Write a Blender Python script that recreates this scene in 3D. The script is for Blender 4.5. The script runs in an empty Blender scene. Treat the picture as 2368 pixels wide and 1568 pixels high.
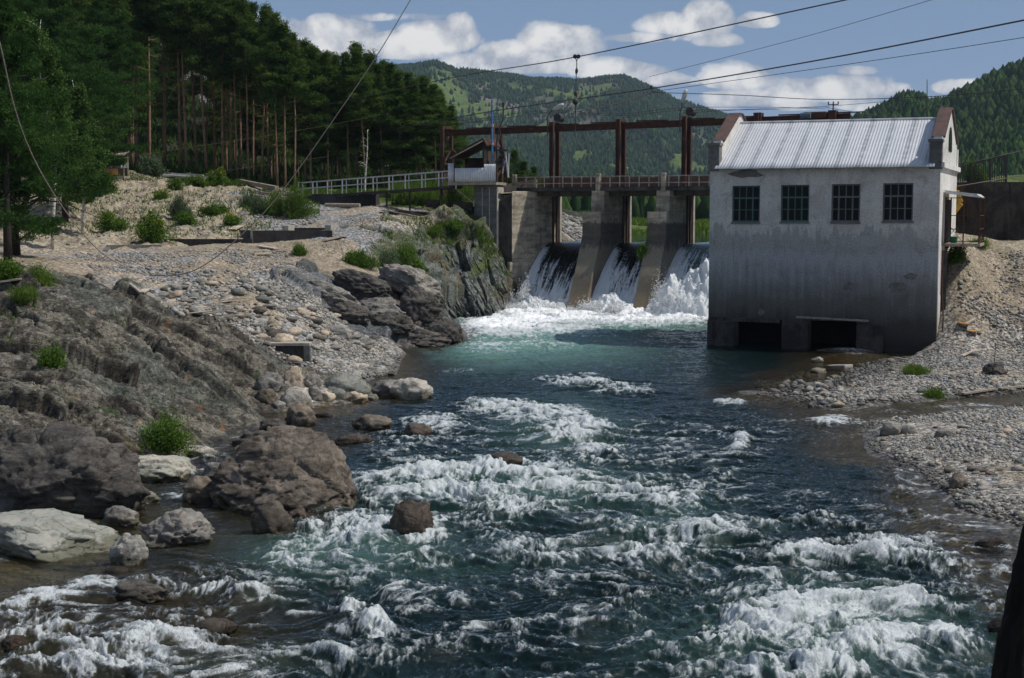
import bpy, math, random
import numpy as np
R = math.radians
SC = bpy.context.scene
COL = SC.collection

# ---------------------------------------------------------------- camera
F = 3287.5; CX, CY, CH = 1183.5, 784.0, 6.0; PITCH = R(5.15)
cam = bpy.data.cameras.new("camera"); cam_o = bpy.data.objects.new("camera", cam); COL.objects.link(cam_o)
cam.lens = 50; cam.sensor_width = 36; cam.clip_start = 0.1; cam.clip_end = 9000
cam_o.location = (0, 0, CH); cam_o.rotation_euler = (R(90) - PITCH, 0, 0)
SC.camera = cam_o

# ---------------------------------------------------------------- light
SUN = np.array([.61, -.05, .79]); SUN = SUN / np.linalg.norm(SUN)
EL = math.asin(SUN[2]); AZ = math.atan2(SUN[0], SUN[1])
sl = bpy.data.lights.new("sun", 'SUN'); sl.energy = 4.9; sl.angle = R(.53); sl.color = (1, .955, .88)
so = bpy.data.objects.new("sun", sl); COL.objects.link(so)
so.rotation_euler = (math.acos(SUN[2]), 0, math.atan2(SUN[1], SUN[0]) + R(90))
SC.view_settings.view_transform = 'Standard'; SC.view_settings.look = 'None'
SC.view_settings.exposure = -0.42; SC.view_settings.gamma = 1
SC.cycles.max_bounces = 6; SC.cycles.transparent_max_bounces = 12; SC.cycles.volume_bounces = 0
SC.cycles.caustics_reflective = False; SC.cycles.caustics_refractive = False
SC.cycles.use_adaptive_sampling = True; SC.cycles.adaptive_threshold = .015
SC.cycles.use_denoising = True


def N(nt, t, **k):
    n = nt.nodes.new(t)
    ins = k.pop('ins', {})
    for a, b in k.items():
        setattr(n, a, b)
    for a, b in ins.items():
        s = n.inputs[a]
        if isinstance(b, bpy.types.NodeSocket):
            nt.links.new(b, s)
        else:
            s.default_value = b
    return n


def m_(nt, op, a, b=None, c=None, clamp=False):
    n = nt.nodes.new('ShaderNodeMath'); n.operation = op; n.use_clamp = clamp
    for i, v in enumerate((a, b, c)):
        if v is None: continue
        if isinstance(v, bpy.types.NodeSocket): nt.links.new(v, n.inputs[i])
        else: n.inputs[i].default_value = v
    return n.outputs[0]


def mixc(nt, f, a, b, mode='MIX'):
    n = nt.nodes.new('ShaderNodeMix'); n.data_type = 'RGBA'; n.blend_type = mode; n.clamp_factor = True
    for i, v in ((0, f), (6, a), (7, b)):
        if isinstance(v, bpy.types.NodeSocket): nt.links.new(v, n.inputs[i])
        else: n.inputs[i].default_value = v if i == 0 else ((*v, 1) if len(v) == 3 else v)
    return n.outputs[2]


def ramp(nt, f, lo, hi, a=0., b=1.):
    n = nt.nodes.new('ShaderNodeMapRange'); n.interpolation_type = 'SMOOTHSTEP'
    nt.links.new(f, n.inputs[0])
    for i, v in ((1, lo), (2, hi), (3, a), (4, b)):
        if isinstance(v, bpy.types.NodeSocket): nt.links.new(v, n.inputs[i])
        else: n.inputs[i].default_value = v
    return n.outputs[0]


# pixel (in a 2367 x 1568 picture) -> direction / point
def ray(px, py):
    x = (px - CX) / F; y = (CY - py) / F
    return np.array([x, math.cos(PITCH) + y * math.sin(PITCH), -math.sin(PITCH) + y * math.cos(PITCH)])


def at(px, py, Y):
    d = ray(px, py); t = Y / d[1]
    return np.array([0, 0, CH]) + d * t


def gp(px, py, z=0.):
    d = ray(px, py); t = (z - CH) / d[2]
    return np.array([0, 0, CH]) + d * t


# ---------------------------------------------------------------- world: sky + clouds
world = bpy.data.worlds.new("World"); SC.world = world; world.use_nodes = True
nt = world.node_tree; nt.nodes.clear()
sky = N(nt, 'ShaderNodeTexSky', sky_type='NISHITA', sun_disc=False, sun_elevation=EL, sun_rotation=AZ,
        altitude=400, air_density=1.0, dust_density=.6, ozone_density=2.2)
tc = N(nt, 'ShaderNodeTexCoord')
sep = N(nt, 'ShaderNodeSeparateXYZ', ins={0: tc.outputs['Generated']})
ysafe = m_(nt, 'MAXIMUM', sep.outputs[1], .02)
uu = m_(nt, 'DIVIDE', sep.outputs[0], ysafe); vv = m_(nt, 'DIVIDE', sep.outputs[2], ysafe)
uv = N(nt, 'ShaderNodeCombineXYZ', ins={0: uu, 1: vv, 2: 0.})
n1 = N(nt, 'ShaderNodeTexNoise', ins={'Vector': uv.outputs[0], 'Scale': 22., 'Detail': 9., 'Roughness': .56, 'Distortion': .25})
sh = N(nt, 'ShaderNodeVectorMath', operation='ADD', ins={0: uv.outputs[0], 1: (-.006, -.012, 0)})
n2 = N(nt, 'ShaderNodeTexNoise', ins={'Vector': sh.outputs[0], 'Scale': 22., 'Detail': 6., 'Roughness': .56, 'Distortion': .25})
# clouds: pixel centre, half sizes, weight
CL = [(770, 85, 90, 38, 1.), (830, 110, 110, 30, 1.), (920, 110, 90, 34, 1.), (1000, 95, 85, 35, 1.), (1060, 65, 28, 28, .9),
      (830, 42, 110, 14, .55), (960, 40, 90, 10, .45),
      (1120, 150, 80, 25, .85), (1190, 130, 80, 30, .95), (1290, 100, 75, 38, 1.), (1320, 150, 70, 22, .7), (1240, 160, 110, 18, .7),
      (1570, 60, 75, 28, .95), (1630, 50, 55, 45, 1.), (1500, 90, 90, 14, .65), (1660, 95, 50, 18, .7),
      (1755, 52, 52, 20, .75), (1420, 165, 90, 24, .9), (1480, 185, 110, 18, .85), (1560, 190, 90, 16, .6),
      (1700, 185, 80, 32, .85), (1790, 190, 50, 18, .6), (1720, 230, 150, 22, .75), (1640, 245, 90, 14, .6),
      (1900, 215, 110, 30, .95), (1960, 205, 80, 26, .95), (2050, 210, 60, 16, .75), (1980, 165, 45, 14, .7),
      (2010, 252, 30, 14, .9), (1880, 245, 160, 18, .6), (2220, 205, 60, 20, .8), (2130, 235, 60, 14, .4),
      (600, 60, 120, 30, .6), (300, 60, 160, 40, .8), (2500, 200, 160, 40, .8), (2900, 60, 200, 60, .8), (-300, 80, 250, 60, .8)]
acc = None; bas = None
for (px, py, rx, ry, w) in CL:
    d = ray(px, py); u0, v0 = d[0] / d[1], d[2] / d[1]
    du = m_(nt, 'MULTIPLY', m_(nt, 'SUBTRACT', uu, float(u0)), F / rx * .80)
    dv = m_(nt, 'MULTIPLY', m_(nt, 'SUBTRACT', vv, float(v0)), F / ry * .80)
    dn = m_(nt, 'MULTIPLY', m_(nt, 'MINIMUM', dv, 0.), 1.5)       # flatter base
    dp = m_(nt, 'MAXIMUM', dv, 0.)
    r2 = m_(nt, 'ADD', m_(nt, 'MULTIPLY', du, du), m_(nt, 'ADD', m_(nt, 'MULTIPLY', dn, dn), m_(nt, 'MULTIPLY', dp, dp)))
    g = m_(nt, 'MULTIPLY', m_(nt, 'DIVIDE', 1.0, m_(nt, 'ADD', 1.0, m_(nt, 'MULTIPLY', r2, r2))), w)
    acc = g if acc is None else m_(nt, 'MAXIMUM', acc, g)
# a general thin veil low down + scattered clouds elsewhere (reflected in the water)
other = m_(nt, 'MULTIPLY', ramp(nt, N(nt, 'ShaderNodeTexNoise', ins={'Vector': uv.outputs[0], 'Scale': 2.2, 'Detail': 3.}).outputs[0], .5, .62), ramp(nt, vv, .16, .3, 0., .7))
acc = m_(nt, 'MAXIMUM', acc, other)
dens = m_(nt, 'ADD', acc, m_(nt, 'MULTIPLY', m_(nt, 'SUBTRACT', n1.outputs[0], .5), 1.5))
mask = ramp(nt, dens, .38, .54)
mask = m_(nt, 'MULTIPLY', mask, ramp(nt, acc, .12, .75, .25, 1.))
relief = m_(nt, 'MULTIPLY', m_(nt, 'SUBTRACT', n1.outputs[0], n2.outputs[0]), 4.2)
lit = m_(nt, 'ADD', ramp(nt, dens, .45, 1.25, .25, .85), relief, clamp=True)
ccol = mixc(nt, lit, (6.6, 7.2, 8.4), (14.5, 14.3, 14.))
skyc = mixc(nt, ramp(nt, vv, 0.0, .2, .8, .5), sky.outputs[0], (3.7, 5.6, 9.3))
fin = mixc(nt, mask, skyc, ccol)
bg = N(nt, 'ShaderNodeBackground', ins={'Color': fin, 'Strength': .080})
out = N(nt, 'ShaderNodeOutputWorld', ins={0: bg.outputs[0]})


# ---------------------------------------------------------------- numpy noise
_r = np.random.RandomState(11); PERM = np.tile(_r.permutation(256), 3).astype(np.int32)
_a = _r.rand(256) * 2 * np.pi; GX, GY = np.cos(_a).astype(np.float32), np.sin(_a).astype(np.float32)
_g = _r.randn(256, 3); _g /= np.linalg.norm(_g, axis=1)[:, None]; G3 = _g.astype(np.float32)


def pn2(x, y, s=0):
    x = np.asarray(x, np.float32) + s * 17.13; y = np.asarray(y, np.float32) + s * 31.77
    xi = np.floor(x).astype(np.int32); yi = np.floor(y).astype(np.int32)
    fx = x - xi; fy = y - yi; xi &= 255; yi &= 255
    u = fx * fx * fx * (fx * (fx * 6 - 15) + 10); v = fy * fy * fy * (fy * (fy * 6 - 15) + 10)
    def g(ix, iy, dx, dy):
        h = PERM[PERM[ix & 255] + (iy & 255)]
        return GX[h] * dx + GY[h] * dy
    a = g(xi, yi, fx, fy); b = g(xi + 1, yi, fx - 1, fy); c = g(xi, yi + 1, fx, fy - 1); d = g(xi + 1, yi + 1, fx - 1, fy - 1)
    return (a + u * (b - a) + v * ((c + u * (d - c)) - (a + u * (b - a)))) * 1.5


def pn3(x, y, z, s=0):
    x = np.asarray(x, np.float32) + s * 7.13; y = np.asarray(y, np.float32) + s * 3.77; z = np.asarray(z, np.float32) + s * 5.3
    xi = np.floor(x).astype(np.int32); yi = np.floor(y).astype(np.int32); zi = np.floor(z).astype(np.int32)
    fx = x - xi; fy = y - yi; fz = z - zi
    u = fx * fx * (3 - 2 * fx); v = fy * fy * (3 - 2 * fy); w = fz * fz * (3 - 2 * fz)
    res = 0
    for dx in (0, 1):
        for dy in (0, 1):
            for dz in (0, 1):
                h = PERM[PERM[PERM[(xi + dx) & 255] + ((yi + dy) & 255)] + ((zi + dz) & 255)]
                g = G3[h]
                val = g[..., 0] * (fx - dx) + g[..., 1] * (fy - dy) + g[..., 2] * (fz - dz)
                res = res + val * (u if dx else 1 - u) * (v if dy else 1 - v) * (w if dz else 1 - w)
    return res * 1.6


def fbm2(x, y, o=4, s=0, g=.5, l=2.03):
    t = 0; a = 1.; n = 0
    for i in range(o):
        t = t + a * pn2(x, y, s + i); n += a; a *= g; x = x * l; y = y * l
    return t / n


def rid2(x, y, o=4, s=0, g=.5, l=2.07):
    t = 0; a = 1.; n = 0
    for i in range(o):
        t = t + a * (1 - np.abs(pn2(x, y, s + i)) * 2); n += a; a *= g; x = x * l; y = y * l
    return t / n


def fbm3(x, y, z, o=4, s=0, g=.5):
    t = 0; a = 1.; n = 0
    for i in range(o):
        t = t + a * pn3(x, y, z, s + i); n += a; a *= g; x = x * 2.03; y = y * 2.03; z = z * 2.03
    return t / n


def sst(a, b, x):
    t = np.clip((x - a) / (b - a), 0, 1); return t * t * (3 - 2 * t)


def cells2(x, y, s=0, tilt=.8):
    """broken blocks: every cell a tilted plane; returns (height, distance to the nearest joint)"""
    x = np.asarray(x, np.float32); y = np.asarray(y, np.float32); xi = np.floor(x).astype(np.int32); yi = np.floor(y).astype(np.int32)
    d1 = np.full(x.shape, 9., np.float32); d2 = d1.copy(); h = np.zeros_like(d1)
    for a in (-1, 0, 1):
        for b in (-1, 0, 1):
            q = PERM[PERM[(xi + a + s) & 255] + ((yi + b + s * 3) & 255)]; q2 = PERM[q + 7]; q3 = PERM[q2 + 11]; q4 = PERM[q3 + 5]
            dx = x - (xi + a + q / 255.); dy = y - (yi + b + q2 / 255.); d = dx * dx + dy * dy
            hh = (q3 / 255. - .5) + tilt * (dx * (q4 / 127.5 - 1) + dy * (PERM[q4 + 3] / 127.5 - 1))
            nw = d < d1; d2 = np.where(nw, d1, np.minimum(d2, d)); h = np.where(nw, hh, h); d1 = np.where(nw, d, d1)
    return h, np.sqrt(d2) - np.sqrt(d1)


def cells3(x, y, z, s=0, tilt=.8):
    xi = np.floor(x).astype(np.int32); yi = np.floor(y).astype(np.int32); zi = np.floor(z).astype(np.int32)
    d1 = np.full(x.shape, 9.); d2 = d1.copy(); h = np.zeros_like(d1)
    for a in (-1, 0, 1):
        for b in (-1, 0, 1):
            for c in (-1, 0, 1):
                q = PERM[PERM[PERM[(xi + a + s) & 255] + ((yi + b) & 255)] + ((zi + c) & 255)]; q2 = PERM[q + 7]; q3 = PERM[q2 + 11]; q4 = PERM[q3 + 5]; q5 = PERM[q4 + 9]
                dx = x - (xi + a + q / 255.); dy = y - (yi + b + q2 / 255.); dz = z - (zi + c + q3 / 255.); d = dx * dx + dy * dy + dz * dz
                hh = (q4 / 255. - .5) + tilt * (dx * (q5 / 127.5 - 1) + dy * (PERM[q5 + 3] / 127.5 - 1) + dz * (PERM[q5 + 13] / 127.5 - 1))
                nw = d < d1; d2 = np.where(nw, d1, np.minimum(d2, d)); h = np.where(nw, hh, h); d1 = np.where(nw, d, d1)
    return h, np.sqrt(d2) - np.sqrt(d1)


# ---------------------------------------------------------------- mesh helpers
def np_mesh(name, V, Fc, mat=None, parent=None, smooth=True, attrs=None):
    V = np.ascontiguousarray(V, np.float32); Fc = np.ascontiguousarray(Fc, np.int32)
    me = bpy.data.meshes.new(name); k = Fc.shape[1]; n = len(Fc)
    me.vertices.add(len(V)); me.vertices.foreach_set('co', V.ravel())
    me.loops.add(n * k); me.loops.foreach_set('vertex_index', Fc.ravel())
    me.polygons.add(n); me.polygons.foreach_set('loop_start', np.arange(n, dtype=np.int32) * k)
    if smooth: me.polygons.foreach_set('use_smooth', np.ones(n, bool))
    for a, v in (attrs or {}).items():
        v = np.asarray(v, np.float32)
        if v.ndim == 1:
            at_ = me.attributes.new(a, 'FLOAT', 'POINT'); at_.data.foreach_set('value', v)
        else:
            if v.shape[1] == 3: v = np.concatenate([v, np.ones((len(v), 1), np.float32)], 1)
            at_ = me.attributes.new(a, 'FLOAT_COLOR', 'POINT'); at_.data.foreach_set('color', v.ravel())
    me.update(calc_edges=True)
    if mat: me.materials.append(mat)
    o = bpy.data.objects.new(name, me); COL.objects.link(o)
    if parent: o.parent = parent
    return o


def grid_faces(r, c):
    i = np.arange((r - 1) * c).reshape(r - 1, c)[:, :-1].ravel()
    return np.stack([i, i + 1, i + c + 1, i + c], 1)


def tag(o, label=None, cat=None, group=None, kind=None):
    if label: o['label'] = label
    if cat: o['category'] = cat
    if group: o['group'] = group
    if kind: o['kind'] = kind
    return o


def thing(name, label, cat, loc=(0, 0, 0), rz=0., group=None):
    o = bpy.data.objects.new(name, None); COL.objects.link(o)
    o.location = tuple(float(v) for v in loc); o.rotation_euler = (0, 0, rz); o.empty_display_size = .3
    return tag(o, label, cat, group)


class MB:
    def __init__(s): s.v = []; s.f = []

    def box(s, x0, x1, y0, y1, z0, z1, M=None):
        P = [(x, y, z) for z in (z0, z1) for y in (y0, y1) for x in (x0, x1)]
        if M is not None: P = [M(p) for p in P]
        b = len(s.v); s.v += [tuple(map(float, p)) for p in P]
        s.f += [tuple(b + i for i in q) for q in ((0, 2, 3, 1), (4, 5, 7, 6), (0, 1, 5, 4), (2, 6, 7, 3), (0, 4, 6, 2), (1, 3, 7, 5))]
        return s

    def bar(s, p, q, w, h=None, up=(0, 0, 1), w2=None):
        h = h or w; p = np.array(p, float); q = np.array(q, float); d = q - p; d /= np.linalg.norm(d)
        u = np.array(up, float)
        if abs(np.dot(u, d)) > .98: u = np.array([0, 1., 0])
        a = np.cross(d, u); a /= np.linalg.norm(a); c = np.cross(a, d)
        k = (w2 / w) if w2 else 1
        P = []
        for e, kk in ((p, 1), (q, k)):
            for j in (-1, 1):
                for i in (-1, 1):
                    P.append(e + a * i * w / 2 * kk + c * j * h / 2 * kk)
        b = len(s.v); s.v += [tuple(map(float, t)) for t in P]
        s.f += [tuple(b + i for i in q_) for q_ in ((0, 2, 3, 1), (4, 5, 7, 6), (0, 1, 5, 4), (2, 6, 7, 3), (0, 4, 6, 2), (1, 3, 7, 5))]
        return s

    def tube(s, pts, rad, n=8, cap=True):
        pts = [np.array(p, float) for p in pts]
        if not hasattr(rad, '__len__'): rad = [rad] * len(pts)
        b = len(s.v); a = None
        for i, p in enumerate(pts):
            d = pts[min(i + 1, len(pts) - 1)] - pts[max(i - 1, 0)]; d /= (np.linalg.norm(d) + 1e-9)
            if a is None:
                u = np.array([0, 0, 1.]) if abs(d[2]) < .9 else np.array([1., 0, 0]); a = np.cross(d, u)
            else: a = a - d * np.dot(a, d)
            a /= np.linalg.norm(a); c = np.cross(d, a)
            for k in range(n):
                t = 2 * math.pi * k / n
                s.v.append(tuple(p + (a * math.cos(t) + c * math.sin(t)) * rad[i]))
        for i in range(len(pts) - 1):
            for k in range(n):
                j = (k + 1) % n
                s.f.append((b + i * n + k, b + i * n + j, b + (i + 1) * n + j, b + (i + 1) * n + k))
        if cap:
            s.f.append(tuple(b + k for k in range(n))[::-1]); e = b + (len(pts) - 1) * n
            s.f.append(tuple(e + k for k in range(n)))
        return s

    def prism(s, poly, ax, a0, a1, M=None):
        """poly: 2d points in the plane perpendicular to axis ax ('x','y','z'); extruded a0..a1"""
        def mk(u, v, w):
            p = {'x': (w, u, v), 'y': (u, w, v), 'z': (u, v, w)}[ax]
            return M(p) if M is not None else p
        b = len(s.v); n = len(poly)
        s.v += [tuple(map(float, mk(u, v, a0))) for u, v in poly] + [tuple(map(float, mk(u, v, a1))) for u, v in poly]
        s.f.append(tuple(range(b, b + n))); s.f.append(tuple(range(b + n, b + 2 * n))[::-1])
        for i in range(n):
            j = (i + 1) % n; s.f.append((b + i, b + n + i, b + n + j, b + j))
        return s

    def build(s, name, mat, parent=None, smooth=False, bevel=0.):
        me = bpy.data.meshes.new(name); me.from_pydata(s.v, [], s.f); me.update()
        import bmesh
        bm = bmesh.new(); bm.from_mesh(me); bmesh.ops.recalc_face_normals(bm, faces=bm.faces)
        if bevel:
            es = [e for e in bm.edges if len(e.link_faces) == 2 and e.calc_face_angle(0) > .5]
            bmesh.ops.bevel(bm, geom=es, offset=bevel, segments=1, affect='EDGES')
        bm.to_mesh(me); bm.free()
        if smooth:
            me.polygons.foreach_set('use_smooth', [True] * len(me.polygons))
        if mat: me.materials.append(mat)
        o = bpy.data.objects.new(name, me); COL.objects.link(o)
        if parent: o.parent = parent
        return o


def ico(sub):
    import bmesh
    bm = bmesh.new(); bmesh.ops.create_icosphere(bm, subdivisions=sub, radius=1)
    V = np.array([v.co[:] for v in bm.verts]); Fc = np.array([[v.index for v in f.verts] for f in bm.faces]); bm.free()
    return V, Fc


ICO = {k: ico(k) for k in (1, 2, 3, 4, 5, 6)}


# ---------------------------------------------------------------- materials
def mat(name, c1, c2=None, scale=4., rough=.8, bump=.25, bscale=None, metal=0., stretch=(1, 1, 1), detail=8., thr=(.35, .65), c3=None, s3=.8, t3=(.55, .7), bdist=.02, spec=.3):
    m = bpy.data.materials.new(name); m.use_nodes = True; t = m.node_tree
    b = t.nodes['Principled BSDF']
    tc = N(t, 'ShaderNodeTexCoord'); mp = N(t, 'ShaderNodeMapping', ins={'Vector': tc.outputs['Object'], 'Scale': stretch})
    n = N(t, 'ShaderNodeTexNoise', ins={'Vector': mp.outputs[0], 'Scale': scale, 'Detail': detail, 'Roughness': .62})
    c = mixc(t, ramp(t, n.outputs[0], *thr), c1, c2 or tuple(v * .75 for v in c1))
    if c3:
        n3 = N(t, 'ShaderNodeTexNoise', ins={'Vector': mp.outputs[0], 'Scale': s3, 'Detail': 6., 'Roughness': .6, 'Distortion': .4})
        c = mixc(t, ramp(t, n3.outputs[0], *t3), c, c3)
    t.links.new(c, b.inputs['Base Color']); b.inputs['Roughness'].default_value = rough; b.inputs['Metallic'].default_value = metal
    b.inputs['Specular IOR Level'].default_value = spec
    if bump:
        nb = N(t, 'ShaderNodeTexNoise', ins={'Vector': mp.outputs[0], 'Scale': bscale or scale * 4, 'Detail': 8., 'Roughness': .65})
        bp = N(t, 'ShaderNodeBump', ins={'Height': nb.outputs[0], 'Strength': bump, 'Distance': bdist})
        t.links.new(bp.outputs[0], b.inputs['Normal'])
    return m


def leaf_mat(name, c1, c2, c3=None, trans=.3):
    m = bpy.data.materials.new(name); m.use_nodes = True; t = m.node_tree; t.nodes.clear()
    at_ = N(t, 'ShaderNodeAttribute', attribute_name='v'); oi = N(t, 'ShaderNodeObjectInfo')
    c = mixc(t, at_.outputs['Fac'], c1, c2)
    if c3: c = mixc(t, m_(t, 'GREATER_THAN', at_.outputs['Fac'], 1.5), c, c3)
    c = mixc(t, m_(t, 'MULTIPLY', oi.outputs['Random'], .45), c, mixc(t, 1., c, (.55, .6, .6), 'MULTIPLY'))
    d = N(t, 'ShaderNodeBsdfDiffuse', ins={0: c}); tr = N(t, 'ShaderNodeBsdfTranslucent', ins={0: c})
    mx = N(t, 'ShaderNodeMixShader', ins={0: trans, 1: d.outputs[0], 2: tr.outputs[0]})
    N(t, 'ShaderNodeOutputMaterial', ins={0: mx.outputs[0]})
    return m


MT = {}
MT['needle'] = leaf_mat('pine_needles', (.026, .060, .016), (.135, .205, .046), trans=.4)
MT['needle_near'] = leaf_mat('pine_needles_near', (.020, .058, .016), (.070, .135, .034), trans=.35)
MT['birchleaf'] = leaf_mat('birch_leaves', (.04, .09, .02), (.12, .20, .05), trans=.4)
MT['bushleaf'] = leaf_mat('bush_leaves', (.05, .115, .02), (.17, .27, .04), (.55, .42, .02), trans=.35)
MT['sage'] = leaf_mat('sage_leaves', (.07, .11, .06), (.16, .21, .11), trans=.35)
MT['grass'] = leaf_mat('grass_blades', (.06, .12, .02), (.19, .27, .05), trans=.35)
MT['bark'] = mat('pine_bark', (.33, .205, .125), (.14, .085, .06), 6, .9, .5, stretch=(2, 2, .5))
MT['bark_dark'] = mat('dark_bark', (.045, .035, .03), (.02, .017, .015), 6, .9, .6, stretch=(2, 2, .5))
MT['birchbark'] = mat('birch_bark', (.55, .53, .48), (.10, .09, .08), 5, .8, .2, stretch=(1, 1, 3), thr=(.5, .62))
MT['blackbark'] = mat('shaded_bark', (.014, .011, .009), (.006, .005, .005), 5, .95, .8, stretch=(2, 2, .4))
MT['wood'] = mat('weathered_wood', (.40, .34, .27), (.20, .165, .13), 3, .85, .3, stretch=(1, 6, 6))
MT['paleboard'] = mat('pale_boards', (.55, .47, .38), (.35, .29, .22), 3, .85, .2)
MT['darkwood'] = mat('dark_wood', (.075, .055, .042), (.035, .027, .02), 4, .85, .3)
MT['rust'] = mat('rusty_steel', (.085, .036, .024), (.045, .022, .017), 3, .75, .2, c3=(.16, .06, .03), s3=1.5, t3=(.6, .75))
MT['brownmetal'] = mat('brown_coping', (.12, .07, .055), (.075, .045, .038), 2.5, .7, .1)
MT['whitepaint'] = mat('white_paint', (.62, .62, .62), (.45, .44, .42), 8, .6, .05)
MT['darksteel'] = mat('dark_steel', (.03, .03, .032), (.06, .05, .045), 6, .6, .1)
MT['cable'] = mat('cable_steel', (.035, .032, .03), (.07, .05, .04), 20, .6, 0)
MT['rope'] = mat('pale_rope', (.45, .36, .33), (.25, .19, .17), 30, .9, 0)
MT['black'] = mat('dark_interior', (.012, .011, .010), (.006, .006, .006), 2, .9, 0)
MT['dullrope'] = mat('dull_rope', (.11, .10, .05), (.07, .06, .03), 30, .9, 0)
# ================================================================ frames of the dam and of the powerhouse
A0 = .5; _k = math.sqrt(1 + A0 * A0)
DX = np.array([1, -A0]) / _k; DY = np.array([A0, 1]) / _k; D0 = np.array([1.43, 88.0]); DROT = math.atan2(DX[1], DX[0])
def dam_s(px):
    t = (px - CX) / F
    return (D0[1] * t - D0[0]) / (DX[0] - DX[1] * t)
def dam_local(X, Y):
    a = X - D0[0]; b = Y - D0[1]
    return a * DX[0] + b * DX[1], a * DY[0] + b * DY[1]
A1 = .40; _k = math.sqrt(1 + A1 * A1)
BX = np.array([1, -A1]) / _k; BY = np.array([A1, 1]) / _k; BROT = math.atan2(BX[1], BX[0])
B0 = gp(1636.5, 799)[:2]
def bld_on_front(px, py, off=0.):
    """pixel -> local (x, z) on the front wall plane, off metres in front of it"""
    d = ray(px, py); o = B0 - BY * off
    # (d*t - o).BY = 0
    t = np.dot(o, BY) / np.dot(d[:2], BY); P = np.array([0, 0, CH]) + d * t
    return np.dot(P[:2] - B0, BX), P[2]
def bld_local(X, Y):
    a = X - B0[0]; b = Y - B0[1]
    return a * BX[0] + b * BX[1], a * BY[0] + b * BY[1]

# ================================================================ terrain control points
CP = []
def C(z_, *pts):
    for (px, py, d) in pts: CP.append((*at(px, py, d), z_))
def S(z_, *pts):
    for (px, py) in pts: CP.append((*gp(px, py, 0.), z_))
def Z(z_, h, *pts):
    for (px, py) in pts: CP.append((*gp(px, py, h), z_))
def W(z_, *pts):
    for (X, Y, h) in pts: CP.append((X, Y, h, z_))
# zones: r outcrop rock, p pale rock, b striated bluff, c mossy cliff, s sand, d dirt, g grey gravel, k cobbles, f forest floor, w bed, m meadow
S('r', (250, 1165), (300, 1120), (430, 1062), (480, 1032), (560, 1010), (620, 985), (600, 955))
S('p', (-300, 1345), (0, 1300), (110, 1262), (220, 1212))
S('k', (720, 945), (800, 935), (860, 905), (915, 862), (930, 830))
S('b', (920, 808), (1000, 802), (1068, 787), (1072, 768))
S('c', (1040, 742), (1130, 738), (1170, 728), (1205, 710), (1222, 700))
C('r', (0, 1180, 27.3), (100, 1165, 27.8), (0, 1050, 29.5), (150, 1040, 31), (260, 1080, 31), (0, 900, 33), (150, 900, 34.5), (300, 950, 35),
  (450, 930, 38), (560, 950, 39.6), (0, 760, 38), (150, 740, 40), (300, 800, 40), (450, 850, 41), (600, 890, 43),
  (0, 655, 43), (150, 640, 44), (250, 655, 45), (350, 700, 46), (450, 745, 46.5), (550, 790, 47), (650, 830, 47.5), (720, 855, 48), (790, 885, 48.3),
  (-250, 900, 33), (-250, 650, 43), (-250, 1180, 27.5))
C('d', (-200, 610, 50), (50, 615, 50), (150, 622, 51), (-200, 570, 60), (50, 590, 60))
C('g', (250, 640, 52), (350, 680, 51.5), (500, 740, 52), (600, 770, 52), (700, 810, 52.2), (300, 620, 57), (400, 640, 57), (470, 650, 57), (640, 690, 56.3),
  (200, 600, 61), (400, 600, 62), (450, 596, 62), (550, 608, 62), (650, 640, 60))
C('d', (480, 600, 61), (515, 640, 58), (560, 680, 55.5), (600, 705, 54.5), (640, 740, 53.6))
C('k', (780, 840, 52), (700, 740, 55.5), (800, 790, 56), (860, 830, 54), (700, 680, 58), (750, 720, 58))
C('b', (705, 650, 61), (800, 640, 65), (850, 648, 66.5), (960, 650, 68), (1000, 685, 67), (800, 735, 60), (900, 772, 61), (1000, 770, 63.5), (1045, 762, 66), (720, 690, 59.5), (860, 700, 63), (950, 700, 65))
C('d', (600, 588, 70), (700, 600, 71), (800, 615, 70), (870, 632, 69.5), (500, 575, 71), (650, 575, 73), (750, 570, 73))
C('c', (1000, 700, 75.5), (1100, 680, 80.5), (1000, 620, 78), (1150, 640, 84.5), (1200, 670, 89), (900, 560, 77), (1000, 545, 81), (1100, 550, 85), (1165, 570, 88),
  (950, 530, 82), (1050, 525, 85), (950, 600, 75.5), (1130, 545, 88))
C('g', (870, 500, 81), (800, 540, 77), (850, 560, 75.5), (300, 590, 67), (150, 590, 67), (870, 478, 90), (900, 495, 86))
C('d', (850, 600, 73), (970, 505, 88))
C('s', (400, 552, 79), (600, 545, 81), (200, 560, 75), (50, 560, 72), (-200, 545, 73), (100, 530, 77), (-200, 500, 85), (250, 500, 85), (400, 500, 87), (550, 490, 88),
  (100, 450, 88), (250, 440, 95), (400, 440, 97), (500, 450, 97), (-200, 440, 95))
C('g', (650, 480, 91), (600, 450, 97), (700, 455, 97), (620, 510, 85), (720, 510, 85))
C('g', (760, 520, 82), (770, 490, 90), (800, 480, 93))
C('s', (100, 410, 100), (250, 395, 103), (400, 405, 103), (500, 405, 105), (600, 430, 104), (-200, 405, 103))
C('m', (700, 440, 103), (900, 470, 95), (1000, 475, 93), (1000, 445, 99), (1090, 442, 100), (900, 440, 103), (800, 445, 103), (1120, 470, 96))
C('f', (-200, 400, 115), (200, 400, 115), (400, 400, 120), (600, 425, 120), (800, 435, 118), (1000, 440, 118), (1100, 440, 118),
  (100, 200, 150), (300, 250, 150), (500, 280, 150), (700, 330, 150), (900, 390, 150), (1050, 430, 150),
  (100, -50, 200), (400, 0, 200), (600, 60, 200), (730, 110, 200), (850, 200, 200), (950, 290, 200), (1050, 400, 200), (-300, 0, 190))
W('f', (2, 135, 6.5), (0, 112, 7.2), (1, 100, 6.6))
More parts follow.
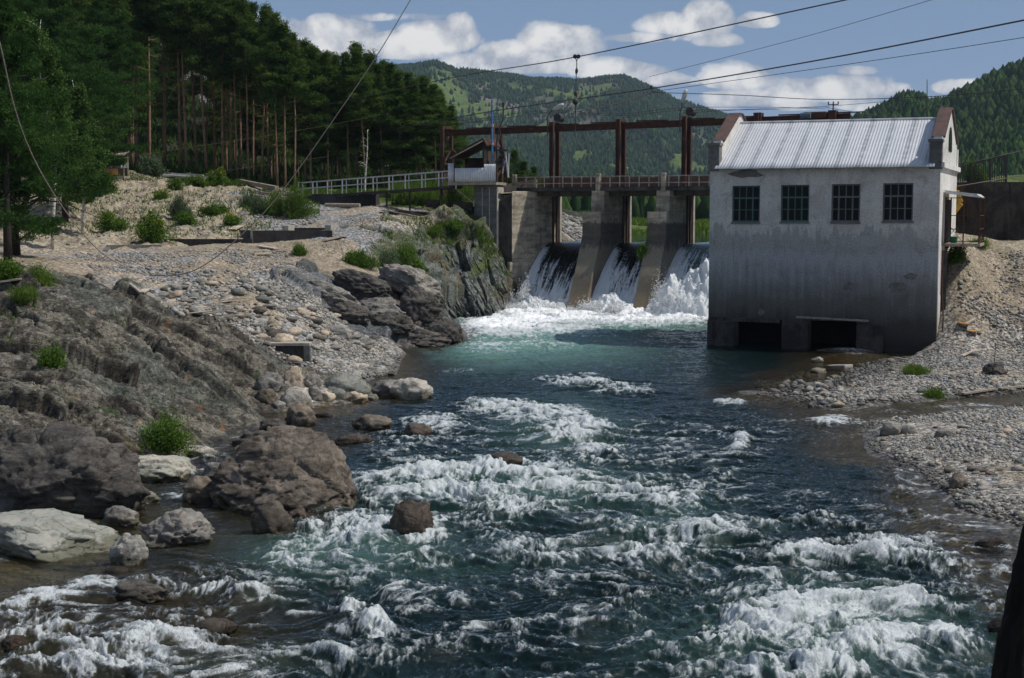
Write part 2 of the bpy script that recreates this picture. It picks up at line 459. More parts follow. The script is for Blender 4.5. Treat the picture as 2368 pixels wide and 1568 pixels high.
W('m', (4, 240, 4.2), (14, 240, 4.2), (26, 240, 4.2), (45, 240, 4.3), (65, 240, 4.6), (30, 215, 4.4), (3, 215, 4.4), (15, 205, 4.4))
W('w', (6, 96, 2.2), (10, 100, 2.2), (14, 96, 2.2), (20, 98, 2.2), (9, 112, 2.6), (18, 112, 2.6), (26, 100, 2.2))
W('k', (4.2, 104, 4.1), (5.2, 116, 4.6), (6.5, 122, 5.1), (3.6, 112, 5.4))
W('m', (8, 128, 4.3), (14, 130, 4.3), (20, 130, 4.3), (28, 124, 4.3), (10, 180, 4.6), (25, 190, 4.6), (36, 200, 4.8), (8, 220, 4.6), (40, 150, 4.6))
# river bed
Z('w', -1.4, (1300, 770), (1500, 760), (1400, 820), (1600, 820), (1200, 840), (1500, 900), (1300, 1000), (1500, 1100), (1200, 1100), (1700, 1100), (1400, 1300), (1800, 1300), (1100, 1400), (1700, 1500), (1400, 1550), (1650, 960), (2000, 1500), (1680, 860))
Z('w', -.75, (1050, 900), (900, 1100), (950, 1000), (700, 1350), (900, 1500), (1980, 1150), (1980, 1300), (2150, 1450), (1750, 900))
Z('w', -.32, (780, 975), (560, 1250), (380, 1200), (200, 1320), (100, 1380), (400, 1440), (150, 1520), (500, 1540), (330, 1150), (480, 1090), (1800, 960), (1850, 1000), (1960, 1100), (820, 1050), (640, 1070), (720, 1250), (2200, 1300), (2300, 1400), (1750, 880), (1850, 850))
W('w', (-3, 84, -1.5), (2, 84, -1.6), (6, 82, -1.6), (10, 80, -1.6), (15, 76, -1.6), (1, 80, -1.5), (0, 15, -1.2), (-6, 14, -.5), (6, 14, -1.), (12, 14, -.6), (0, 8, -1), (-10, 8, -.3), (12, 8, -.3))
# right bank
S('k', (1700, 905), (1835, 925), (1900, 944), (2000, 945), (2100, 934), (2250, 918), (2367, 904), (2560, 890), (1870, 905), (1960, 870), (2040, 828), (2110, 812))
S('k', (1985, 985), (1995, 1020), (2060, 1070), (2130, 1105), (2165, 1145), (2230, 1192), (2367, 1232), (2560, 1300), (2030, 965), (2200, 945), (2367, 928), (2560, 915))
Z('w', -.13, (1900, 972), (2100, 950), (2250, 932), (2367, 916), (2560, 902), (1950, 850), (1880, 880))
Z('g', .35, (2250, 860), (2367, 850), (2560, 850), (2200, 830))
Z('k', .16, (2100, 895), (2000, 915), (2200, 900), (2350, 892), (2130, 860))
Z('g', .3, (2367, 1000), (2300, 1010), (2560, 1000), (2367, 1100), (2560, 1100), (2560, 1200)); Z('k', .2, (2150, 1010), (2220, 1080), (2330, 1150), (2120, 975), (2250, 965))
C('k', (2180, 800, 58.5), (2250, 790, 59), (2367, 790, 60), (2560, 790, 60))
C('d', (2215, 700, 61), (2215, 600, 63), (2215, 545, 66), (2300, 560, 68), (2420, 560, 68), (2300, 650, 64), (2420, 650, 64), (2300, 730, 61), (2420, 730, 61), (2650, 600, 66), (2650, 700, 62))
C('s', (2238, 545, 73.5), (2300, 549, 73), (2420, 550, 72), (2650, 552, 70.5))
C('m', (2300, 422, 78), (2420, 420, 78), (2240, 425, 80), (2650, 420, 78), (2300, 424, 100), (2500, 424, 100), (2367, 424, 150), (2150, 424, 110), (2700, 424, 140))
W('m', (17, 72, 4.9), (13, 73, 3.6)); W('w', (12, 66, .0), (10, 70, -.6), (12, 76, -.5))
CP3 = np.array([c[:3] for c in CP]); CZ = [c[3] for c in CP]
ZN = 'rpbcsdgkfwm'
_u = CP3[:, :2].copy()
def _sc(X, Y):   # shrink far distances so influence stays even in the view
    return X / (Y + 8) * 60, np.log(Y + 8) * 42
_px, _py = _sc(CP3[:, 0], CP3[:, 1])
def _k2(dx, dy): return np.sqrt(dx * dx + dy * dy + .45 ** 2)
_A = _k2(_px[:, None] - _px[None], _py[:, None] - _py[None])
_wt = np.linalg.solve(_A - np.eye(len(_px)) * .06, CP3[:, 2])

def base_h(X, Y):
    sh_ = X.shape; x, y = _sc(X.ravel(), Y.ravel()); out_ = np.zeros(len(x))
    for i in range(0, len(x), 60000):
        out_[i:i + 60000] = _k2(x[i:i + 60000, None] - _px, y[i:i + 60000, None] - _py) @ _wt
    return out_.reshape(sh_)

def zones(X, Y):
    n = X.shape; x, y = _sc(X, Y)
    wx = fbm2(X * .5, Y * .35, 5, 40, .6) * 2.6; wy = fbm2(X * .5, Y * .35, 5, 50, .6) * 2.6
    x = (x + wx).ravel(); y = (y + wy).ravel()
    res = np.zeros((len(x), len(ZN)), np.float32)
    oh = np.zeros((len(CZ), len(ZN))); oh[np.arange(len(CZ)), [ZN.index(c) for c in CZ]] = 1
    for i in range(0, len(x), 60000):
        d = _k2(x[i:i + 60000, None] - _px, y[i:i + 60000, None] - _py) ** -7.
        res[i:i + 60000] = (d @ oh) / d.sum(1)[:, None]
    return {c: res[:, j].reshape(n) for j, c in enumerate(ZN)}

NR, NC = 1250, 940
rows = np.exp(np.linspace(math.log(7.), math.log(240.), NR)); rows = np.sort(np.concatenate([np.exp(np.linspace(math.log(7), math.log(17), 60)), np.exp(np.linspace(math.log(17.1), math.log(26), 150)), np.exp(np.linspace(math.log(26.03), math.log(50), 720)), np.exp(np.linspace(math.log(50.06), math.log(110), 620)), np.exp(np.linspace(math.log(110.5), math.log(240), 100))]))
NR = len(rows)
cols = np.concatenate([np.linspace(-.9, -.39, 60)[:-1], np.linspace(-.39, .39, NC), np.linspace(.39, .9, 60)[1:]]); NC = len(cols)
TY = np.repeat(rows[:, None], NC, 1); TX = TY * cols[None]
BH = base_h(TX, TY)
zw = zones(TX, TY)
ds, dl = dam_local(TX, TY)
inch = sst(-.6, .1, ds) * (1 - sst(34, 36, ds))
BH = np.where((ds > -.3) & (ds < 18) & (dl < 3.) & (dl > -12), np.minimum(BH, -1.3 + sst(-3, -14, dl) * .2), BH)
bs, bl = bld_local(TX, TY)
BH = np.where((bs > -1) & (bs < 9.2) & (bl > -.3) & (bl < 9.5), np.minimum(BH, -.9), BH)
BH = np.where((bs > 9.0) & (bs < 9.9) & (bl > .1) & (bl < 8.3), np.minimum(BH, 1.2 + bl * .5), BH)
# displacement
rock = zw['r'] + zw['p'] + zw['b'] + zw['c']
strata = TX * .5 + TY * .30 + BH * 1.1
def facet(v, k, sharp=.75):
    s_ = v * k; f = np.floor(s_); fr = s_ - f
    return (f + sst(sharp, 1., fr)) / k
ca, sa = math.cos(R(28)), math.sin(R(28)); RX = TX * ca + TY * sa; RY = -TX * sa + TY * ca
big = fbm2(RX * .22, RY * .35, 4, 3, .5) + .5 * rid2(RX * .12, RY * .5, 3, 8)
led = facet(fbm2(RX * .30 + BH * .4, RY * .8 - BH * .5, 4, 14, .52), 5., .6)
fine = fbm2(RX * 2.2, RY * 4.5, 5, 20, .62)
crk = rid2(RX * .55 + fine * .15, RY * 1.1, 3, 31, .5); crk = sst(.72, .98, crk)
def f3(sx, sy, sz, o, s, g=.55):
    r_ = np.zeros(TX.shape, np.float32); k = rock > .03
    r_[k] = fbm3(TX[k] * sx, TY[k] * sy, BH[k] * sz, o, s, g); return r_
XO, YO = TX.copy(), TY.copy()
iso = np.clip(zw['c'], 0, 1)
TX = XO * math.cos(R(-14)) + YO * math.sin(R(-14)); TY = -XO * math.sin(R(-14)) + YO * math.cos(R(-14))      # bedding runs obliquely
v1 = f3(.17, .55, 1.2, 2, 501, .4); v2 = f3(.7, 1.5, 3.0, 2, 511, .45); v4 = f3(1.8, 3.0, 5., 4, 516, .55); v3 = f3(3.2, 5.5, 9., 3, 521)
led = facet(v1 * 1.3, 4., .78); led2 = facet(v2 * 1.1 + v1, 5., .7) - v1
cr1 = 1 - 2.2 * np.abs(f3(.16, .8, 1.9, 3, 531)); crk = sst(.90, .995, cr1)
cr2 = sst(.88, .99, 1 - 2.2 * np.abs(f3(.6, 1.9, 3.0, 3, 541)))
TX, TY = XO, YO; crk = np.maximum(crk, .5 * cr2)
wq = fbm2(TX * .8, TY * .8, 3, 601) ; ra = R(-16)
UX = TX * math.cos(ra) + TY * math.sin(ra) + .5 * wq; UY = -TX * math.sin(ra) + TY * math.cos(ra) + .8 * BH + .4 * wq
b1, e1 = cells2(UX * .28, UY * .62, 3, .9); b2, e2 = cells2(UX * .8 + 5, UY * 1.7, 9, .9); b3, e3 = cells2(UX * 2.3, UY * 4.2, 17, .9)
j1 = 1 - sst(0, .07, e1); j2 = 1 - sst(0, .09, e2); j3 = 1 - sst(0, .12, e3)
blk = .62 * b1 + .16 * b2 + .03 * b3 - .24 * j1 - .08 * j2 - .015 * j3
SX_ = TX * .8 + BH * 1.7 - TY * .25 + .25 * wq; SY_ = TY * .5 + TX * .3 - BH * .3
c1, g1_ = cells2(SX_ * .55, SY_ * .28, 23, .8); c2, g2_ = cells2(SX_ * 1.7, SY_ * .6, 29, .8); c3_, g3_ = cells2(SX_ * 4.5, SY_ * 1.5, 37, .8)
slb = .60 * c1 + .28 * c2 + .10 * c3_ - .16 * (1 - sst(0, .08, g1_)) - .09 * (1 - sst(0, .1, g2_)) - .03 * (1 - sst(0, .12, g3_))
disp_r = .30 * (big - .25) + .9 * blk + .2 * led + .025 * v4 + .01 * v3 + .008 * fine - .10 * crk
crk = np.maximum(np.maximum(j1 * .8, j2 * .5), .5 * crk)
# bluff: steep diagonal slabs
sb = (TX * .8 + BH * 1.7 - TY * .25)
slab = facet(fbm2(sb * .55, TY * .10 + TX * .1, 2, 61, .5) * 1.2, 5., .6)
slab2 = pn2(sb * 2.6, TY * .3 + BH * .6, 66) * .5 + pn2(sb * 6.5, TY * .6 + BH, 67) * .28
disp_b = .45 * slab + .08 * slab2 + 1.0 * slb + .03 * v4
disp_c = 1.0 * slb + .25 * led + .03 * v4
gul = rid2(TX * .55 + TY * .1, TY * .12, 4, 71, .5)
disp_s = .22 * fbm2(TX * .6, TY * .4, 4, 75, .6) + .34 * (gul - .6) + .10 * facet(fbm2(TX * .5, TY * .7, 3, 77), 4., .7)
disp_g = .16 * fbm2(TX * .35, TY * .35, 3, 80) + .07 * fbm2(TX * 2.5, TY * 2.5, 4, 83, .7)
disp_k = .05 * fbm2(TX * .6, TY * .6, 3, 90) + .045 * fbm2(TX * 3.2, TY * 3.2, 3, 93, .7)
disp_f = .35 * fbm2(TX * .2, TY * .2, 4, 95) + .12 * fbm2(TX * 1.2, TY * 1.2, 4, 96)
disp = (zw['r'] * disp_r + zw['p'] * disp_r * .35 + zw['b'] * disp_b + zw['c'] * disp_c + (zw['s']) * disp_s + (zw['g'] + zw['d']) * disp_g
        + (zw['k'] + zw['w']) * disp_k + (zw['f'] + zw['m'] * .3) * disp_f)
# keep shorelines where they are: weaken displacement near water level
disp = disp * (.25 + .75 * sst(.0, .9, np.abs(BH)))
TZ = BH + 0.
gy = np.gradient(BH, axis=0) / np.gradient(TY, axis=0); gx = np.gradient(BH, axis=1) / np.gradient(TX, axis=1)
gy = np.clip(gy, -3, 3); gx = np.clip(gx, -3, 3); nl = np.sqrt(1 + gx * gx + gy * gy)
NX, NY, NZ = -gx / nl, -gy / nl, 1 / nl
mid = rock * .8
PX = TX + NX * disp * mid; PY = TY + NY * disp * mid; PZ = TZ + disp * (1 - mid + mid * NZ)
# colours (albedo; crown shade is put into the forest floor)
def cc(*c): return np.array(c, np.float32)
def lerp(a, b, t): return a * (1 - t[..., None]) + b * t[..., None]
n_a = fbm2(TX * .9, TY * .9, 5, 101, .6); n_b = fbm2(TX * 3.1, TY * 3.1, 5, 111, .65); n_c = fbm2(TX * .25, TY * .25, 4, 121)
n_d = fbm2(TX * 9, TY * 9, 4, 131, .7)
def L_(c1, c2, n, lo=-.25, hi=.25): return lerp(cc(*c1), cc(*c2), sst(lo, hi, n))
col_r = L_((.058, .051, .042), (.165, .147, .118), n_a + .5 * n_b + .7 * v2 + .5 * v4); col_r = lerp(col_r, cc(.095, .106, .092), sst(.05, .35, n_c + .3 * n_a) * .7)
col_r = lerp(col_r, cc(.24, .23, .19), sst(.15, .4, n_b + .3 * n_d + .5 * v3) * .6)
col_r = lerp(col_r, cc(.035, .03, .027), sst(.1, .9, crk) * .5); col_r = lerp(col_r, cc(.30, .12, .025), sst(.36, .46, fbm2(TX * 1.4, TY * 1.4, 5, 141, .7)) * .5)
col_r = lerp(col_r, cc(.05, .09, .02), sst(.28, .45, fbm2(TX * .8, TY * .8, 5, 147, .7)) * .6)
col_p = L_((.24, .225, .19), (.34, .33, .29), n_a); col_p = lerp(col_p, cc(.30, .34, .31), sst(.0, .3, n_c + .3 * n_b))
col_b = L_((.06, .062, .066), (.17, .175, .185), slab2 * 1.2 + .6 * n_b + .5 * c3_); col_b = lerp(col_b, cc(.12, .135, .128), sst(.0, .3, n_c)); col_b = lerp(col_b, cc(.13, .10, .08), sst(.0, .4, n_a - n_c) * .7)
col_c = L_((.055, .068, .062), (.17, .185, .165), slab2 * .8 + v2 + .5 * n_b); col_c = lerp(col_c, cc(.13, .11, .075), sst(-.1, .25, n_a))
gm = sst(.0, .25, fbm2(TX * .45, TY * .45, 4, 151, .6) + sst(2.0, 4.4, BH) * .35 - .12)
col_c = lerp(col_c, cc(.075, .095, .03), gm * .7)
col_s = L_((.25, .205, .145), (.38, .325, .235), n_a + .5 * n_b); col_s = lerp(col_s, cc(.20, .15, .105), sst(.0, .35, -n_b - .5 * n_a) * .75); col_s = lerp(col_s, cc(.36, .34, .32), sst(.15, .35, n_b + .4 * n_d) * .55)
col_d = L_((.26, .21, .15), (.36, .30, .22), n_a + .5 * n_b); col_d = lerp(col_d, cc(.15, .16, .08), sst(.2, .4, n_c + .5 * n_b) * .5)
col_g = L_((.22, .225, .235), (.36, .35, .335), n_b + n_d * .5); col_g = lerp(col_g, cc(.38, .315, .24), sst(-.15, .15, n_c + .4 * n_a))
col_k = L_((.24, .225, .20), (.44, .40, .345), n_b + n_d)
col_f = L_((.020, .018, .012), (.028, .034, .016), n_a); col_f = lerp(col_f, cc(.20, .20, .19), sst(.22, .3, fbm2(TX * .3, TY * .15, 4, 161)) * (zw['f'] > .5) * (TY > 138) * (TY < 175))  # forest floor painted near black to stand for shade under the crowns
col_w = L_((.10, .08, .045), (.27, .21, .125), n_b + n_a)
col_m = L_((.06, .085, .024), (.12, .145, .04), n_a)
tot = 0
for kx, cx_ in zip('rpbcsdgkfwm', (col_r, col_p, col_b, col_c, col_s, col_d, col_g, col_k, col_f, col_w, col_m)):
    tot = tot + cx_ * zw[kx][..., None]
wet = 1 - sst(.02, .16, PZ + .05 * n_b)          # water-soaked, darkened band along the river
down = 1 - sst(3, 4, np.where(dl > 3, 9, 0.))
tot = tot * (1 - .55 * (wet * down)[..., None])
peb = zw['k'] * 1. + zw['w'] * .8 + zw['g'] * .8 + zw['s'] * .25 + zw['d'] * .4

mg = bpy.data.materials.new('ground'); mg.use_nodes = True; t = mg.node_tree; b = t.nodes['Principled BSDF']
ac = N(t, 'ShaderNodeAttribute', attribute_name='col'); ap = N(t, 'ShaderNodeAttribute', attribute_name='peb'); aw = N(t, 'ShaderNodeAttribute', attribute_name='wet')
tc = N(t, 'ShaderNodeTexCoord')
vo = N(t, 'ShaderNodeTexVoronoi', ins={'Vector': tc.outputs['Object'], 'Scale': 7., 'Randomness': 1.}); vo.feature = 'F1'
vo2 = N(t, 'ShaderNodeTexVoronoi', ins={'Vector': tc.outputs['Object'], 'Scale': 17., 'Randomness': 1.})
nz = N(t, 'ShaderNodeTexNoise', ins={'Vector': tc.outputs['Object'], 'Scale': 9., 'Detail': 10., 'Roughness': .7})
ark = N(t, 'ShaderNodeAttribute', attribute_name='rk')
mpk = N(t, 'ShaderNodeMapping', ins={'Vector': tc.outputs['Object'], 'Rotation': (0, .25, .28), 'Scale': (.7, 1.5, 2.6)})
wnk = N(t, 'ShaderNodeTexNoise', ins={'Vector': mpk.outputs[0], 'Scale': 1.6, 'Detail': 5.})
wvk = N(t, 'ShaderNodeVectorMath', operation='MULTIPLY_ADD', ins={0: wnk.outputs['Color'], 1: (.8, .8, .8), 2: mpk.outputs[0]})
vk = N(t, 'ShaderNodeTexVoronoi', feature='DISTANCE_TO_EDGE', ins={'Vector': wvk.outputs[0], 'Scale': 1.5}); vk2 = N(t, 'ShaderNodeTexVoronoi', feature='DISTANCE_TO_EDGE', ins={'Vector': wvk.outputs[0], 'Scale': 4.6})
ck = m_(t, 'MINIMUM', ramp(t, vk.outputs[0], .0, .035, .25, 1.), ramp(t, vk2.outputs[0], .0, .06, .55, 1.))
ck = m_(t, 'ADD', 1., m_(t, 'MULTIPLY', m_(t, 'SUBTRACT', ck, 1.), ark.outputs['Fac']))
nsp = N(t, 'ShaderNodeTexNoise', ins={'Vector': tc.outputs['Object'], 'Scale': 24., 'Detail': 6., 'Roughness': .75})
spk = m_(t, 'ADD', 1., m_(t, 'MULTIPLY', ramp(t, nsp.outputs[0], .56, .70, 0., .9), ark.outputs['Fac']))
g1 = N(t, 'ShaderNodeRGBToBW', ins={0: vo.outputs['Color']}); g2 = N(t, 'ShaderNodeRGBToBW', ins={0: vo2.outputs['Color']})
pv = m_(t, 'ADD', m_(t, 'MULTIPLY', g1.outputs[0], .9), m_(t, 'MULTIPLY', g2.outputs[0], .6))
dk = ramp(t, vo.outputs['Distance'], .35, .75, 1., .35)
pv = m_(t, 'MULTIPLY', m_(t, 'ADD', pv, .35), dk)
vfac = m_(t, 'ADD', m_(t, 'MULTIPLY', m_(t, 'SUBTRACT', pv, 1.0), ap.outputs['Fac']), 1.0)
vfac = m_(t, 'MULTIPLY', vfac, ramp(t, nz.outputs[0], .32, .68, .48, 1.45))
vfac = m_(t, 'MULTIPLY', m_(t, 'MULTIPLY', vfac, ck), spk)
cm = N(t, 'ShaderNodeVectorMath', operation='SCALE', ins={0: ac.outputs['Color'], 3: vfac})
t.links.new(cm.outputs[0], b.inputs['Base Color'])
b.inputs['Specular IOR Level'].default_value = .25
t.links.new(m_(t, 'SUBTRACT', .93, m_(t, 'MULTIPLY', aw.outputs['Fac'], .6)), b.inputs['Roughness'])
hh = m_(t, 'ADD', m_(t, 'MULTIPLY', m_(t, 'MULTIPLY', m_(t, 'SUBTRACT', 1., vo.outputs['Distance']), ap.outputs['Fac']), .8), m_(t, 'ADD', nz.outputs[0], m_(t, 'MULTIPLY', ck, .5)))
bp = N(t, 'ShaderNodeBump', ins={'Height': hh, 'Strength': .6, 'Distance': .07}); t.links.new(bp.outputs[0], b.inputs['Normal'])

go = np_mesh('ground', np.stack([PX, PY, PZ], -1).reshape(-1, 3), grid_faces(NR, NC), mg,
             attrs={'col': tot.reshape(-1, 3), 'peb': peb.ravel(), 'rk': rock.ravel(), 'wet': wet.ravel()})
tag(go, 'river bed, banks and slopes of rock, gravel and sand', 'ground', kind='structure')

_lr = rows
def H(X, Y):
    """terrain height"""
    X = np.atleast_1d(np.asarray(X, float)); Y = np.atleast_1d(np.asarray(Y, float))
    Yc = np.clip(Y, 7.1, 238); i = np.clip(np.searchsorted(rows, Yc) - 1, 0, NR - 2); fy = (Yc - rows[i]) / (rows[i + 1] - rows[i])
    u = np.clip(X / Yc, -.899, .899); j = np.clip(np.searchsorted(cols, u) - 1, 0, NC - 2); fx = (u - cols[j]) / (cols[j + 1] - cols[j])
    r_ = (PZ[i, j] * (1 - fx) + PZ[i, j + 1] * fx) * (1 - fy) + (PZ[i + 1, j] * (1 - fx) + PZ[i + 1, j + 1] * fx) * fy
    return r_ if len(r_) > 1 else float(r_[0])

def hit(px, py, dmin=17, dmax=235):
    """first point of the terrain seen through a pixel"""
    d = ray(px, py); Y = np.exp(np.linspace(math.log(dmin), math.log(dmax), 1500)); tt = Y / d[1]
    P = np.array([0, 0, CH])[None] + tt[:, None] * d[None]; hz = H(P[:, 0], P[:, 1])
    k = np.nonzero(P[:, 2] <= hz)[0]
    if len(k) == 0: k = [len(Y) - 1]
    p = P[k[0]].copy(); p[2] = hz[k[0]]
    return p

# ---------------------------------------------------------------- hills
def prof(pts):
    xs = [p[0] for p in pts]; ys = [p[1] for p in pts]
    return lambda px: np.interp(px, xs, ys)
MAIN = prof([(-2500, 250), (-600, 200), (300, 180), (700, 165), (930, 158), (1010, 150), (1060, 172), (1120, 178), (1180, 184), (1230, 194), (1290, 194), (1340, 196), (1400, 188), (1440, 186), (1500, 212), (1560, 240), (1620, 256), (1700, 280), (1900, 310), (2100, 340), (2600, 380), (4500, 420)])
RIGHT = prof([(-3000, 490), (1500, 488), (1850, 330), (1990, 285), (2030, 265), (2080, 236), (2110, 236), (2145, 258), (2200, 234), (2250, 210), (2300, 186), (2367, 162), (2600, 80), (3200, 0), (5000, 100)])
hr = np.exp(np.linspace(math.log(215.), math.log(4200.), 420)); hc = np.linspace(-1.1, 1.2, 620)
HY = np.repeat(hr[:, None], len(hc), 1); HX = HY * hc[None]; HPX = hc[None] * F + CX + 0 * HY
def ridge(profile, d0, d1, amp, sc, seed):
    top = CH + (488 - profile(HPX)) / F * d1
    wv = fbm2(HX / sc, HY / sc, 5, seed, .5); rg = rid2(HX / (sc * .8) + wv * .4, HY / (sc * 1.6), 4, seed + 9, .5)
    tt = (HY - d0) / (d1 - d0) ; s_ = sst(0, 1, np.clip(tt, 0, 1)) ** .8
    fall = np.clip((HY - d1) / d1, 0, 1)
    env = np.sin(np.clip(tt, 0, 1) * np.pi) ** .8 * (1 - .55 * np.clip(tt, 0, 1))
    z_ = 4.6 + (top - 4.6) * s_ ** 1.5 * (1 - fall * .7) + env * amp * (rg * 1.1 - .55 + wv * .6)
    lim = CH + (488 - profile(HPX) - 3 + 14 * wv) / F * HY
    return np.where(HY < d1 * 1.02, np.minimum(z_, np.maximum(lim, 4.6)), z_)
hz1 = ridge(MAIN, 900, 2200, 46, 330, 201); hz2 = ridge(RIGHT, 330, 900, 14, 150, 221)
HZ = np.maximum(hz1, hz2); HZ = np.where(HY < 340, 4.4 + 0 * HZ, HZ)
hz1b = np.maximum(hz1, 4.4)
# left hill behind the pine wood goes on beyond the near ground
lt = sst(-.03, -.13, hc[None] + 0 * HY); HZ = np.maximum(HZ, 4.4 + lt * 16 * sst(170, 330, HY) * (1 - sst(500, 900, HY)))
m1 = fbm2(HX / 90, HY / 170, 5, 241, .6); m2 = fbm2(HX / 30, HY / 55, 4, 251, .6); m3 = rid2(HX / 70, HY / 150, 4, 261)
meadow = sst(.09, .22, m1 + .25 * m2); rocky = sst(.10, .2, fbm2(HX / 60, HY / 220, 5, 271, .62)) * sst(.3, .7, (HY - 900) / 1300) * (1 - meadow)
hcol = lerp(L_((.022, .040, .020), (.045, .07, .028), m2), cc(.095, .135, .035), meadow)
hcol = lerp(hcol, cc(.20, .165, .145), rocky * .8)
hcol = lerp(hcol, cc(.05, .08, .025), (HZ < 6) * 1.)
hills_o = np_mesh('hills', np.stack([HX, HY, HZ], -1).reshape(-1, 3), grid_faces(len(hr), len(hc)), None, attrs={'col': hcol.reshape(-1, 3)})
tag(hills_o, 'wooded mountains with light meadows and rock faces beyond the dam', 'hills', kind='structure')
mh = bpy.data.materials.new('hills'); mh.use_nodes = True; t = mh.node_tree; b = t.nodes['Principled BSDF']; b.inputs['Roughness'].default_value = 1; b.inputs['Specular IOR Level'].default_value = .05
ac = N(t, 'ShaderNodeAttribute', attribute_name='col'); tc = N(t, 'ShaderNodeTexCoord')
nz = N(t, 'ShaderNodeTexNoise', ins={'Vector': tc.outputs['Object'], 'Scale': .12, 'Detail': 8., 'Roughness': .7})
cm = N(t, 'ShaderNodeVectorMath', operation='SCALE', ins={0: ac.outputs['Color'], 3: ramp(t, nz.outputs[0], .3, .7, .6, 1.3)}); t.links.new(cm.outputs[0], b.inputs['Base Color'])
bp = N(t, 'ShaderNodeBump', ins={'Height': nz.outputs[0], 'Strength': .7, 'Distance': 4.}); t.links.new(bp.outputs[0], b.inputs['Normal'])
hills_o.data.materials.append(mh)
# a plain underlay out to the horizon on every side
pl = MB(); pl.v = [(-6000, -3000, -4), (6000, -3000, -4), (6000, 6000, -4), (-6000, 6000, -4)]; pl.f = [(0, 1, 2, 3)]
tag(pl.build('terrain', mat('valley_earth', (.10, .11, .05), (.14, .12, .07), .05, 1., 0)), 'valley floor stretching to the horizon', 'terrain', kind='structure')

# woods on the mountains: one mass
def far_wood(n, seed, dlo, dhi, ulo, uhi, hgt, name, label, keep, wid=.30):
    rs = np.random.RandomState(seed)
    u = rs.uniform(ulo, uhi, n); Yv = np.exp(rs.uniform(math.log(dlo), math.log(dhi), n))
    i = np.clip(np.searchsorted(hr, Yv) - 1, 0, len(hr) - 2); j = np.clip(np.searchsorted(hc, u) - 1, 0, len(hc) - 2)
    k = keep(i, j, rs); u, Yv, i, j = u[k], Yv[k], i[k], j[k]
    fy = (Yv - hr[i]) / (hr[i + 1] - hr[i]); fx = (u - hc[j]) / (hc[j + 1] - hc[j])
    z = (HZ[i, j] * (1 - fx) + HZ[i, j + 1] * fx) * (1 - fy) + (HZ[i + 1, j] * (1 - fx) + HZ[i + 1, j + 1] * fx) * fy
    m = len(u); h = hgt * rs.uniform(.6, 1.25, m); w = h * wid * rs.uniform(.7, 1.3, m)
    ks = 6; prof_ = [(0., .55), (.25, 1.), (.6, .72), (1.0, .06)]
    V = np.zeros((m, len(prof_) * ks, 3)); an = rs.uniform(0, 6.28, m)
    for q, (a, r_) in enumerate(prof_):
        for e in range(ks):
            th = an + e * 2 * np.pi / ks + q * .5; rr = w * r_ * rs.uniform(.6, 1.3, m)
            V[:, q * ks + e, 0] = u * Yv + np.cos(th) * rr; V[:, q * ks + e, 1] = Yv + np.sin(th) * rr; V[:, q * ks + e, 2] = z + h * (a + rs.uniform(-.06, .06, m)) - .1 * h
    f = []
    for q in range(len(prof_) - 1):
        for e in range(ks):
            f.append((q * ks + e, q * ks + (e + 1) % ks, (q + 1) * ks + (e + 1) % ks, (q + 1) * ks + e))
    f = np.array(f); Fc = (f[None] + (np.arange(m) * len(prof_) * ks)[:, None, None]).reshape(-1, 4)
    vv_ = np.repeat(rs.uniform(0, 1, m), len(prof_) * ks)
    return tag(np_mesh(name, V.reshape(-1, 3), Fc, MT['farleaf'], smooth=False, attrs={'v': vv_}), label, 'woods', kind='stuff')
MT['farleaf'] = leaf_mat('far_forest', (.014, .034, .012), (.055, .095, .026), trans=.1)
far_wood(75000, 5, 950, 2350, -.12, .42, 6.5, 'mountain_forest', 'dark conifers covering the far mountain beyond the dam',
         lambda i, j, rs: (rs.rand(len(i)) < np.where(meadow[i, j] > .5, .10, .9) * np.where(rocky[i, j] > .5, .35, 1)) & (HZ[i, j] > 6) & (hz1[i, j] >= hz2[i, j]))
far_wood(15000, 6, 340, 950, .05, .5, 6.5, 'hillside_forest', 'dense green woods on the hillside behind the powerhouse',
         lambda i, j, rs: (HZ[i, j] > 5.5) & (hz2[i, j] > hz1[i, j]), .38)
far_wood(15000, 7, 240, 900, -.16, .36, 6., 'valley_woods', 'dark row of woods on the valley floor upstream',
         lambda i, j, rs: (HZ[i, j] < 14) & (rs.rand(len(i)) < .35 + .65 * (hr[i] > 300)), .26)
# ================================================================ river
WR = np.concatenate([np.exp(np.linspace(math.log(8.), math.log(16.), 60))[:-1], np.exp(np.linspace(math.log(16.), math.log(72), 1150)), np.exp(np.linspace(math.log(72.2), math.log(99), 110))])
WC = np.concatenate([np.linspace(-.75, -.38, 40)[:-1], np.linspace(-.38, .38, 900), np.linspace(.38, .75, 40)[1:]])
WY = np.repeat(WR[:, None], len(WC), 1); WX = WY * WC[None]
def splat(lst, X, Y, wob=1.):
    """foam patches given where they lie on the river: soft ellipses"""
    acc_ = np.zeros(X.shape, np.float32)
    for (px, py, rx, ry, w) in lst:
        c = gp(px, py, 0.); ex = rx / F * c[1]; e1 = gp(px, py - ry, 0.)[1] - c[1]; e2 = c[1] - gp(px, py + ry, 0.)[1]
        dy = Y - c[1]; r2 = ((X - c[0] - dy * c[0] / c[1]) / ex) ** 2 + np.where(dy > 0, dy / e1, dy / e2) ** 2
        acc_ = np.maximum(acc_, w * np.exp(-r2 ** 1.3 * .75))
    return acc_
